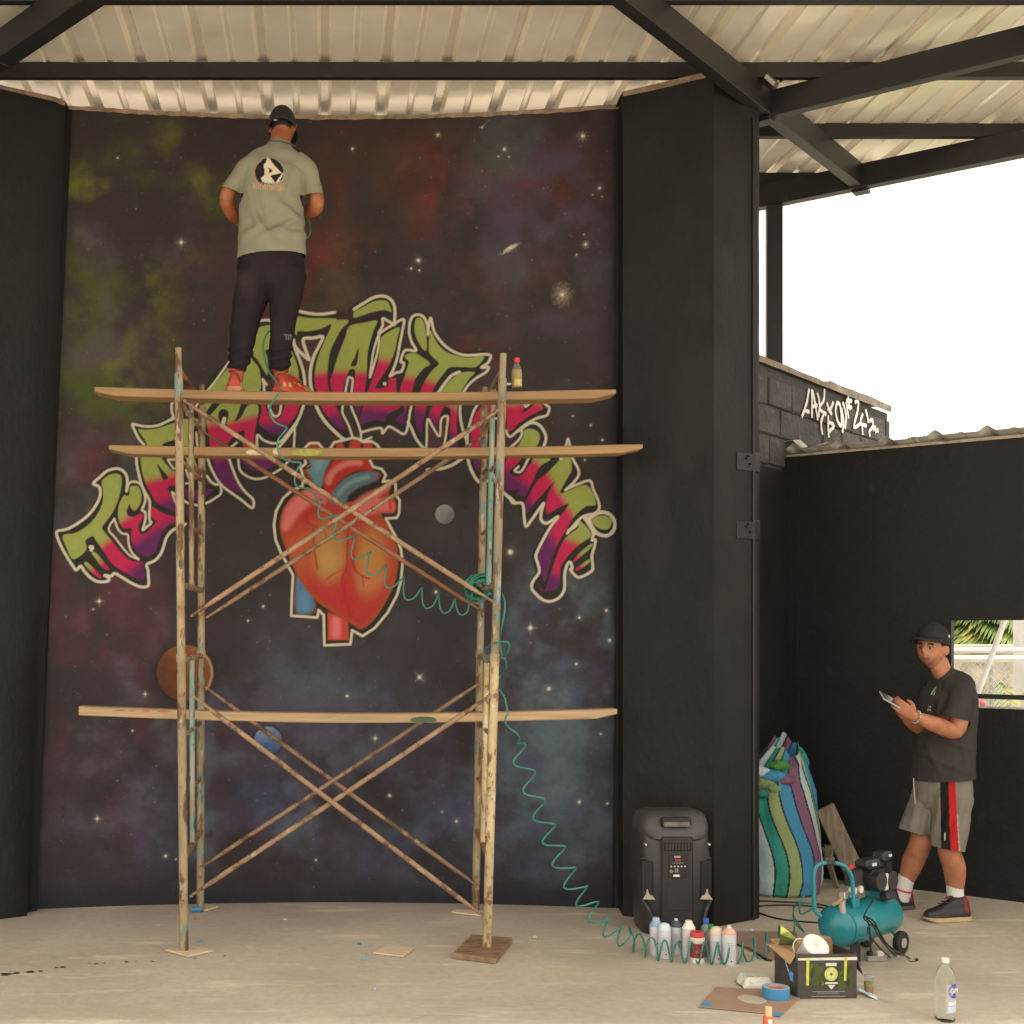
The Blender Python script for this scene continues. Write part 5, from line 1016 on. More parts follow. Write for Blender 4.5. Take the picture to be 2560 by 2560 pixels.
mb = MB(); mb.box(on_tank(.505, .192)+side*.071, (.04, .006, .016), rotz(yaw), .001); mb.build('badge', M('pale_badge', (.55, .62, .65), .4), pump)
mb = MB(); mb.box(on_tank(.89, .215)+side*.06, (.026, .006, .012), rotz(yaw), .001); mb.build('badge', M('pale_badge', (.55, .62, .65), .4), pump)
mb = MB(); mb.box(on_tank(.30, .13)+side*.01, (.08, .06, .085), rotz(yaw), .006); ps = mb.build('pressure_switch', m_bk, co_)
mb = MB(); mb.tube(on_tank(.28, .17), on_tank(.28, .195), .014, 12); mb.build('red_switch', M('red_plastic', (.55, .035, .03), .4), ps)
mb = MB(); mb.tube(on_tank(.14, .0), on_tank(.14, .07), .012, 10); mb.tube(on_tank(.08, .05)+side*.01, on_tank(.36, .052)+side*.01, .010, 10); mb.tube(on_tank(.26, .0), on_tank(.26, .06), .010, 10); mb.box(on_tank(.10, .05)+side*.01, (.035, .035, .04), rotz(yaw), .005); mb.build('manifold', m_alu, co_)
for s_ in (.20, .34):
    mb = MB(); mb.tube(on_tank(s_, .07)+side*.02, on_tank(s_, .07)+side*.045, .019, 16); gg = mb.build('gauge', M('gauge_white', (.6, .58, .55), .3), co_)
    mb = MB(); mb.tube(on_tank(s_, .085)+side*.03, on_tank(s_, .10)+side*.03, .009, 10); mb.build('red_knob', M('red_plastic', (.55, .035, .03), .4), co_)
mb = MB(); mb.tube(on_tank(-.02, .04)+side*.03, on_tank(-.24, .034)+side*.05, .009, 10); mb.build('brass_coupling', M('tan_coupling', (.50, .33, .17), .4, metal=.3), co_)
mb = MB(); mb.tube(on_tank(-.02, .03)+side*.03, on_tank(-.02, -.06)+side*.045, .016, 12); mb.build('water_trap', M('trap_plastic', (.45, .38, .32), .25, trans=.2), co_)
mb = MB(); mb.box(on_tank(.78, .015)+side*.075, (.085, .05, .045), rotz(yaw) @ Matrix.Rotation(-.35, 3, 'X'), .008); mb.build('capacitor_box', m_bk, co_)
mb = MB(); mb.path(catmull([on_tank(.90, -.01), on_tank(.90, .05), on_tank(.97, .06), on_tank(1.06, .045), on_tank(1.07, -.01)], 5), .006, 8); mb.build('rear_handle', m_teal_p, co_)
for s_ in (.25, .80):
    mb = MB(); mb.box(on_tank(s_, .01), (.05, .09, .045), rotz(yaw), .004); mb.build('mount_bracket', m_teal_p, co_)
for sd_ in (-.095, .095):
    q = crr+ad*-.01+side*sd_; q.z = .062
    mb = MB(); mb.tube(q-side*.016, q+side*.016, .060, 24); wh = mb.build('wheel', M('rubber', (.015, .015, .015), .7), co_, bevel=.006)
    mb = MB(); mb.tube(q+side*.0165, q+side*.019, .026, 16); mb.build('hub', M('hub_grey', (.30, .29, .28), .5), wh)
    mb = MB(); mb.bar(q+Vector((0, 0, .0)), crr-ad*.03+side*sd_*.5+Vector((0, 0, -.07)), .03, .012); mb.build('axle_bracket', m_teal_p, co_)
for sd_ in (-.07, .07):
    q = cl+ad*.05+side*sd_; mb = MB(); mb.bar(q+Vector((0, 0, -.075)), Vector((q.x, q.y, .02)), .05, .01); mb.tube((q.x, q.y, .0), (q.x, q.y, .028), .022, 12); mb.build('foot', m_bk, co_)
# cables and extension block
cabs = [[on_tank(.42, .04)+side*.10, P(2160, 2290, 6.35), P(2172, 2310, 6.30), P(2176, 2350, 6.25), G(2178, 2388), G(2184, 2404)], [P(2160, 2290, 6.35), P(2186, 2305, 6.28), P(2205, 2345, 6.25), P(2230, 2372, 6.26), G(2262, 2388), G(2290, 2400), G(2278, 2404), G(2240, 2390), P(2205, 2352, 6.22), P(2180, 2312, 6.26), P(2170, 2330, 6.24), P(2200, 2370, 6.22), G(2225, 2393)], [P(2166, 2296, 6.33), P(2196, 2325, 6.25), P(2214, 2356, 6.22), P(2238, 2376, 6.22), G(2275, 2396), G(2294, 2402), G(2292, 2396)]]
pc_ = empty('power_cable', G(2200, 2400), 'tangled black power cables hanging from the compressor to the floor', 'cable')
for c in cabs: mb = MB(); mb.path(catmull(c, 7), .0042, 6); mb.build('cable_strand', m_cbl, pc_)
e = empty('extension_block', G(2188, 2404), 'grey power strip with white plug on the floor beside the compressor', 'power strip')
q = G(2188, 2402)+Vector((0, 0, .015)); mb = MB(); mb.box(q, (.10, .05, .028), rotz(.1), .004); mb.build('strip_body', M('strip_grey', (.33, .31, .28), .5), e)
mb = MB(); mb.box(q+Vector((.02, -.01, .024)), (.035, .03, .028), rotz(.1), .005); mb.build('plug', M('plug_white', (.68, .66, .62), .45), e)
mb = MB(); mb.box(q+Vector((-.03, -.005, .022)), (.028, .026, .026), rotz(.2), .005); mb.build('plug', m_cbl, e)
fc = empty('floor_cable', G(1960, 2280), 'black cables running on the floor from the pier to the compressor', 'cable')
for c in ([G(1890, 2254), G(1960, 2257), G(2040, 2262), G(2075, 2270)], [G(1890, 2268), G(1950, 2265), G(2030, 2268), G(2080, 2278)], [G(1895, 2284), G(1940, 2298), G(2000, 2306), G(2050, 2309)], [G(1836, 2362), G(1870, 2374), G(1895, 2388), G(1915, 2402), G(1930, 2404)]):
    mb = MB(); mb.path(catmull([p+Vector((0, 0, .006)) for p in c], 7), .005, 6); mb.build('cable_strand', m_cbl, fc)
# ------------------------------------------------------------------ printed carton with things in it
m_card = M('cardboard', (.40, .25, .125), .8, var=.12, scale=10, stretch=(1, 1, 6)); m_cardi = M('cardboard_inside', (.40, .25, .12), .85, var=.12, scale=10)
m_print = M('dark_print', (.055, .048, .040), .55, var=.2, scale=14)
A_, B_ = G(1993, 2497), G(2141, 2496); W_ = (B_-A_); ex = W_.normalized(); ey = Vector((-ex.y, ex.x, 0)); BWd, BHt, BDp = W_.length, .205, .19
bx = empty('printed_carton', (A_+B_)/2, 'open dark printed carton with green leaf pattern holding painting supplies', 'carton')
def bp(u, v, z): return A_+ex*u+ey*v+Vector((0, 0, z+.001))
ey = (ey+ex*-.16).normalized()
def panel(name, pts, mat, tk=.004, par=None):
    nrm = (pts[1]-pts[0]).cross(pts[2]-pts[0]).normalized(); mb = MB(); mb.prism(pts, nrm*tk); return mb.build(name, mat, par or bx)
fr = panel('front_panel', [bp(0, 0, 0), bp(BWd, 0, 0), bp(BWd, 0, BHt), bp(0, 0, BHt)], m_print)
panel('left_panel', [bp(0, BDp, 0), bp(0, .004, 0), bp(0, .004, BHt), bp(0, BDp, BHt)], m_print); panel('right_panel', [bp(BWd, .004, 0), bp(BWd, BDp, 0), bp(BWd, BDp, BHt), bp(BWd, .004, BHt)], m_print)
panel('rear_panel', [bp(BWd, BDp, 0), bp(0, BDp, 0), bp(0, BDp, BHt), bp(BWd, BDp, BHt)], m_cardi); panel('bottom_panel', [bp(0, 0, .003), bp(0, BDp, .003), bp(BWd, BDp, .003), bp(BWd, 0, .003)], m_cardi)
panel('left_flap', [bp(0, BDp, BHt), bp(0, .01, BHt), bp(-.040, -.005, BHt-.045), bp(-.052, BDp*.9, BHt+.005)], m_card)
panel('rear_flap', [bp(BWd*.52, BDp, BHt), bp(0, BDp, BHt), bp(.0, BDp+.05, BHt+.012), bp(BWd*.50, BDp+.04, BHt+.018)], m_card); panel('rear_flap', [bp(BWd, BDp, BHt), bp(BWd*.54, BDp*.95, BHt), bp(BWd*.68, BDp*.9, BHt+.045), bp(BWd*.92, BDp*.9, BHt+.034)], m_card)
panel('right_flap', [bp(BWd, .01, BHt), bp(BWd, BDp, BHt), bp(BWd+.045, BDp*.8, BHt-.06), bp(BWd+.032, .0, BHt-.095)], m_print)
def decal(name, pts, mat, lift=.0012):
    mb = MB(); mb.add([bp(u*BWd, -.0045-lift, z*BHt) for u, z in pts], [tuple(range(len(pts)))]); return mb.build(name, mat, fr)
m_cream2 = M('print_cream', (.62, .60, .52), .6, var=.1, scale=30); m_lime = M('print_lime', (.50, .55, .08), .6, var=.2, scale=30); m_leaf = M('print_leaf', (.055, .075, .015), .6, var=.4, scale=24, stretch=(1, 1, .5), patch=[((.22, .27, .02), .58, 20.0), ((.03, .035, .015), .56, 34.0)])
decal('border_print', [(0, .86), (1, .86), (1, .93), (0, .91)], m_cream2); decal('leaf_print', [(.20, .30), (.43, .30), (.43, .80), (.20, .80)], m_leaf); decal('leaf_print', [(.68, .22), (.92, .22), (.92, .80), (.68, .80)], m_leaf)
decal('strip_print', [(.135, .30), (.185, .30), (.195, .92), (.145, .92)], m_lime, .002); decal('strip_print', [(.775, .40), (.815, .40), (.83, .92), (.785, .92)], m_lime, .002)
ci = lambda u0, z0, ru, rz, n_=20: [(u0+ru*math.cos(2*math.pi*i/n_), z0+rz*math.sin(2*math.pi*i/n_)) for i in range(n_)]
decal('round_logo', ci(.56, .55, .112, .155), m_lime, .002)
for i in range(5): decal('logo_spot', ci(.56+.055*math.cos(i*1.257+.3), .55+.075*math.sin(i*1.257+.3), .024, .034, 10), m_cream2, .003)
decal('logo_spot', ci(.56, .55, .018, .026, 10), m_print, .0032)
decal('title_print', [(.47, .73), (.65, .73), (.65, .80), (.47, .80)], m_cream2, .002); decal('title_print', [(.46, .33), (.67, .33), (.67, .37), (.46, .37)], m_cream2, .002); decal('arrow_print', [(.50, .31), (.63, .31), (.565, .20)], m_cream2, .002)
for z, a, c in ((.155, .24, .79), (.118, .32, .70), (.05, .22, .80)): decal('line_print', [(a, z), (c, z), (c, z+.014), (a, z+.014)], M('print_grey', (.32, .31, .28), .6), .002)
e = empty('paint_tub', bp(BWd*.46, BDp*.5, .05), 'white round tub with screw lid tipped inside the printed carton', 'tub')
rt_ = Matrix.Rotation(R(44), 3, 'X') @ Matrix.Rotation(R(10), 3, 'Y'); m_tub = M('tub_white', (.76, .75, .72), .35, var=.04, scale=10); q = bp(BWd*.455, BDp*.66, BHt-.035)
mb = MB(); mb.lathe([(.050, -.05), (.055, .06), (.057, .062)], q, 26, rt_); mb.build('tub_body', m_tub, e)
mb = MB(); mb.lathe([(.061, .058), (.062, .064), (.062, .078), (.058, .082), (.020, .083)], q, 28, rt_); mb.build('lid', m_tub, e)
mb = MB(); mb.lathe([(.012, .083), (.012, .088), (.006, .089)], q, 14, rt_); mb.build('lid_boss', M('tub_boss', (.70, .62, .50), .5), e)
e = empty('lime_wrapper', bp(.03, BDp*.8, BHt), 'crumpled lime green and yellow wrapper sticking out of the carton', 'wrapper')
q = G(2013, 2450)*0+bp(.045, BDp*.9, BHt+.03); mb = MB(); mb.add([q+Vector(v) for v in ((-.03, 0, .02), (.0, .01, .005), (.055, .0, -.015), (.04, -.015, .0), (.005, -.01, .035), (-.028, .005, .062))], [(0, 1, 4, 5), (1, 2, 3, 4)]); mb.build('wrapper_fold', M('lime_foil', (.50, .56, .12), .4, var=.3, scale=30), e, thick=.002)
mb = MB(); mb.add([q+Vector(v) for v in ((-.034, .01, -.03), (.03, .01, -.035), (.05, .0, -.016), (-.03, .0, .018))], [(0, 1, 2, 3)]); mb.build('wrapper_back', M('dark_foil', (.10, .11, .04), .4), e, thick=.002)
e = empty('white_wire', bp(.02, BDp*.5, BHt), 'pale bent wire arching out of the carton', 'wire'); mb = MB(); mb.path(catmull([bp(.03, .07, BHt-.03), bp(.025, .08, BHt+.02), bp(.05, .09, BHt+.047), bp(.085, .10, BHt+.04), bp(.11, .11, BHt+.01)], 6), .003, 6); mb.build('wire_strand', M('pale_wire', (.55, .60, .58), .4), e)
e = empty('blue_tape_scrap', bp(-.012, .06, .09), 'crumpled blue masking tape stuck to the left side of the carton', 'tape'); mb = MB(); q = bp(-.006, .05, .09); mb.add([q+Vector((random.uniform(-.016, .016), -.02+random.uniform(-.01, .01), random.uniform(-.03, .03))) for _ in range(9)], [(0, 1, 2), (2, 3, 4), (4, 5, 6), (6, 7, 8), (1, 3, 5), (0, 4, 7)]); mb.build('scrap', M('tape_blue', (.10, .30, .55), .5, var=.15), e, fix=False)
mb = MB(); mb.path(catmull([bp(-.008, .09, .19), bp(-.02, .06, .15), bp(-.012, .05, .11)], 4), .002, 5); mb.build('scrap_string', M('tape_pale', (.45, .55, .62), .5), e)

# ------------------------------------------------------------------ cardboard sheets and small things on the floor
m_cs = M('cardboard_sheet', (.36, .235, .165), .85, var=.10, scale=8); m_cs2 = M('cardboard_sheet_dark', (.29, .20, .15), .85, var=.12, scale=8)
s1 = pad('cardboard_sheet', [(1746, 2520), (1790, 2470), (1875, 2476), (1992, 2470), (2000, 2497), (1954, 2540)], .004, m_cs, 'brown cardboard sheet with blue tape tabs under the tape roll', 'cardboard')
s2 = pad('cardboard_sheet', [(1842, 2331), (1990, 2331), (2000, 2361), (1953, 2402), (1923, 2400), (1844, 2365)], .004, m_cs2, 'darker brown cardboard sheet lying behind the spray cans', 'cardboard')
m_tape = M('tape_blue', (.10, .30, .55), .5, var=.15)
for pts in ([(1753, 2520), (1777, 2522), (1778, 2512), (1758, 2509)], [(1932, 2543), (1952, 2545), (1955, 2537), (1934, 2535)]):
    mb = MB(); mb.prism([G(x, y)+Vector((0, 0, .008)) for x, y in pts], (0, 0, .0015)); mb.build('tape_tab', m_tape, s1)
mb = MB(); c = G(1880, 2503); mb.add([c+Vector((.062*math.cos(a), .072*math.sin(a), .0085)) for a in np.linspace(0, 6.28, 25)[:-1]], [tuple(range(24))]); mb.build('pale_ring_stain', M('pale_stain', (.52, .44, .33), .8, var=.15, scale=20), s1)
# masking tape roll
c = G(1940, 2498); e = empty('tape_roll', c+Vector((0, 0, .008)), 'blue masking tape roll lying flat on the cardboard sheet', 'tape')
mb = MB(); mb.lathe([(.042, 0), (.060, 0), (.0605, .003), (.0605, .047), (.060, .05), (.042, .05), (.042, 0)], (0, 0, 0), 36, None, False); mb.build('tape_winding', M('tape_blue2', (.055, .23, .46), .45, var=.08), e, local=True)
mb = MB(); mb.lathe([(.040, .001), (.0418, .001), (.0418, .0505), (.040, .0505), (.040, .001)], (0, 0, 0), 30, None, False); mb.build('core', M('core_card', (.50, .42, .36), .8), e, local=True)
mb = MB(); mb.lathe([(.0435, .0502), (.0590, .0502)], (0, 0, 0), 36, None, False); mb.build('side_band', M('tape_side', (.38, .50, .60), .5, var=.15, scale=30), e, local=True)
mb = MB(); mb.lathe([(.0398, .012), (.0398, .040)], (0, 0, 0), 30, None, False); mb.build('core_label', M('core_pink', (.62, .18, .20), .6, var=.25, scale=60), e, local=True)
# pack of wipes
c = G(1897, 2470); e = empty('wipes_pack', c, 'flat white and green wrapped packet lying beside the tape roll', 'packet'); mb = MB(); rows = []
for j in range(13):
    v = j/12; row_ = []
    for i in range(21):
        u = i/20; ed = min(1, 6*min(u, 1-u)+.15)*min(1, 5*min(v, 1-v)+.25); row_.append(Vector(((u-.5)*.155-.01*v, v*.12-.02, .004+.046*ed+random.uniform(-.0015, .0015))))
    rows.append(row_)
mb.grid(rows); mb.grid([[Vector((p.x, p.y, .003)) for p in rows[0]], rows[0]]); mb.build('wrapper', M('wipes_print', (.70, .70, .62), .3, var=.06, scale=10, bump=.003, bscale=60, patch=[((.20, .36, .20), .60, 22.0), ((.62, .40, .36), .68, 14.0)]), e, local=True)
mb = MB(); mb.box((-.045, .055, .041), (.03, .022, .002), rotz(.05)); mb.build('dark_label', M('wipes_dark', (.06, .09, .08), .5), e, local=True)
# glue bottle cut by the lower frame edge
c = G(1921, 2590); e = empty('glue_bottle', c, 'small bottle with tan cap and red and white label at the lower frame edge', 'bottle')
mb = MB(); mb.lathe([(.020, 0), (.0225, .003), (.0225, .078), (.018, .084)], n=20); mb.build('bottle_body', M('glue_red', (.55, .10, .05), .4, var=.1), e, local=True)
mb = MB(); mb.box((0, -.0205, .045), (.018, .006, .06), None, .001); mb.build('white_label', M('glue_label', (.72, .66, .52), .5, var=.2, scale=50, patch=[((.5, .1, .08), .62, 90.0)]), e, local=True)
mb = MB(); mb.lathe([(.015, .084), (.0145, .118), (.0125, .122)], n=18); mb.build('cap', M('glue_cap', (.62, .38, .20), .5), e, local=True)
# cup with sauce, face mask
c = G(2172, 2484); e = empty('sauce_cup', c, 'small clear cup half full of brown and green liquid beside the carton', 'cup')
mb = MB(); mb.lathe([(.0165, 0), (.019, .002), (.0225, .078), (.0235, .080)], n=20); mb.build('cup_wall', M('cup_clear', (.85, .85, .82), .1, trans=.9, ior=1.15), e, local=True)
mb = MB(); mb.lathe([(.0155, .003), (.0185, .036)], n=20); mb.build('brown_liquid', M('brown_liquid', (.36, .17, .03), .3, var=.1), e, local=True); mb = MB(); mb.lathe([(.0187, .0365), (.0203, .056)], n=20); mb.build('green_liquid', M('green_liquid', (.36, .36, .05), .3, var=.1), e, local=True)
mb = MB(); mb.lathe([(.0245, .079), (.0245, .083), (.018, .087), (.006, .088)], n=20); mb.build('lid', M('lid_clear', (.80, .80, .78), .15, trans=.6), e, local=True)
e = empty('face_mask', G(2170, 2490), 'crumpled pale blue face mask on the floor beside the carton', 'mask'); mb = MB(); rows = []
for u in np.linspace(0, 1, 12): rows.append([G(2146+48*u, 2470+26*u+v*9-4, .006+.02*(1-u)**2+.004*math.sin(9*u+3*v)) for v in np.linspace(0, 1, 5)])
mb.grid(rows); mb.build('mask_cloth', M('mask_blue', (.55, .64, .70), .7, var=.06), e, thick=.002)
mb = MB(); mb.path(catmull([G(2194, 2494, .006), G(2215, 2500, .004), G(2236, 2505, .004), G(2241, 2508, .004), G(2225, 2507, .004), G(2200, 2499, .005)], 6), .002, 5); mb.build('ear_loop', M('loop_grey', (.45, .42, .38), .7), e)
# water bottle
c = G(2363, 2551); e = empty('water_bottle', c, 'clear plastic water bottle with white cap and blue round label, standing alone', 'bottle')
prof = [(.034, 0), (.0405, .006), (.0415, .02), (.039, .035), (.041, .05), (.0415, .165), (.041, .178), (.036, .205), (.024, .232), (.0145, .245), (.0135, .258)]
mb = MB(); mb.lathe(prof, n=32); mb.build('bottle_shell', M('pet_clear', (.93, .95, .95), .06, var=.01, trans=.96, ior=1.18), e, local=True)
mb = MB(); mb.lathe([(.0165, .252), (.0168, .255), (.0168, .270), (.0155, .272)], n=20); mb.build('cap', M('cap_white', (.72, .72, .70), .4), e, local=True)
def cyl_patch(name, r_, a0, a1, z0, z1, mat, shape=None, par=None, n_=16, m_=10):
    mb = MB()
    if shape == 'disc':
        vs_ = [Vector((r_*math.sin((a0+a1)/2), -r_*math.cos((a0+a1)/2), (z0+z1)/2))]
        for i in range(28):
            t2 = 2*math.pi*i/28; a = (a0+a1)/2+(a1-a0)/2*math.cos(t2); vs_.append(Vector((r_*math.sin(a), -r_*math.cos(a), (z0+z1)/2+(z1-z0)/2*math.sin(t2))))
        mb.add(vs_, [(0, i+1, (i+1) % 28+1) for i in range(28)], True)
    else: mb.grid([[Vector((r_*math.sin(a), -r_*math.cos(a), z)) for a in np.linspace(a0, a1, n_)] for z in np.linspace(z0, z1, m_)])
    return mb.build(name, mat, par or e, local=True, autosmooth=False)
cyl_patch('label_film', .0422, -.35, 1.35, .042, .165, M('label_film', (.80, .82, .84), .25, trans=.7, ior=1.05)); lb = cyl_patch('blue_disc', .0427, -.15, 1.25, .105, .168, M('label_blue', (.055, .06, .36), .4, var=.05), 'disc')
text_mesh('OM', .030, M('print_white', (.8, .8, .8), .5), (.0427*math.sin(.48), -.0432*math.cos(.48)-.0006, .138), (R(90), 0, .48), e, 'label_lettering')
cyl_patch('label_strip', .0427, -.2, 1.25, .048, .072, M('label_pale', (.45, .52, .68), .4, var=.1, scale=60))
cyl_patch('label_strip', .0427, -.2, 1.25, .076, .092, M('label_grey', (.60, .60, .66), .4, var=.15, scale=90))
# bottle and marker on the top plank
c = P(1292, 970, 6.93); e = empty('oil_bottle', c, 'small bottle of yellow liquid with red cap on the top plank', 'bottle')
mb = MB(); mb.lathe([(.026, 0), (.029, .004), (.029, .085), (.026, .098), (.014, .128), (.012, .140)], n=20); mb.build('bottle_shell', M('pet_thin', (.85, .85, .80), .08, trans=.9, ior=1.1), e, local=True)
mb = MB(); mb.lathe([(.025, .004), (.0275, .006), (.0275, .082), (.024, .098)], n=20); mb.build('yellow_liquid', M('yellow_liquid', (.42, .30, .03), .2, var=.15), e, local=True)
mb = MB(); mb.lathe([(.015, .138), (.016, .142), (.016, .160), (.013, .163)], n=18); mb.build('red_cap', M('red_cap', (.58, .04, .04), .4), e, local=True)
cyl_patch('label', .0295, -.6, 1.0, .008, .042, M('yellow_label', (.50, .42, .16), .5, var=.3, scale=50))
c = P(1276, 962, 6.95); e = empty('marker_pen', c, 'small white and black marker pen beside the bottle on the top plank', 'marker'); mb = MB(); mb.tube(c+Vector((-.03, 0, .004)), c+Vector((.02, 0, .004)), .007, 10); mb.build('pen_barrel', M('pen_white', (.7, .68, .64), .4), e); mb = MB(); mb.tube(c+Vector((-.035, .0, -.011)), c+Vector((.06, 0, -.011)), .007, 10); mb.build('pen_cap', m_ink, e)

# scraps on the floor
rs2 = random.Random(11)
def scrap(px, py, s, c, label, cat='scrap', group='scraps on the floor', name='floor_scrap', h=.012):
    p = G(px, py); mb = MB(); N = 9; top = [p+Vector((s*math.cos(6.283*i/N)*rs2.uniform(.6, 1.1), s*.7*math.sin(6.283*i/N)*rs2.uniform(.6, 1.1), .002)) for i in range(N)]
    cen = p+Vector((rs2.uniform(-.2, .2)*s, 0, h)); mb.add(top+[cen, p+Vector((0, 0, .001))], [(i, (i+1) % N, N) for i in range(N)]+[((i+1) % N, i, N+1) for i in range(N)])
    o = mb.build(name, M('scrap_%d_%d_%d' % c, lin(c), .6, var=.15, scale=40)); tag(o, label, cat, group)
mb = MB(); p = G(491, 2281); mb.path([p+Vector((-.028, 0, .017)), p+Vector((.028, .004, .017))], .016, 12); o = mb.build('tape_scrap', M('tape_deep', (.05, .22, .42), .5, var=.2)); tag(o, 'rolled up blue tape beside the rear left scaffold post', 'tape', 'scraps on the floor')
scrap(492, 2297, .022, (170, 110, 70), 'orange brown chip just in front of the rolled blue tape'); scrap(501, 2355, .022, (75, 150, 185), 'crumpled blue tape between front and rear left scaffold posts', 'tape'); scrap(898, 2361, .016, (50, 110, 140), 'small dark blue tape scrap left of the loose pale board, upper one', 'tape'); scrap(909, 2400, .022, (90, 160, 190), 'flat blue tape scrap left of the loose pale board, lower one', 'tape'); scrap(28, 2429, .010, (80, 140, 170), 'tiny blue scrap on the floor at the left frame edge', 'tape'); scrap(936, 2474, .018, (190, 150, 190), 'pinkish lilac petal-like scrap on the floor near the centre'); scrap(712, 2300, .022, (200, 195, 180), 'white crumpled paper bit on the floor below the heart', 'paper'); scrap(1336, 2344, .022, (205, 195, 175), 'white paper bit right of the front right scaffold post', 'paper'); scrap(1880, 2327, .018, (175, 195, 205), 'pale blue scrap on the floor behind the dark cardboard', 'paper')
scrap(395, 2313, .03, (200, 185, 160), 'pale flake on the floor left of the front left scaffold post', 'paper', h=.004); scrap(1127, 2328, .026, (180, 175, 165), 'translucent plastic ring on the floor left of the dark wood pad', h=.004)
for i, (x, y, s) in enumerate(((15, 2437, .03), (40, 2434, .022), (75, 2431, .024), (102, 2429, .012), (140, 2420, .010), (158, 2419, .016), (224, 2410, .008), (240, 2411, .012), (260, 2409, .008), (316, 2406, .011), (340, 2405, .006), (382, 2405, .008), (488, 2397, .010), (562, 2391, .009), (833, 2390, .006), (915, 2387, .005))):
    p = G(x, y); mb = MB(); N = 12; mb.add([p+Vector((s*math.cos(6.283*k/N)*rs2.uniform(.7, 1.2), s*.8*math.sin(6.283*k/N)*rs2.uniform(.7, 1.2), .004)) for k in range(N)], [tuple(range(N))])
    o = mb.build('dark_drip', M('drip_dark', (.06, .05, .04), .6)); adopt(o, bpy.data.objects['ground'])
# ------------------------------------------------------------------ yard seen through the window opening
m_wp = M('white_pipe_paint', (.74, .73, .70), .45, var=.08, scale=8)
def pipe_thing(name, label, cat, pts, r, mat=m_wp, group=None):
    e = empty(name, Vector(pts[0]), label, cat, group); mb = MB(); mb.path([Vector(p) for p in pts], r, 14); mb.build('pipe', mat, e); return e
yr = 10.6
e = empty('pipe_railing', (5.6, yr, 0), 'white double pipe railing crossing behind the window opening', 'railing')
for py, r in ((1648, .030), (1627, .022)):
    mb = MB(); mb.tube(P(2250, py, yr), P(2900, py-4, yr), r, 14); mb.build('rail', m_wp, e)
for px in (2300, 2700): mb = MB(); q = P(px, 1640, yr+.05); mb.tube((q.x, q.y, 0), q, .03, 12); mb.build('rail_post', m_wp, e)
a, c2 = P(2516, 1540, 9.9), P(2430, 1772, 9.9); d = (c2-a).normalized()
e = empty('slanted_pole', (c2.x, c2.y, 0), 'white slanted pole in front of the railing outside the window', 'pole'); mb = MB(); mb.tube(a-d*1.5, c2+d*((c2.z)/max(.1, -d.z)), .021, 14); mb.build('pole_tube', m_wp, e)
q = P(2566, 1600, 11.0); e = empty('white_column', (q.x, q.y, 0), 'white rectangular column at the right edge of the window opening', 'column')
mb = MB(); mb.box((q.x+.03, q.y, 1.95), (.19, .2, 1.62), None, .008); mb.build('shaft', m_wp, e); mb = MB(); mb.box((q.x+.04, q.y+.02, .57), (.10, .1, 1.14), None, .006); mb.build('stub', m_wp, e)
yf = 11.6; e = empty('chain_link_fence', (6.3, yf, 0), 'grey chain link fence behind the white railing in the yard', 'fence')
x0, x1, z0, z1 = 4.9, 8.2, .02, 1.42; ptc = .062; m_wire = M('fence_wire', (.50, .49, .46), .5, metal=.3); mb = MB(); hgt = z1-z0
x = x0-hgt
while x < x1+hgt:
    for s in (1, -1):
        a = Vector((x, yf, z0)); c2 = Vector((x+hgt*.9 if s > 0 else x-hgt*.9, yf+.004*s, z1)); mb.bar(a, c2, .0045, .0045)
    x += ptc
o = mb.build('wire_mesh', m_wire, e, fix=False, autosmooth=False); o['kind'] = 'stuff'
for px in (2330, 2478, 2640): q = P(px, 1650, yf+.03); mb = MB(); mb.tube((q.x, q.y, 0), (q.x, q.y, 1.45), .022, 10); mb.build('fence_post', M('fence_post', (.45, .46, .46), .5), e)
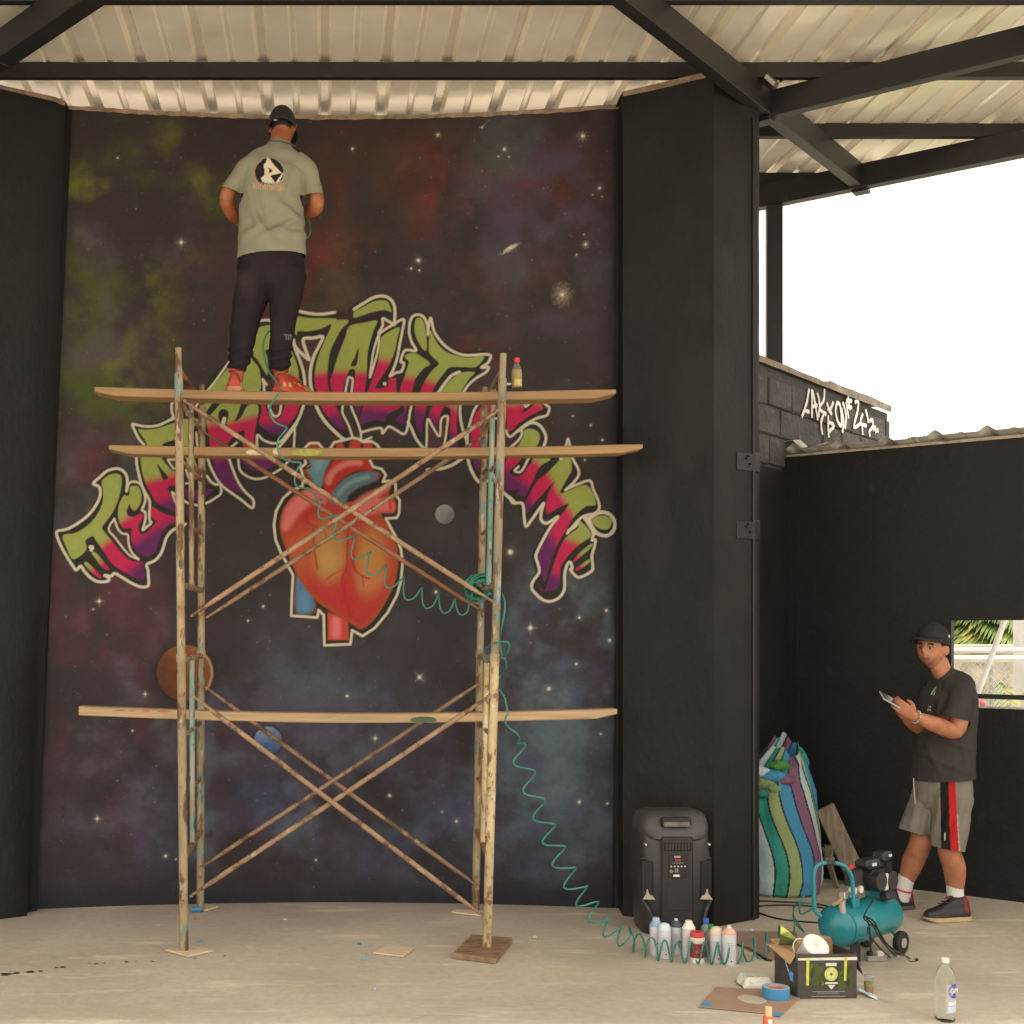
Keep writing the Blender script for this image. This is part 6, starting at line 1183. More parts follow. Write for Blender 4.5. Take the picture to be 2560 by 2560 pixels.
# feather and fan palms
m_pf = M('palm_leaf', (.11, .17, .035), .5, var=.4, scale=3, spec=.4, patch=[((.30, .30, .07), .56, 2.0)]); m_pf2 = M('fan_palm_leaf', (.13, .18, .07), .5, var=.3, scale=3); m_trunk = M('palm_trunk', (.16, .12, .08), .9, var=.3, scale=10, bump=.02, bscale=12)
def palm(name, base, hgt, label, kind, nfr, Lf, seed, mat):
    r_ = random.Random(seed); e = empty(name, base, label, 'palm tree', 'palms beyond the fence')
    mb = MB(); mb.path([base, base+Vector((.05, .02, hgt*.5)), base+Vector((.03, 0, hgt))], [.13, .11, .10], 12); mb.build('trunk', m_trunk, e)
    top = base+Vector((.03, 0, hgt))
    for k in range(nfr):
        az = 2*math.pi*k/nfr+r_.uniform(-.25, .25); el = r_.uniform(.15, 1.0); mb = MB()
        if kind == 'feather':
            pts = []; L0 = Lf*r_.uniform(.8, 1.1)
            for i in range(15):
                t_ = i/14; pts.append(top+Vector((math.cos(az)*L0*t_*math.cos(el*(1-.5*t_)), math.sin(az)*L0*t_*math.cos(el*(1-.5*t_)), L0*(t_*math.sin(el)-.75*t_*t_))))
            mb.path(pts, [.014*(1-.85*i/14) for i in range(15)], 5)
            for i in range(1, 15):
                for sub in range(4):
                    t_ = sub/4; p = pts[i-1].lerp(pts[i], t_); d = (pts[i]-pts[i-1]).normalized(); s_ = d.cross(Vector((0, 0, 1))).normalized(); ll = Lf*.26*(1-.5*((i+t_)/15)**2)*r_.uniform(.85, 1.1)
                    for sd in (-1, 1):
                        tip = p+s_*sd*ll+d*ll*.55+Vector((0, 0, -ll*r_.uniform(.2, .5))); wv = d*.016; md_ = p.lerp(tip, .5)+Vector((0, 0, ll*.06))
                        mb.add([p-wv, p+wv, md_+wv*1.1, tip, md_-wv*1.1], [(0, 1, 2, 4), (4, 2, 3)])
        else:
            stem = top+Vector((math.cos(az)*Lf*.6, math.sin(az)*Lf*.6, Lf*(el-.35))); mb.path([top, top.lerp(stem, .5)+Vector((0, 0, .05)), stem], .01, 5)
            out = (stem-top).normalized(); s_ = out.cross(Vector((0, 0, 1))).normalized(); u_ = s_.cross(out)
            for j in range(26):
                a = math.pi*1.5*(j/25-.5); d = (out*math.cos(a)+s_*math.sin(a)).normalized(); tip = stem+d*Lf*.6*r_.uniform(.9, 1.05)+Vector((0, 0, -.10)); wv = d.cross(u_).normalized()*.018
                mb.add([stem, stem.lerp(tip, .5)-wv, tip, stem.lerp(tip, .5)+wv], [(0, 1, 2, 3)])
        mb.build('frond', mat, e, fix=False, autosmooth=False)
    return e
palm('feather_palm', Vector((6.75, 14.4, 0)), 1.7, 'bushy feather palm left in the window view', 'feather', 22, 1.5, 1, m_pf)
palm('feather_palm', Vector((8.4, 16.4, 0)), 1.7, 'dark feather palm behind the slanted pole', 'feather', 22, 1.7, 2, m_pf)
palm('fan_palm', Vector((8.1, 14.4, 0)), 1.5, 'pale fan palm between the slanted pole and the white column', 'fan', 16, 1.0, 3, m_pf2)
# hedge and pale rubble behind the fence
m_hedge = M('hedge_leaf', (.045, .075, .02), .6, var=.4, scale=4); r_ = random.Random(9); mb = MB()
for i in range(4200):
    p = Vector((r_.uniform(3.5, 17), r_.uniform(18.2, 20), r_.uniform(0, 1)**.8*3.4)); a = r_.uniform(0, 6.28); s = r_.uniform(.10, .22); d = Vector((math.cos(a), math.sin(a)*.6, r_.uniform(-.6, .6))); n_ = Vector((-math.sin(a), math.cos(a), r_.uniform(-.5, .5)))
    mb.add([p, p+d*s*.5+n_*s*.25, p+d*s, p+d*s*.5-n_*s*.25], [(0, 1, 2, 3)])
o = mb.build('hedge', m_hedge, fix=False, autosmooth=False); tag(o, 'dense dark green hedge mass at the back of the yard', 'hedge', kind='stuff')
m_rub = M('pale_render', (.46, .41, .33), .9, var=.3, scale=3, bump=.02, bscale=10, patch=[((.30, .28, .20), .60, 2.5)])
e = empty('low_yard_wall', (6.5, 13.0, 0), 'low pale rough wall behind the chain link fence', 'wall'); mb = MB(); mb.box((7.5, 13.1, .74), (8.0, .25, 1.48), None, .02); mb.build('wall_body', m_rub, e); mb = MB(); mb.box((7.5, 13.08, 1.50), (8.1, .32, .06), None, .01); mb.build('coping', m_rub, e)
q = P(2456, 1757, 10.9); mb = MB(); mb.lathe([(.002, -.05), (.018, -.025), (.028, 0), (.018, .025), (.002, .05)], (0, 0, 0), 14); e = empty('pink_flower', (q.x, q.y, 0), 'small pink flower head at the lower left of the window view', 'flower'); o = mb.build('bloom', M('pink_bloom', (.62, .16, .20), .6, var=.3, scale=30), e, local=True); o.location = (0, 0, q.z)
mb = MB(); mb.tube((0, 0, 0), (0, 0, q.z-.04), .008, 6); mb.build('stem', m_pf, e, local=True)
# ------------------------------------------------------------------ people
from mathutils import noise as mnoise
from mathutils.bvhtree import BVHTree
def proj(v): return (CX+F*v.x/v.y, CY-F*(v.z-CH)/v.y)
def remeshed(name, mb, voxel, it, mat, parent, colfn=None, wrinkle=None, cuts=None):
    """fuse overlapping lofts into one continuous surface, smooth it and paint it"""
    o = mb.build(name, mat, autosmooth=False)
    md = o.modifiers.new('r', 'REMESH'); md.mode = 'VOXEL'; md.voxel_size = voxel
    if it: m2 = o.modifiers.new('s', 'SMOOTH'); m2.iterations = it; m2.factor = .5
    dg = bpy.context.evaluated_depsgraph_get(); me = bpy.data.meshes.new_from_object(o.evaluated_get(dg)); bpy.data.objects.remove(o)
    me.name = name; me.materials.clear(); me.materials.append(mat)
    if wrinkle:
        nn = [v.normal.copy() for v in me.vertices]
        for v, n_ in zip(me.vertices, nn): v.co += n_*(wrinkle(v.co, n_)*max(0, 1-abs(n_.z)**2*1.3))
        me.update()
    if cuts:                                         # open hems and sleeves: bisect with a plane near each opening
        bm = bmesh.new(); bm.from_mesh(me)
        for (c_, n_, rad) in cuts:
            c_ = Vector(c_); n_ = Vector(n_).normalized(); near = [f for f in bm.faces if (f.calc_center_median()-c_).length < rad]
            ge = list({e for f in near for e in f.edges}); gv = list({v for f in near for v in f.verts})
            bmesh.ops.bisect_plane(bm, geom=near+ge+gv, plane_co=c_, plane_no=n_, clear_outer=True)
        bm.to_mesh(me); bm.free(); me.update()
    me.polygons.foreach_set('use_smooth', [True]*len(me.polygons))
    if colfn:
        a = me.color_attributes.new('col', 'FLOAT_COLOR', 'POINT'); buf = []
        for v in me.vertices: buf += [*colfn(v.co, v.normal), 1.0]
        a.data.foreach_set('color', buf)
    o = bpy.data.objects.new(name, me); C.objects.link(o); adopt(o, parent); return o
def loft(mb, pts, rs, n=20, ref=(0, 1, 0), seg=4):
    """smooth limb through pts with (side, front) radii"""
    P3 = [Vector(p) for p in pts]; q = catmull(P3, seg); k = len(pts); rr = []
    for i in range(len(q)):
        t_ = i/seg; j = min(int(t_), k-2); f_ = t_-j; f_ = f_*f_*(3-2*f_); a, c = rs[j], rs[j+1]
        a = a if isinstance(a, tuple) else (a, a); c = c if isinstance(c, tuple) else (c, c); rr.append((a[0]*(1-f_)+c[0]*f_, a[1]*(1-f_)+c[1]*f_))
    # rounded ends
    d0 = (q[0]-q[1]).normalized(); d1 = (q[-1]-q[-2]).normalized(); e0, e1 = min(rr[0]), min(rr[-1])
    q = [q[0]+d0*e0*.6, q[0]+d0*e0*.35]+q+[q[-1]+d1*e1*.35, q[-1]+d1*e1*.6]
    rr = [(rr[0][0]*.45, rr[0][1]*.45), (rr[0][0]*.85, rr[0][1]*.85)]+rr+[(rr[-1][0]*.85, rr[-1][1]*.85), (rr[-1][0]*.45, rr[-1][1]*.45)]
    mb.path(q, rr, n, ref=ref)
def ellipsoid(mb, c, r, ax=None, n=24, m_=16):
    c = Vector(c); ax = ax or (Vector((1, 0, 0)), Vector((0, 1, 0)), Vector((0, 0, 1))); rows = []
    for i in range(m_+1):
        ph = math.pi*min(max(i/m_, .002), .998)
        rows.append([c+ax[0]*(r[0]*math.sin(ph)*math.cos(2*math.pi*k/n))+ax[1]*(r[1]*math.sin(ph)*math.sin(2*math.pi*k/n))+ax[2]*(r[2]*math.cos(ph)) for k in range(n)])
    mb.grid(rows, closed=True); mb.add(rows[0], [tuple(range(n))]); mb.add(rows[-1], [tuple(range(n))[::-1]])
SKIN, HAIR = lin((158, 98, 66)), lin((30, 26, 25))
m_skin = MV('skin', rough=.5, spec=.35, noise=.06, bscale=120, sub=.05); m_cloth = MV('cloth', rough=.85, spec=.15, bump=.0012, bscale=420, noise=.06); m_shoe = MV('shoe_leather', rough=.45, spec=.4, noise=.08, bscale=90)
def fold_noise(sc_, amp, sx=1.0): 
    return lambda co, n_: amp*(mnoise.noise(Vector((co.x*sc_*sx, co.y*sc_*sx, co.z*sc_)))*.7+mnoise.noise(Vector((co.x*sc_*2.3*sx+5, co.y*sc_*2.3, co.z*sc_*2.3)))*.35)
def head(mb, c, Fd, Ud, s=1.0, face=True):
    """head with brow, nose, lips, chin, ears; c = centre of skull, Fd = facing, Ud = up"""
    Fd = Vector(Fd).normalized(); Ud = (Vector(Ud)-Fd*Vector(Ud).dot(Fd)).normalized(); Sd = Fd.cross(Ud).normalized(); c = Vector(c); n, m_ = 56, 44; rows = []
    def g(x, y, z, cx_, cy_, cz_, r_): return math.exp(-(((x-cx_)**2+(y-cy_)**2+(z-cz_)**2)/r_**2))
    for i in range(m_+1):
        ph = math.pi*min(max(i/m_, .003), .997); row_ = []
        for k in range(n):
            a = 2*math.pi*k/n; x, y, z = math.sin(ph)*math.cos(a), math.sin(ph)*math.sin(a), math.cos(ph)   # x side, y front, z up
            X_, Y_, Z_ = x*.076, y*.096, z*.118
            if z < 0: X_ *= 1-.30*(-z)**1.5*(1 if y > -.2 else .6); Y_ *= 1-.10*(-z)
            if z < -.2 and y > 0: Y_ += .012*min(1, (-z-.2)*2)*y
            if face and y > 0:
                Y_ += .020*g(x, 0, z, 0, 0, -.20, .17)*y+.012*g(x, 0, z, 0, 0, -.02, .13)*y       # nose
                Y_ += .007*g(x, 0, z, .0, 0, .16, .30)*y                                              # brow
                for s_ in (-1, 1): Y_ -= .010*g(x, 0, z, s_*.38, 0, .02, .20)*y; Y_ += .004*g(x, 0, z, s_*.52, 0, -.22, .25)*y
                Y_ += .006*g(x, 0, z, 0, 0, -.50, .16)*y-.003*g(x, 0, z, 0, 0, -.66, .10)*y+.009*g(x, 0, z, 0, 0, -.86, .22)*y
            row_.append(c+Sd*X_*s+Fd*Y_*s+Ud*Z_*s)
        rows.append(row_)
    mb.grid(rows, closed=True); mb.add(rows[0], [tuple(range(n))]); mb.add(rows[-1], [tuple(range(n))[::-1]])
    for s_ in (-1, 1): ellipsoid(mb, c+Sd*s_*.079*s+Fd*-.006*s+Ud*-.012*s, (.010*s, .019*s, .032*s), (Sd, (Fd+Sd*-s_*.5).normalized(), Ud), 14, 10)
    return Fd, Sd, Ud
def head_col(c, Fd, Sd, Ud, s=1.0, skin=SKIN, hair=HAIR, hairline=.045, stubble=True):
    def fn(co):
        d = co-c; x, y, z = d.dot(Sd)/(.076*s), d.dot(Fd)/(.096*s), d.dot(Ud)/(.118*s); col_ = Vector(skin)
        k = .9+.2*mnoise.noise(co*40); col_ = col_*k
        if y > .45:
            col_ = col_.lerp(Vector((skin[0]*1.05, skin[1]*.80, skin[2]*.75)), .5*math.exp(-((x/.2)**2+((z+.22)/.16)**2)))
            if stubble and z < -.36:
                st = min(1, (-z-.36)*4)*(.75 if abs(x) < .75 else .45); st *= .45+.55*(1 if (abs(z+.42) < .06 and abs(x) < .36) or z < -.72 else .35); col_ = col_.lerp(Vector((.05, .032, .025)), .8*st)
            for s_ in (-1, 1):
                if abs(abs(x)-.38) < .20 and abs(z-.18-.05*(1-abs(abs(x)-.38)/.2)) < .045: col_ = col_.lerp(Vector((.02, .014, .012)), .85)
                if (x-s_*.36)**2/.026+(z-.02)**2/.0045 < 1: col_ = Vector((.05, .035, .03)) if abs(x-s_*.36) < .065 else Vector((.26, .21, .18))
                if abs(x-s_*.36) < .19 and abs(z-.075) < .018: col_ = Vector((.04, .025, .02))
            if abs(z+.52) < .05 and abs(x) < .27: col_ = Vector((.22, .075, .06))
            if abs(z+.515) < .012 and abs(x) < .27: col_ = Vector((.09, .03, .025))
        if z > .42 or (y < .05 and z > -.28-.2*(y < -.35) and abs(x) < 1.02 and not (y > -.40 and z < .22 and abs(x) > .8)): col_ = Vector(hair)
        if .02 < y < .36 and .72 < abs(x) < 1.0 and z > .08: col_ = Vector(hair)
        return tuple(col_)
    return fn
def hand(mb, wrist, knuck, palm_n, curl, length=.085, thumb_side=1, spread=1.0):
    """palm with four bent fingers and a thumb; palm_n = direction the palm faces"""
    w_, k_ = Vector(wrist), Vector(knuck); d = (k_-w_).normalized(); pn = (Vector(palm_n)-d*Vector(palm_n).dot(d)).normalized(); s_ = d.cross(pn).normalized()
    loft(mb, [w_-d*.02, w_+d*.02, w_.lerp(k_, .6), k_], [(.026, .021), (.032, .018), (.040, .016), (.038, .013)], 14, ref=pn, seg=3)
    for i, (o_, l_) in enumerate(((-.030, .90), (-.010, 1.0), (.010, .95), (.030, .76))):
        p = k_+s_*o_*spread-d*.004; a = 0.0; pts = [p]; dirn = d
        for j, sl__ in enumerate((.44, .32, .26)):
            a += curl[j]; dirn = (d*math.cos(a)+pn*math.sin(a)); p = p+dirn*(length*l_*sl__); pts.append(p)
        loft(mb, pts, [.0098, .0092, .0085, .0070], 10, ref=s_, seg=3)
    t0 = w_+d*.030+s_*thumb_side*.030; t1 = t0+(d*.6+s_*thumb_side*.5+pn*.5).normalized()*.035; t2 = t1+(d*.9+pn*.45).normalized()*.030
    loft(mb, [t0-s_*thumb_side*.015, t0, t1, t2], [.014, .013, .0115, .0085], 10, ref=pn, seg=3)
def shoe(parent, heel, ang, L_, W_, h_, up_col, sole_col, acc_col=None, toe_up=0.0, name='shoe'):
    """shoe of length L_ from the heel point along ang; upper painted by function of local (u, side, z)"""
    heel = Vector(heel); f_ = Vector((math.cos(ang), math.sin(ang), toe_up)).normalized(); s_ = Vector((-math.sin(ang), math.cos(ang), 0)); up = f_.cross(s_); up = -up if up.z < 0 else up
    us_ = [0, .06, .2, .4, .6, .78, .9, .97, 1.0]; ws = [.55, .80, .92, .86, .95, 1.0, .90, .62, .25]; hs_ = [.80, 1.0, 1.0, .92, .62, .46, .40, .30, .16]
    mb = MB(); rows = []
    for u, w_, hh in zip(us_, ws, hs_):
        rows.append([heel+f_*(u*L_)+s_*(W_/2*w_*sup(math.cos(a), .75)*(1 if math.sin(a) < .3 else .80))+up*(.022+h_*hh*max(0, math.sin(a))**.8) for a in np.linspace(-.35, math.pi+.35, 16)])
    mb.grid(rows, closed=True); mb.add(rows[0], [tuple(range(16))]); mb.add(rows[-1], [tuple(range(16))[::-1]])
    def cf(co, n_):
        d = co-heel; return up_col(d.dot(f_)/L_, d.dot(s_)/W_, d.dot(up))
    o = remeshed(name, mb, .0045, 3, m_shoe, parent, cf)
    mb = MB(); rows = []
    for u, w_ in zip(us_, ws):
        rows.append([heel+f_*(u*L_*1.02-.004)+s_*(W_/2*(w_*1.06+.03)*k)+up*z for k, z in ((-1, .001+.012*max(0, u-.85)*6), (-1.03, .012), (-1, .026), (1, .026), (1.03, .012), (1, .001+.012*max(0, u-.85)*6))])
    mb.grid(rows, closed=True); mb.add(rows[0], [tuple(range(6))]); mb.add(rows[-1], [tuple(range(6))[::-1]]); mb.build('sole', M('sole_%d_%d_%d' % sole_col, lin(sole_col), .7, var=.15, scale=30), o)
    if acc_col:
        mb = MB()
        for i in range(4):
            u = .38+.085*i; z = .024+h_*np.interp(u, us_, hs_)+.003; c = heel+f_*(u*L_)+up*z; mb.path([c-s_*W_*.22, c+up*.005, c+s_*W_*.22], .0035, 6)
        mb.build('laces', M('lace_%d_%d_%d' % acc_col, lin(acc_col), .7), o)
    return o
def cap(parent, c, Fd, Sd, Ud, r, col, brim=True, brimlen=.075, down=.03, name='cap'):
    """baseball cap: dome with panel seams and a stiff brim"""
    mb = MB(); n = 36; rows = []
    for i in range(11):
        t_ = i/10; ph = t_*math.pi/2*1.02; row_ = []
        for k in range(n):
            a = 2*math.pi*k/n; rr = math.sin(ph); zz = math.cos(ph)
            row_.append(c+Sd*(r[0]*rr**.9*math.cos(a))+Fd*(r[1]*rr**.9*math.sin(a))+Ud*(r[2]*zz*(1+.06*max(0, math.sin(a))*(zz))-down*t_**3*(1-.8*max(0, math.sin(a)))))
        rows.append(row_)
    mb.grid(rows, closed=True); mb.add(rows[0], [tuple(range(n))]); o = mb.build(name, col, parent, thick=.003, autosmooth=False)
    mb = MB(); mb.lathe([(.001, 0), (.006, .001), (.006, .004), (.001, .006)], c+Ud*r[2], 10, Vector((0, 0, 1)).rotation_difference(Ud).to_matrix()); mb.build('button', col, o)
    for a in (0, math.pi/3, 2*math.pi/3, math.pi, 4*math.pi/3, 5*math.pi/3):
        mb = MB(); k = int(a/(2*math.pi)*n) % n; mb.path([rows[i][k]+(rows[i][k]-c).normalized()*.0016 for i in range(1, 11)], .0012, 5); mb.build('seam', col, o)
    if brim:
        mb = MB(); rows2 = []
        for a in np.linspace(R(20), R(160), 22):
            e0 = c+Sd*(r[0]*math.cos(a))+Fd*(r[1]*math.sin(a))+Ud*.004; ext = brimlen*math.sin(a)**.6 if math.sin(a) > 0 else 0
            rows2.append([e0, e0+Fd*ext*.5+Ud*(.004-.012*abs(math.cos(a))), e0+Fd*ext+Sd*(.01*math.cos(a))+Ud*(-.004-.022*abs(math.cos(a)))])
        mb.grid(rows2); mb.build('brim', col, o, thick=.004, autosmooth=False)
    return o
m_capb = M('cap_black', (.014, .014, .016), .8, var=.15, scale=40, bump=.0008, bscale=300)

# ---------------- painter on the scaffold (seen from behind)
YP = 6.95
def q1(px, py, dy=0.0): return P(px, py, YP+dy)
pa = empty('person', q1(650, 978, .05), 'painter in grey T-shirt, black cap and red shoes standing on the top plank', 'person')
mb = MB()
hc = q1(706, 318, .075); hF, hS, hU = head(mb, hc, (.10, .93, -.38), (0, .35, .93), .90, face=True)
loft(mb, [q1(698, 372, .01), q1(701, 350, .03), q1(705, 325, .06)], [(.066, .060), (.058, .056), (.056, .060)], 18)
loft(mb, [q1(680, 690, .02), q1(680, 630, .02), q1(680, 560, .015), q1(683, 470, .012), q1(692, 408, .005), q1(697, 378, .008)], [(.135, .09), (.138, .09), (.130, .085), (.140, .085), (.130, .070), (.08, .058)], 26)
armL = [q1(634, 416, .005), q1(591, 447, .012), q1(566, 494, .02), q1(578, 530, .10), q1(602, 556, .20)]; armR = [q1(758, 420, .005), q1(784, 458, .012), q1(792, 512, .02), q1(776, 528, .10), q1(742, 534, .20)]
for ar in (armL, armR): loft(mb, ar, [.036, .038, .040, .039, .029], 16, ref=(0, 1, .2))
hand(mb, q1(602, 556, .20), q1(628, 560, .25), (.6, -.3, .2), (.5, .6, .5)); hand(mb, q1(742, 534, .20), q1(716, 528, .25), (-.5, -.3, .4), (.7, .8, .6), thumb_side=-1)
for hp3 in ([q1(642, 690, .02), q1(622, 760, .01), q1(606, 830, .0), q1(598, 890, .02), q1(592, 945, .02)], [q1(722, 690, .02), q1(714, 750, .0), q1(708, 820, -.01), q1(704, 880, .02), q1(700, 945, .02)]): loft(mb, hp3, [.070, .060, .044, .040, .036], 18)
for fx3, dx in ((592, 0), (700, .04)): loft(mb, [q1(fx3, 945, .0), q1(fx3+dx*200, 962, .06), q1(fx3+dx*420, 964, .13)], [.036, .028, .020], 12, ref=(0, 0, 1))
hcf = head_col(hc, hF, hS, hU, .90, lin((154, 92, 60)), HAIR)
def pcol(co, n_):
    if (co-hc).length < .15 and co.z > q1(0, 352, 0).z: return hcf(co)
    k = .90+.26*mnoise.noise(co*25)+.10*mnoise.noise(co*90); return tuple(x*k for x in lin((158, 96, 64)))
remeshed('body', mb, .0055, 4, m_skin, pa, pcol)
# T-shirt
mb = MB()
loft(mb, [q1(679, 662, .02), q1(679, 600, .02), q1(679, 540, .02), q1(681, 480, .015), q1(688, 425, .01), q1(695, 396, .005), q1(699, 368, .012)], [(.190, .140), (.184, .135), (.180, .130), (.174, .125), (.176, .112), (.150, .088), (.072, .062)], 32)
loft(mb, [q1(648, 410, .0), q1(618, 420, .0), q1(597, 445, .01), q1(574, 482, .015)], [(.070, .066), (.056, .058), (.050, .056), (.056, .060)], 20, ref=(0, 1, .3)); loft(mb, [q1(744, 412, .0), q1(767, 424, .0), q1(778, 455, .01), q1(784, 498, .015)], [(.070, .066), (.056, .058), (.050, .056), (.055, .060)], 20, ref=(0, 1, .3))
W1 = fold_noise(9, .009)
def wr(co, n_):
    px, py = proj(co); w_ = W1(co, n_)
    for (x0, y0, x1, y1, a) in ((650, 592, 745, 548, .018), (620, 520, 680, 600, .013), (690, 500, 760, 560, .014), (730, 390, 700, 480, .010), (616, 470, 650, 570, .012), (680, 572, 765, 590, .014), (605, 590, 660, 560, .012), (640, 390, 660, 470, .007)):   # drag folds
        ex_, ey_ = x1-x0, y1-y0; l_ = math.hypot(ex_, ey_); u = ((px-x0)*ex_+(py-y0)*ey_)/l_/l_; d = ((px-x0)*ey_-(py-y0)*ex_)/l_
        if -.2 < u < 1.2: w_ += a*math.exp(-(d/9)**2)*math.exp(-((u-.5)/.45)**2)*(1 if d > -30 else 0)-a*.7*math.exp(-((d-16)/10)**2)*math.exp(-((u-.5)/.45)**2)
    return w_
TS = lin((133, 132, 114))
def inpoly(x, y, pl_):
    c_ = False; j = len(pl_)-1
    for i in range(len(pl_)):
        (xi, yi), (xj, yj) = pl_[i], pl_[j]
        if (yi > y) != (yj > y) and x < (xj-xi)*(y-yi)/(yj-yi)+xi: c_ = not c_
        j = i
    return c_
lgo = [(500+x/2.542, 240+y/2.542) for x, y in ((425, 388), (440, 395), (462, 428), (500, 472), (520, 488), (470, 500), (446, 505), (480, 556), (440, 560), (400, 548), (388, 522), (412, 500), (408, 460), (405, 430), (420, 425))]
lgo2 = [(500+x/2.542, 240+y/2.542) for x, y in ((482, 548), (526, 488), (530, 494), (494, 558))]
cut = [(500+x/2.542, 240+y/2.542) for x, y in ((436, 455), (462, 478), (440, 492))]
def tcol(co, n_):
    px, py = proj(co); c_ = TS; k = 1+.10*mnoise.noise(co*14)
    if co.y < YP+.03:
        d = math.hypot((px-672), (py-431)*1.02)
        if d < 36.5: c_ = lin((38, 34, 38))
        if 34.5 < d < 38 and (px-672)-(py-431) < 12: c_ = lin((168, 128, 92))
        if inpoly(px, py, lgo) and not inpoly(px, py, cut): c_ = lin((198, 190, 165))
        if inpoly(px, py, lgo2): c_ = lin((200, 192, 170))
        if d < 37 and py > 458+3*math.sin(px*.9) and abs(px-672) < 26: c_ = lin((120, 130, 128)) if py < 462 else TS
        if 462 < py+.06*(px-672)*-1 < 474 and 633 < px < 714 and (math.sin(px*1.15)+.7*math.sin(px*.61+py*.8)) > .25: c_ = lin((190, 148, 108))
    return tuple(x*k for x in c_)
remeshed('t_shirt', mb, .0042, 3, m_cloth, pa, tcol, wr, [(q1(679, 646, .02), (.05, 0, -1), .30), (q1(580, 478, .01), (-.35, .1, -1), .085), (q1(783, 488, .01), (.12, .1, -1), .085)])
# trousers
mb = MB()
loft(mb, [q1(679, 632, .02), q1(679, 668, .02), q1(679, 700, .02)], [(.172, .128), (.186, .140), (.180, .135)], 28)
loft(mb, [q1(640, 690, .02), q1(628, 740, .01), q1(614, 800, .0), q1(605, 860, .01), q1(594, 916, .02)], [(.104, .125), (.096, .110), (.080, .092), (.070, .082), (.054, .066)], 24); loft(mb, [q1(720, 690, .02), q1(715, 735, .0), q1(709, 790, -.01), q1(704, 850, .0), q1(700, 916, .02)], [(.104, .125), (.092, .108), (.074, .088), (.064, .078), (.056, .068)], 24)
W2 = fold_noise(13, .007)
def w2(co, n_):
    px, py = proj(co); return W2(co, n_)+(.006*math.sin(py*.30+px*.05) if py > 870 else 0)
def trcol(co, n_):
    px, py = proj(co); k = 1+.5*max(0, mnoise.noise(co*9)); c_ = lin((36, 31, 36)); d = max(0, mnoise.noise(co*6+Vector((3, 1, 2))))*max(0, 1-abs(py-690)/60)
    c_ = tuple(a+(b_-a)*d*.5 for a, b_ in zip(c_, lin((92, 72, 62))))
    if 711 < px < 730 and 836 < py < 850 and (py < 839 or (int(px/3) % 2 == 0)) and co.y < YP: c_ = lin((110, 100, 110))
    return tuple(x*k for x in c_)
remeshed('trousers', mb, .0055, 4, m_cloth, pa, trcol, w2)
def red_shoe(u, s_, z):
    if z > .062: return lin((150, 52, 40))
    if u < .26 and abs(s_) < .30: return lin((168, 58, 40))
    if (math.sin(u*40)+math.sin(s_*30+u*12)) > .6: return lin((172, 150, 92))
    return lin((176, 52, 38)) if u < .7 else lin((150, 120, 70))
shoe(pa, q1(586, 978, -.055), R(92), .26, .105, .085, red_shoe, (176, 128, 86), (120, 60, 50)); shoe(pa, q1(694, 980, -.045), R(48), .26, .105, .085, red_shoe, (196, 70, 48), (150, 130, 80))
for fx3 in (592, 700): mb = MB(); mb.lathe([(.046, 0), (.048, .008), (.045, .018)], q1(fx3, 930, .02), 18); mb.build('red_cuff', M('red_cuff', (.40, .03, .03), .8), pa)
cap(pa, hc+hU*.018-hF*.006, hF, hS, hU, (.078, .097, .096), m_capb, True, .07, .048)
mb = MB(); mb.box(q1(689, 300, -.033), (.020, .006, .008), None, .001); mb.build('cap_buckle', M('cap_strap', (.22, .21, .20), .5), pa)
mb = MB(); mb.path(catmull([q1(668, 352, .04), q1(680, 353, -.035), q1(700, 353, -.052), q1(718, 357, -.045), q1(738, 366, .03)], 6), (.0045), 8); mb.build('mask_strap', M('green_strap', (.05, .09, .06), .7), pa)

# ---------------- man with the phone
YM = 7.57
def q2(px, py, dy=0.0): return P(px, py, YM+dy)
ma = empty('person', q2(2345, 2295, -.05), 'man in charcoal T-shirt, grey shorts and black cap holding a phone', 'person')
fv = Vector((-.86, -.51, 0)); lv = Vector((.51, -.86, 0))
mb = MB(); hc2 = q2(2330, 1619, -.03); hF2, hS2, hU2 = head(mb, hc2, (-.76, -.65, -.02), (.05, 0, 1), 1.02)
loft(mb, [q2(2368, 1712, .0), q2(2358, 1688, -.005), q2(2345, 1655, -.012)], [(.060, .056), (.053, .054), (.053, .058)], 18, ref=fv)
loft(mb, [q2(2356, 2000, 0), q2(2358, 1940, 0), q2(2360, 1880, 0), q2(2366, 1800, 0), q2(2370, 1745, 0), q2(2370, 1712, 0)], [(.140, .10), (.142, .105), (.140, .105), (.145, .10), (.130, .075), (.08, .058)], 26, ref=fv)
sL, eL, wL = q2(2400, 1732, -.13), q2(2388, 1826, -.17), q2(2286, 1791, -.24); loft(mb, [sL, q2(2400, 1778, -.16), eL, q2(2340, 1812, -.22), wL], [.046, .050, .049, .047, .031], 18, ref=(0, 1, .3))
sR, eR, wR = q2(2340, 1735, .12), q2(2312, 1822, .10), q2(2268, 1800, -.10); loft(mb, [sR, q2(2322, 1775, .14), eR, q2(2292, 1814, .0), wR], [.044, .046, .044, .042, .029], 18, ref=(0, 1, .3))
hand(mb, wL, q2(2254, 1768, -.25), (-.1, .75, .35), (.35, .75, .7), .085, -1, .9); hand(mb, wR, q2(2246, 1782, -.14), (-.1, -.45, .6), (.45, .8, .7), .085, 1, .9)
legL = [q2(2380, 1995, -.07), q2(2378, 2060, -.085), q2(2372, 2122, -.095), q2(2386, 2170, -.085), q2(2388, 2238, -.085)]; legR = [q2(2330, 1995, .07), q2(2314, 2055, .075), q2(2300, 2112, .08), q2(2284, 2150, .12), q2(2262, 2212, .16)]
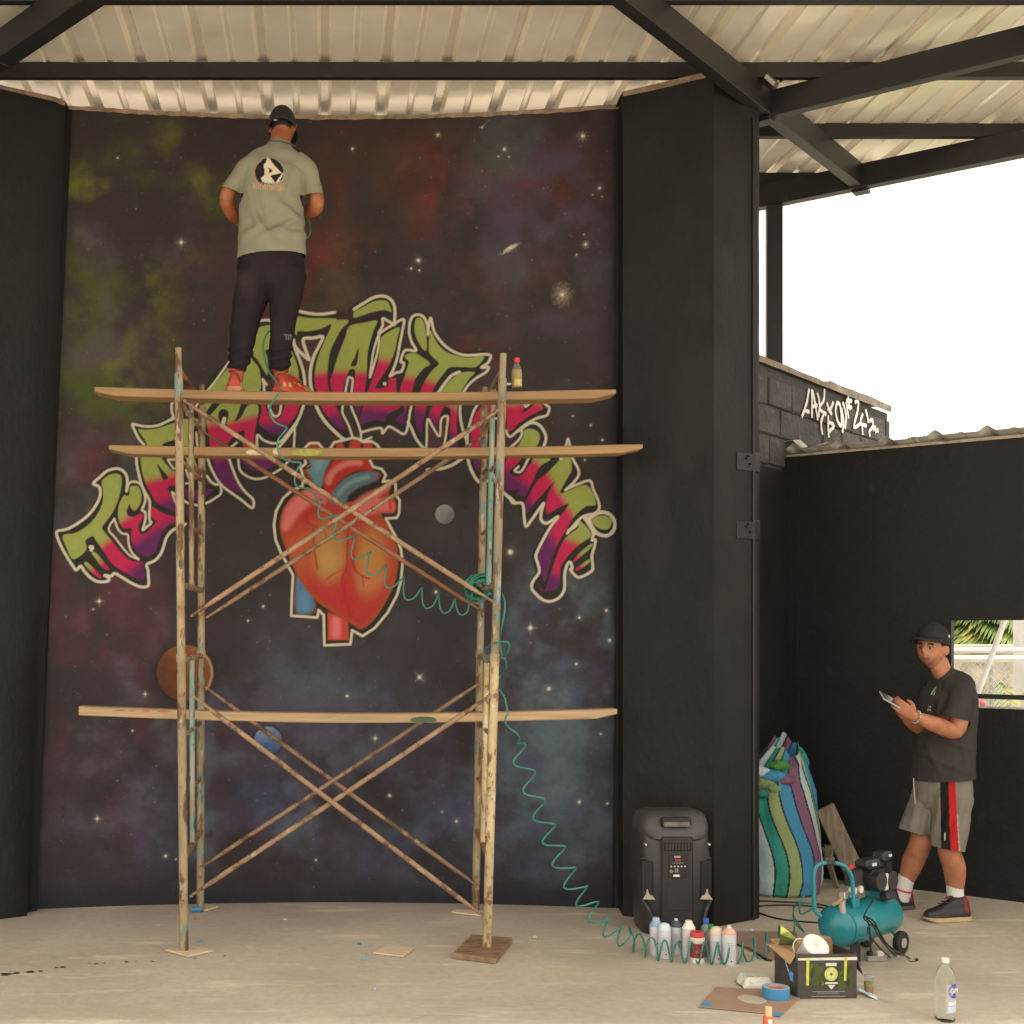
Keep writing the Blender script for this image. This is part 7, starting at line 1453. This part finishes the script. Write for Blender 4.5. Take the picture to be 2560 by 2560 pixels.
for lg in (legL, legR): loft(mb, lg, [.080, .074, (.062, .064), (.062, .066), .041], 20, ref=(0, 1, 0))
fnL, fnR = q2(2396, 2278, -.085), q2(2266, 2255, .16); loft(mb, [fnL+Vector((.0, 0, .03)), fnL+Vector((-.06, -.01, .0)), fnL+Vector((-.12, -.03, -.02))], [.032, .022, .012], 14, ref=(0, 0, 1)); loft(mb, [fnR+Vector((.0, 0, .03)), fnR+Vector((-.05, -.01, .0)), fnR+Vector((-.08, -.03, -.02))], [.030, .018, .010], 14, ref=(0, 0, 1))
hcf2 = head_col(hc2, hF2, hS2, hU2, 1.02, lin((178, 120, 92)), HAIR)
def mcol(co, n_):
    if (co-hc2).length < .16 and co.z > q2(0, 1682, 0).z: return hcf2(co)
    k = .90+.26*mnoise.noise(co*22)+.10*mnoise.noise(co*90); return tuple(x*k for x in lin((172, 114, 84)))
remeshed('body', mb, .0048, 3, m_skin, ma, mcol)
for s_ in (-1, 1):                                   # eyes
    ec = hc2+hS2*(s_*.0275)+hF2*.0835+hU2*.003; mb = MB(); ellipsoid(mb, ec, (.0120, .0060, .0052), (hS2, hF2, hU2), 14, 8); o = mb.build('eye', M('eye_white', (.33, .29, .26), .25), ma); mb = MB(); ellipsoid(mb, ec+hF2*.0045+hS2*.002, (.0052, .003, .0055), (hS2, hF2, hU2), 12, 8); mb.build('iris', M('iris', (.03, .018, .012), .2), o)
    mb = MB(); mb.path([ec+hS2*-.016+hU2*.017+hF2*.003, ec+hU2*.0225+hF2*.007, ec+hS2*.016+hU2*.0165+hF2*.002], [.0025, .0040, .0025], 8); mb.build('eyebrow', M('brow_hair', (.016, .012, .010), .8), ma)
# T-shirt
mb = MB(); loft(mb, [q2(2356, 1966, 0), q2(2358, 1900, 0), q2(2361, 1850, 0), q2(2366, 1795, 0), q2(2370, 1748, 0), q2(2371, 1709, 0), q2(2361, 1688, -.004)], [(.190, .142), (.188, .142), (.182, .140), (.178, .132), (.182, .112), (.156, .090), (.074, .066)], 32, ref=fv)
loft(mb, [q2(2388, 1722, -.06), q2(2405, 1730, -.12), q2(2400, 1762, -.15), q2(2382, 1806, -.165)], [(.086, .083), (.078, .076), (.070, .070), (.074, .072)], 20, ref=(0, 1, .3)); loft(mb, [q2(2352, 1722, .06), q2(2338, 1730, .11), q2(2328, 1762, .135), q2(2320, 1800, .13)], [(.086, .083), (.076, .074), (.066, .066), (.066, .064)], 20, ref=(0, 1, .3))
W3 = fold_noise(8, .009)
def w3(co, n_):
    px, py = proj(co); w_ = W3(co, n_)
    for (x0, y0, x1, y1, a) in ((2330, 1840, 2420, 1870, .011), (2300, 1880, 2400, 1925, .010), (2352, 1735, 2335, 1830, .013), (2400, 1830, 2420, 1930, .011), (2310, 1850, 2350, 1930, .009), (2360, 1740, 2345, 1790, .010)):
        ex_, ey_ = x1-x0, y1-y0; l_ = math.hypot(ex_, ey_); u = ((px-x0)*ex_+(py-y0)*ey_)/l_/l_; d = ((px-x0)*ey_-(py-y0)*ex_)/l_; w_ += a*math.exp(-(d/8)**2)*math.exp(-((u-.5)/.5)**2)
    return w_
def t2col(co, n_):
    px, py = proj(co); k = 1+.12*mnoise.noise(co*14); c_ = lin((59, 56, 54))
    if co.y < YM-.02:
        cx_, cy_ = 2332-(py-1725)*.25, 1725
        if abs(px-cx_) < 7.5 and abs(py-cy_) < 13: c_ = lin((44, 112, 74)) if math.sin(px*.9+py*.7) > -.2 else (lin((176, 160, 60)) if py < 1724 else lin((150, 170, 160)))
        if 2311 < px < 2328 and (1765 < py < 1769 or 1772 < py < 1777) and math.sin(px*1.9) > -.5: c_ = lin((190, 186, 180))
    return tuple(x*k for x in c_)
remeshed('t_shirt', mb, .0045, 3, m_cloth, ma, t2col, w3, [(q2(2356, 1946, 0), (.10, 0, -1), .32), (q2(2382, 1794, -.165), (-.25, 0, -1), .10), (q2(2320, 1790, .13), (0, 0, -1), .085)])
# shorts with side panel
mb = MB(); loft(mb, [q2(2357, 1930, 0), q2(2357, 1965, 0), q2(2356, 2000, 0)], [(.160, .120), (.172, .130), (.172, .132)], 28, ref=fv)
loft(mb, [q2(2378, 1990, -.07), q2(2374, 2050, -.085), q2(2368, 2134, -.095)], [(.118, .118), (.102, .110), (.086, .098)], 24); loft(mb, [q2(2330, 1990, .06), q2(2308, 2035, .07), q2(2280, 2094, .08)], [(.112, .115), (.096, .105), (.082, .095)], 24)
W4 = fold_noise(10, .007)
def shcol(co, n_):
    px, py = proj(co); k = 1+.14*mnoise.noise(co*10); c_ = lin((122, 116, 108)); t_ = (py-1952)/168
    if co.y < YM-.04 and py > 1945:
        b0_, r0_, r1_ = 2350+3*t_, 2371+5*t_, 2388+9*t_
        if b0_ < px < r0_: c_ = lin((34, 30, 30))
        elif r0_ <= px < r1_: c_ = lin((176, 36, 42))
        elif r1_ <= px < r1_+2.2 and t_ > .5: c_ = lin((170, 165, 160))
        if abs(px-2362) < 2.0 and 2082 < py < 2100: c_ = lin((180, 175, 170))
    return tuple(x*k for x in c_)
remeshed('shorts', mb, .0045, 3, m_cloth, ma, shcol, lambda co, n_: W4(co, n_)+.004*math.sin(proj(co)[0]*.22+proj(co)[1]*.05)*min(1, max(0, (proj(co)[1]-1970)/60)), [(q2(2368, 2120, -.095), (-.15, 0, -1), .12), (q2(2284, 2080, .08), (-.25, 0, -1), .115)])
mb = MB(); mb.path(catmull([q2(2284, 1945, -.13), q2(2285, 1975, -.15), q2(2288, 2010, -.15)], 5), .0025, 6); mb.build('drawstring', M('string_grey', (.42, .40, .37), .8), ma)
# socks, shoes
for an, kn in ((q2(2388, 2236, -.085), q2(2387, 2205, -.085)), (q2(2260, 2218, .16), q2(2268, 2188, .145))):
    mb = MB(); mb.path([an.lerp(kn, t_) for t_ in (-1.0, -.3, .2, .6, .95)], [.050, .0475, .0465, .0475, .047], 18); so_ = mb.build('sock', M('sock_white', (.66, .64, .62), .85, var=.06, scale=40, bump=.001, bscale=200), ma)
    mb = MB(); mb.path([an.lerp(kn, -.25), an.lerp(kn, -.10)], [.0492, .0492], 18); mb.build('red_band', M('sock_red', (.55, .05, .06), .8), so_)
def bk_shoe(u, s_, z):
    if u < .16 and z > .03 and abs(s_) < .5: return lin((120, 22, 34)) if z > .05 else lin((40, 34, 34))
    return lin((38, 35, 35)) if u < .8 or z > .05 else lin((52, 48, 46))
gN = G(2414, 2297); gN.y = 7.45; gN.z = 0; shoe(ma, Vector((gN.x, 7.46, .002)), R(190), .275, .11, .115, bk_shoe, (182, 160, 120), (60, 56, 54))
gF = G(2277, 2270); shoe(ma, Vector((gF.x, gF.y, .002)), R(197), .27, .11, .115, bk_shoe, (90, 82, 78), (60, 56, 54))
cp2 = cap(ma, hc2+hU2*.056-hF2*.004, hF2, hS2, (hU2+hF2*-.10).normalized(), (.089, .108, .090), m_capb, True, .085, .040)
q = hc2+hS2*.0*1+hU2*.055; 
for s_ in (1, -1):
    z_ = hc2+hS2*(s_*.084)+hU2*.070-hF2*.022
    if proj(z_)[0] > 2340: mb = MB(); mb.box(z_+hS2*s_*.004, (.014, .004, .018), Vector((0, 1, 0)).rotation_difference(-hS2*s_).to_matrix(), .001); mb.build('cap_badge', M('badge_white', (.55, .54, .52), .5), ma)
# bracelet
bd_ = MB(); dirw = (wL-q2(2340, 1812, -.22)).normalized(); _, s1_, u1_ = frame_of(dirw)
for i in range(18): a = 2*math.pi*i/18; c = wL-dirw*.012+s1_*.036*math.cos(a)+u1_*.036*math.sin(a); ellipsoid(bd_, c, (.0055, .0055, .0055), None, 8, 6)
bd_.build('bracelet', M('bead_mix', (.30, .27, .24), .4, var=.5, scale=70, patch=[((.65, .62, .58), .55, 80.0)]), ma, autosmooth=False)
# phone held in both hands
a, c2 = q2(2202, 1737, -.27), q2(2252, 1765, -.22); ph_ = empty('phone', (a+c2)/2, 'grey smartphone in the hands of the man in charcoal T-shirt', 'phone'); d = (c2-a).normalized(); mid_ = (a+c2)/2
nrm_ = Vector((.35, -.55, .75)); nrm_ = (nrm_-d*nrm_.dot(d)).normalized(); sid = d.cross(nrm_).normalized(); rm_ = Matrix((d, sid, nrm_)).transposed()
mb = MB(); mb.box(mid_, (.152, .074, .009), rm_, .003); mb.build('phone_body', M('phone_shell', (.42, .41, .40), .3, metal=.3), ph_); mb = MB(); mb.box(mid_+nrm_*.0048, (.146, .068, .0015), rm_, .0005); mb.build('screen', M('phone_screen', (.05, .055, .06), .1), ph_)
mb = MB(); mb.box(mid_-nrm_*.0052-d*.05+sid*.015, (.028, .028, .003), rm_, .001); mb.build('camera_bump', M('phone_lens', (.03, .03, .03), .15), ph_)
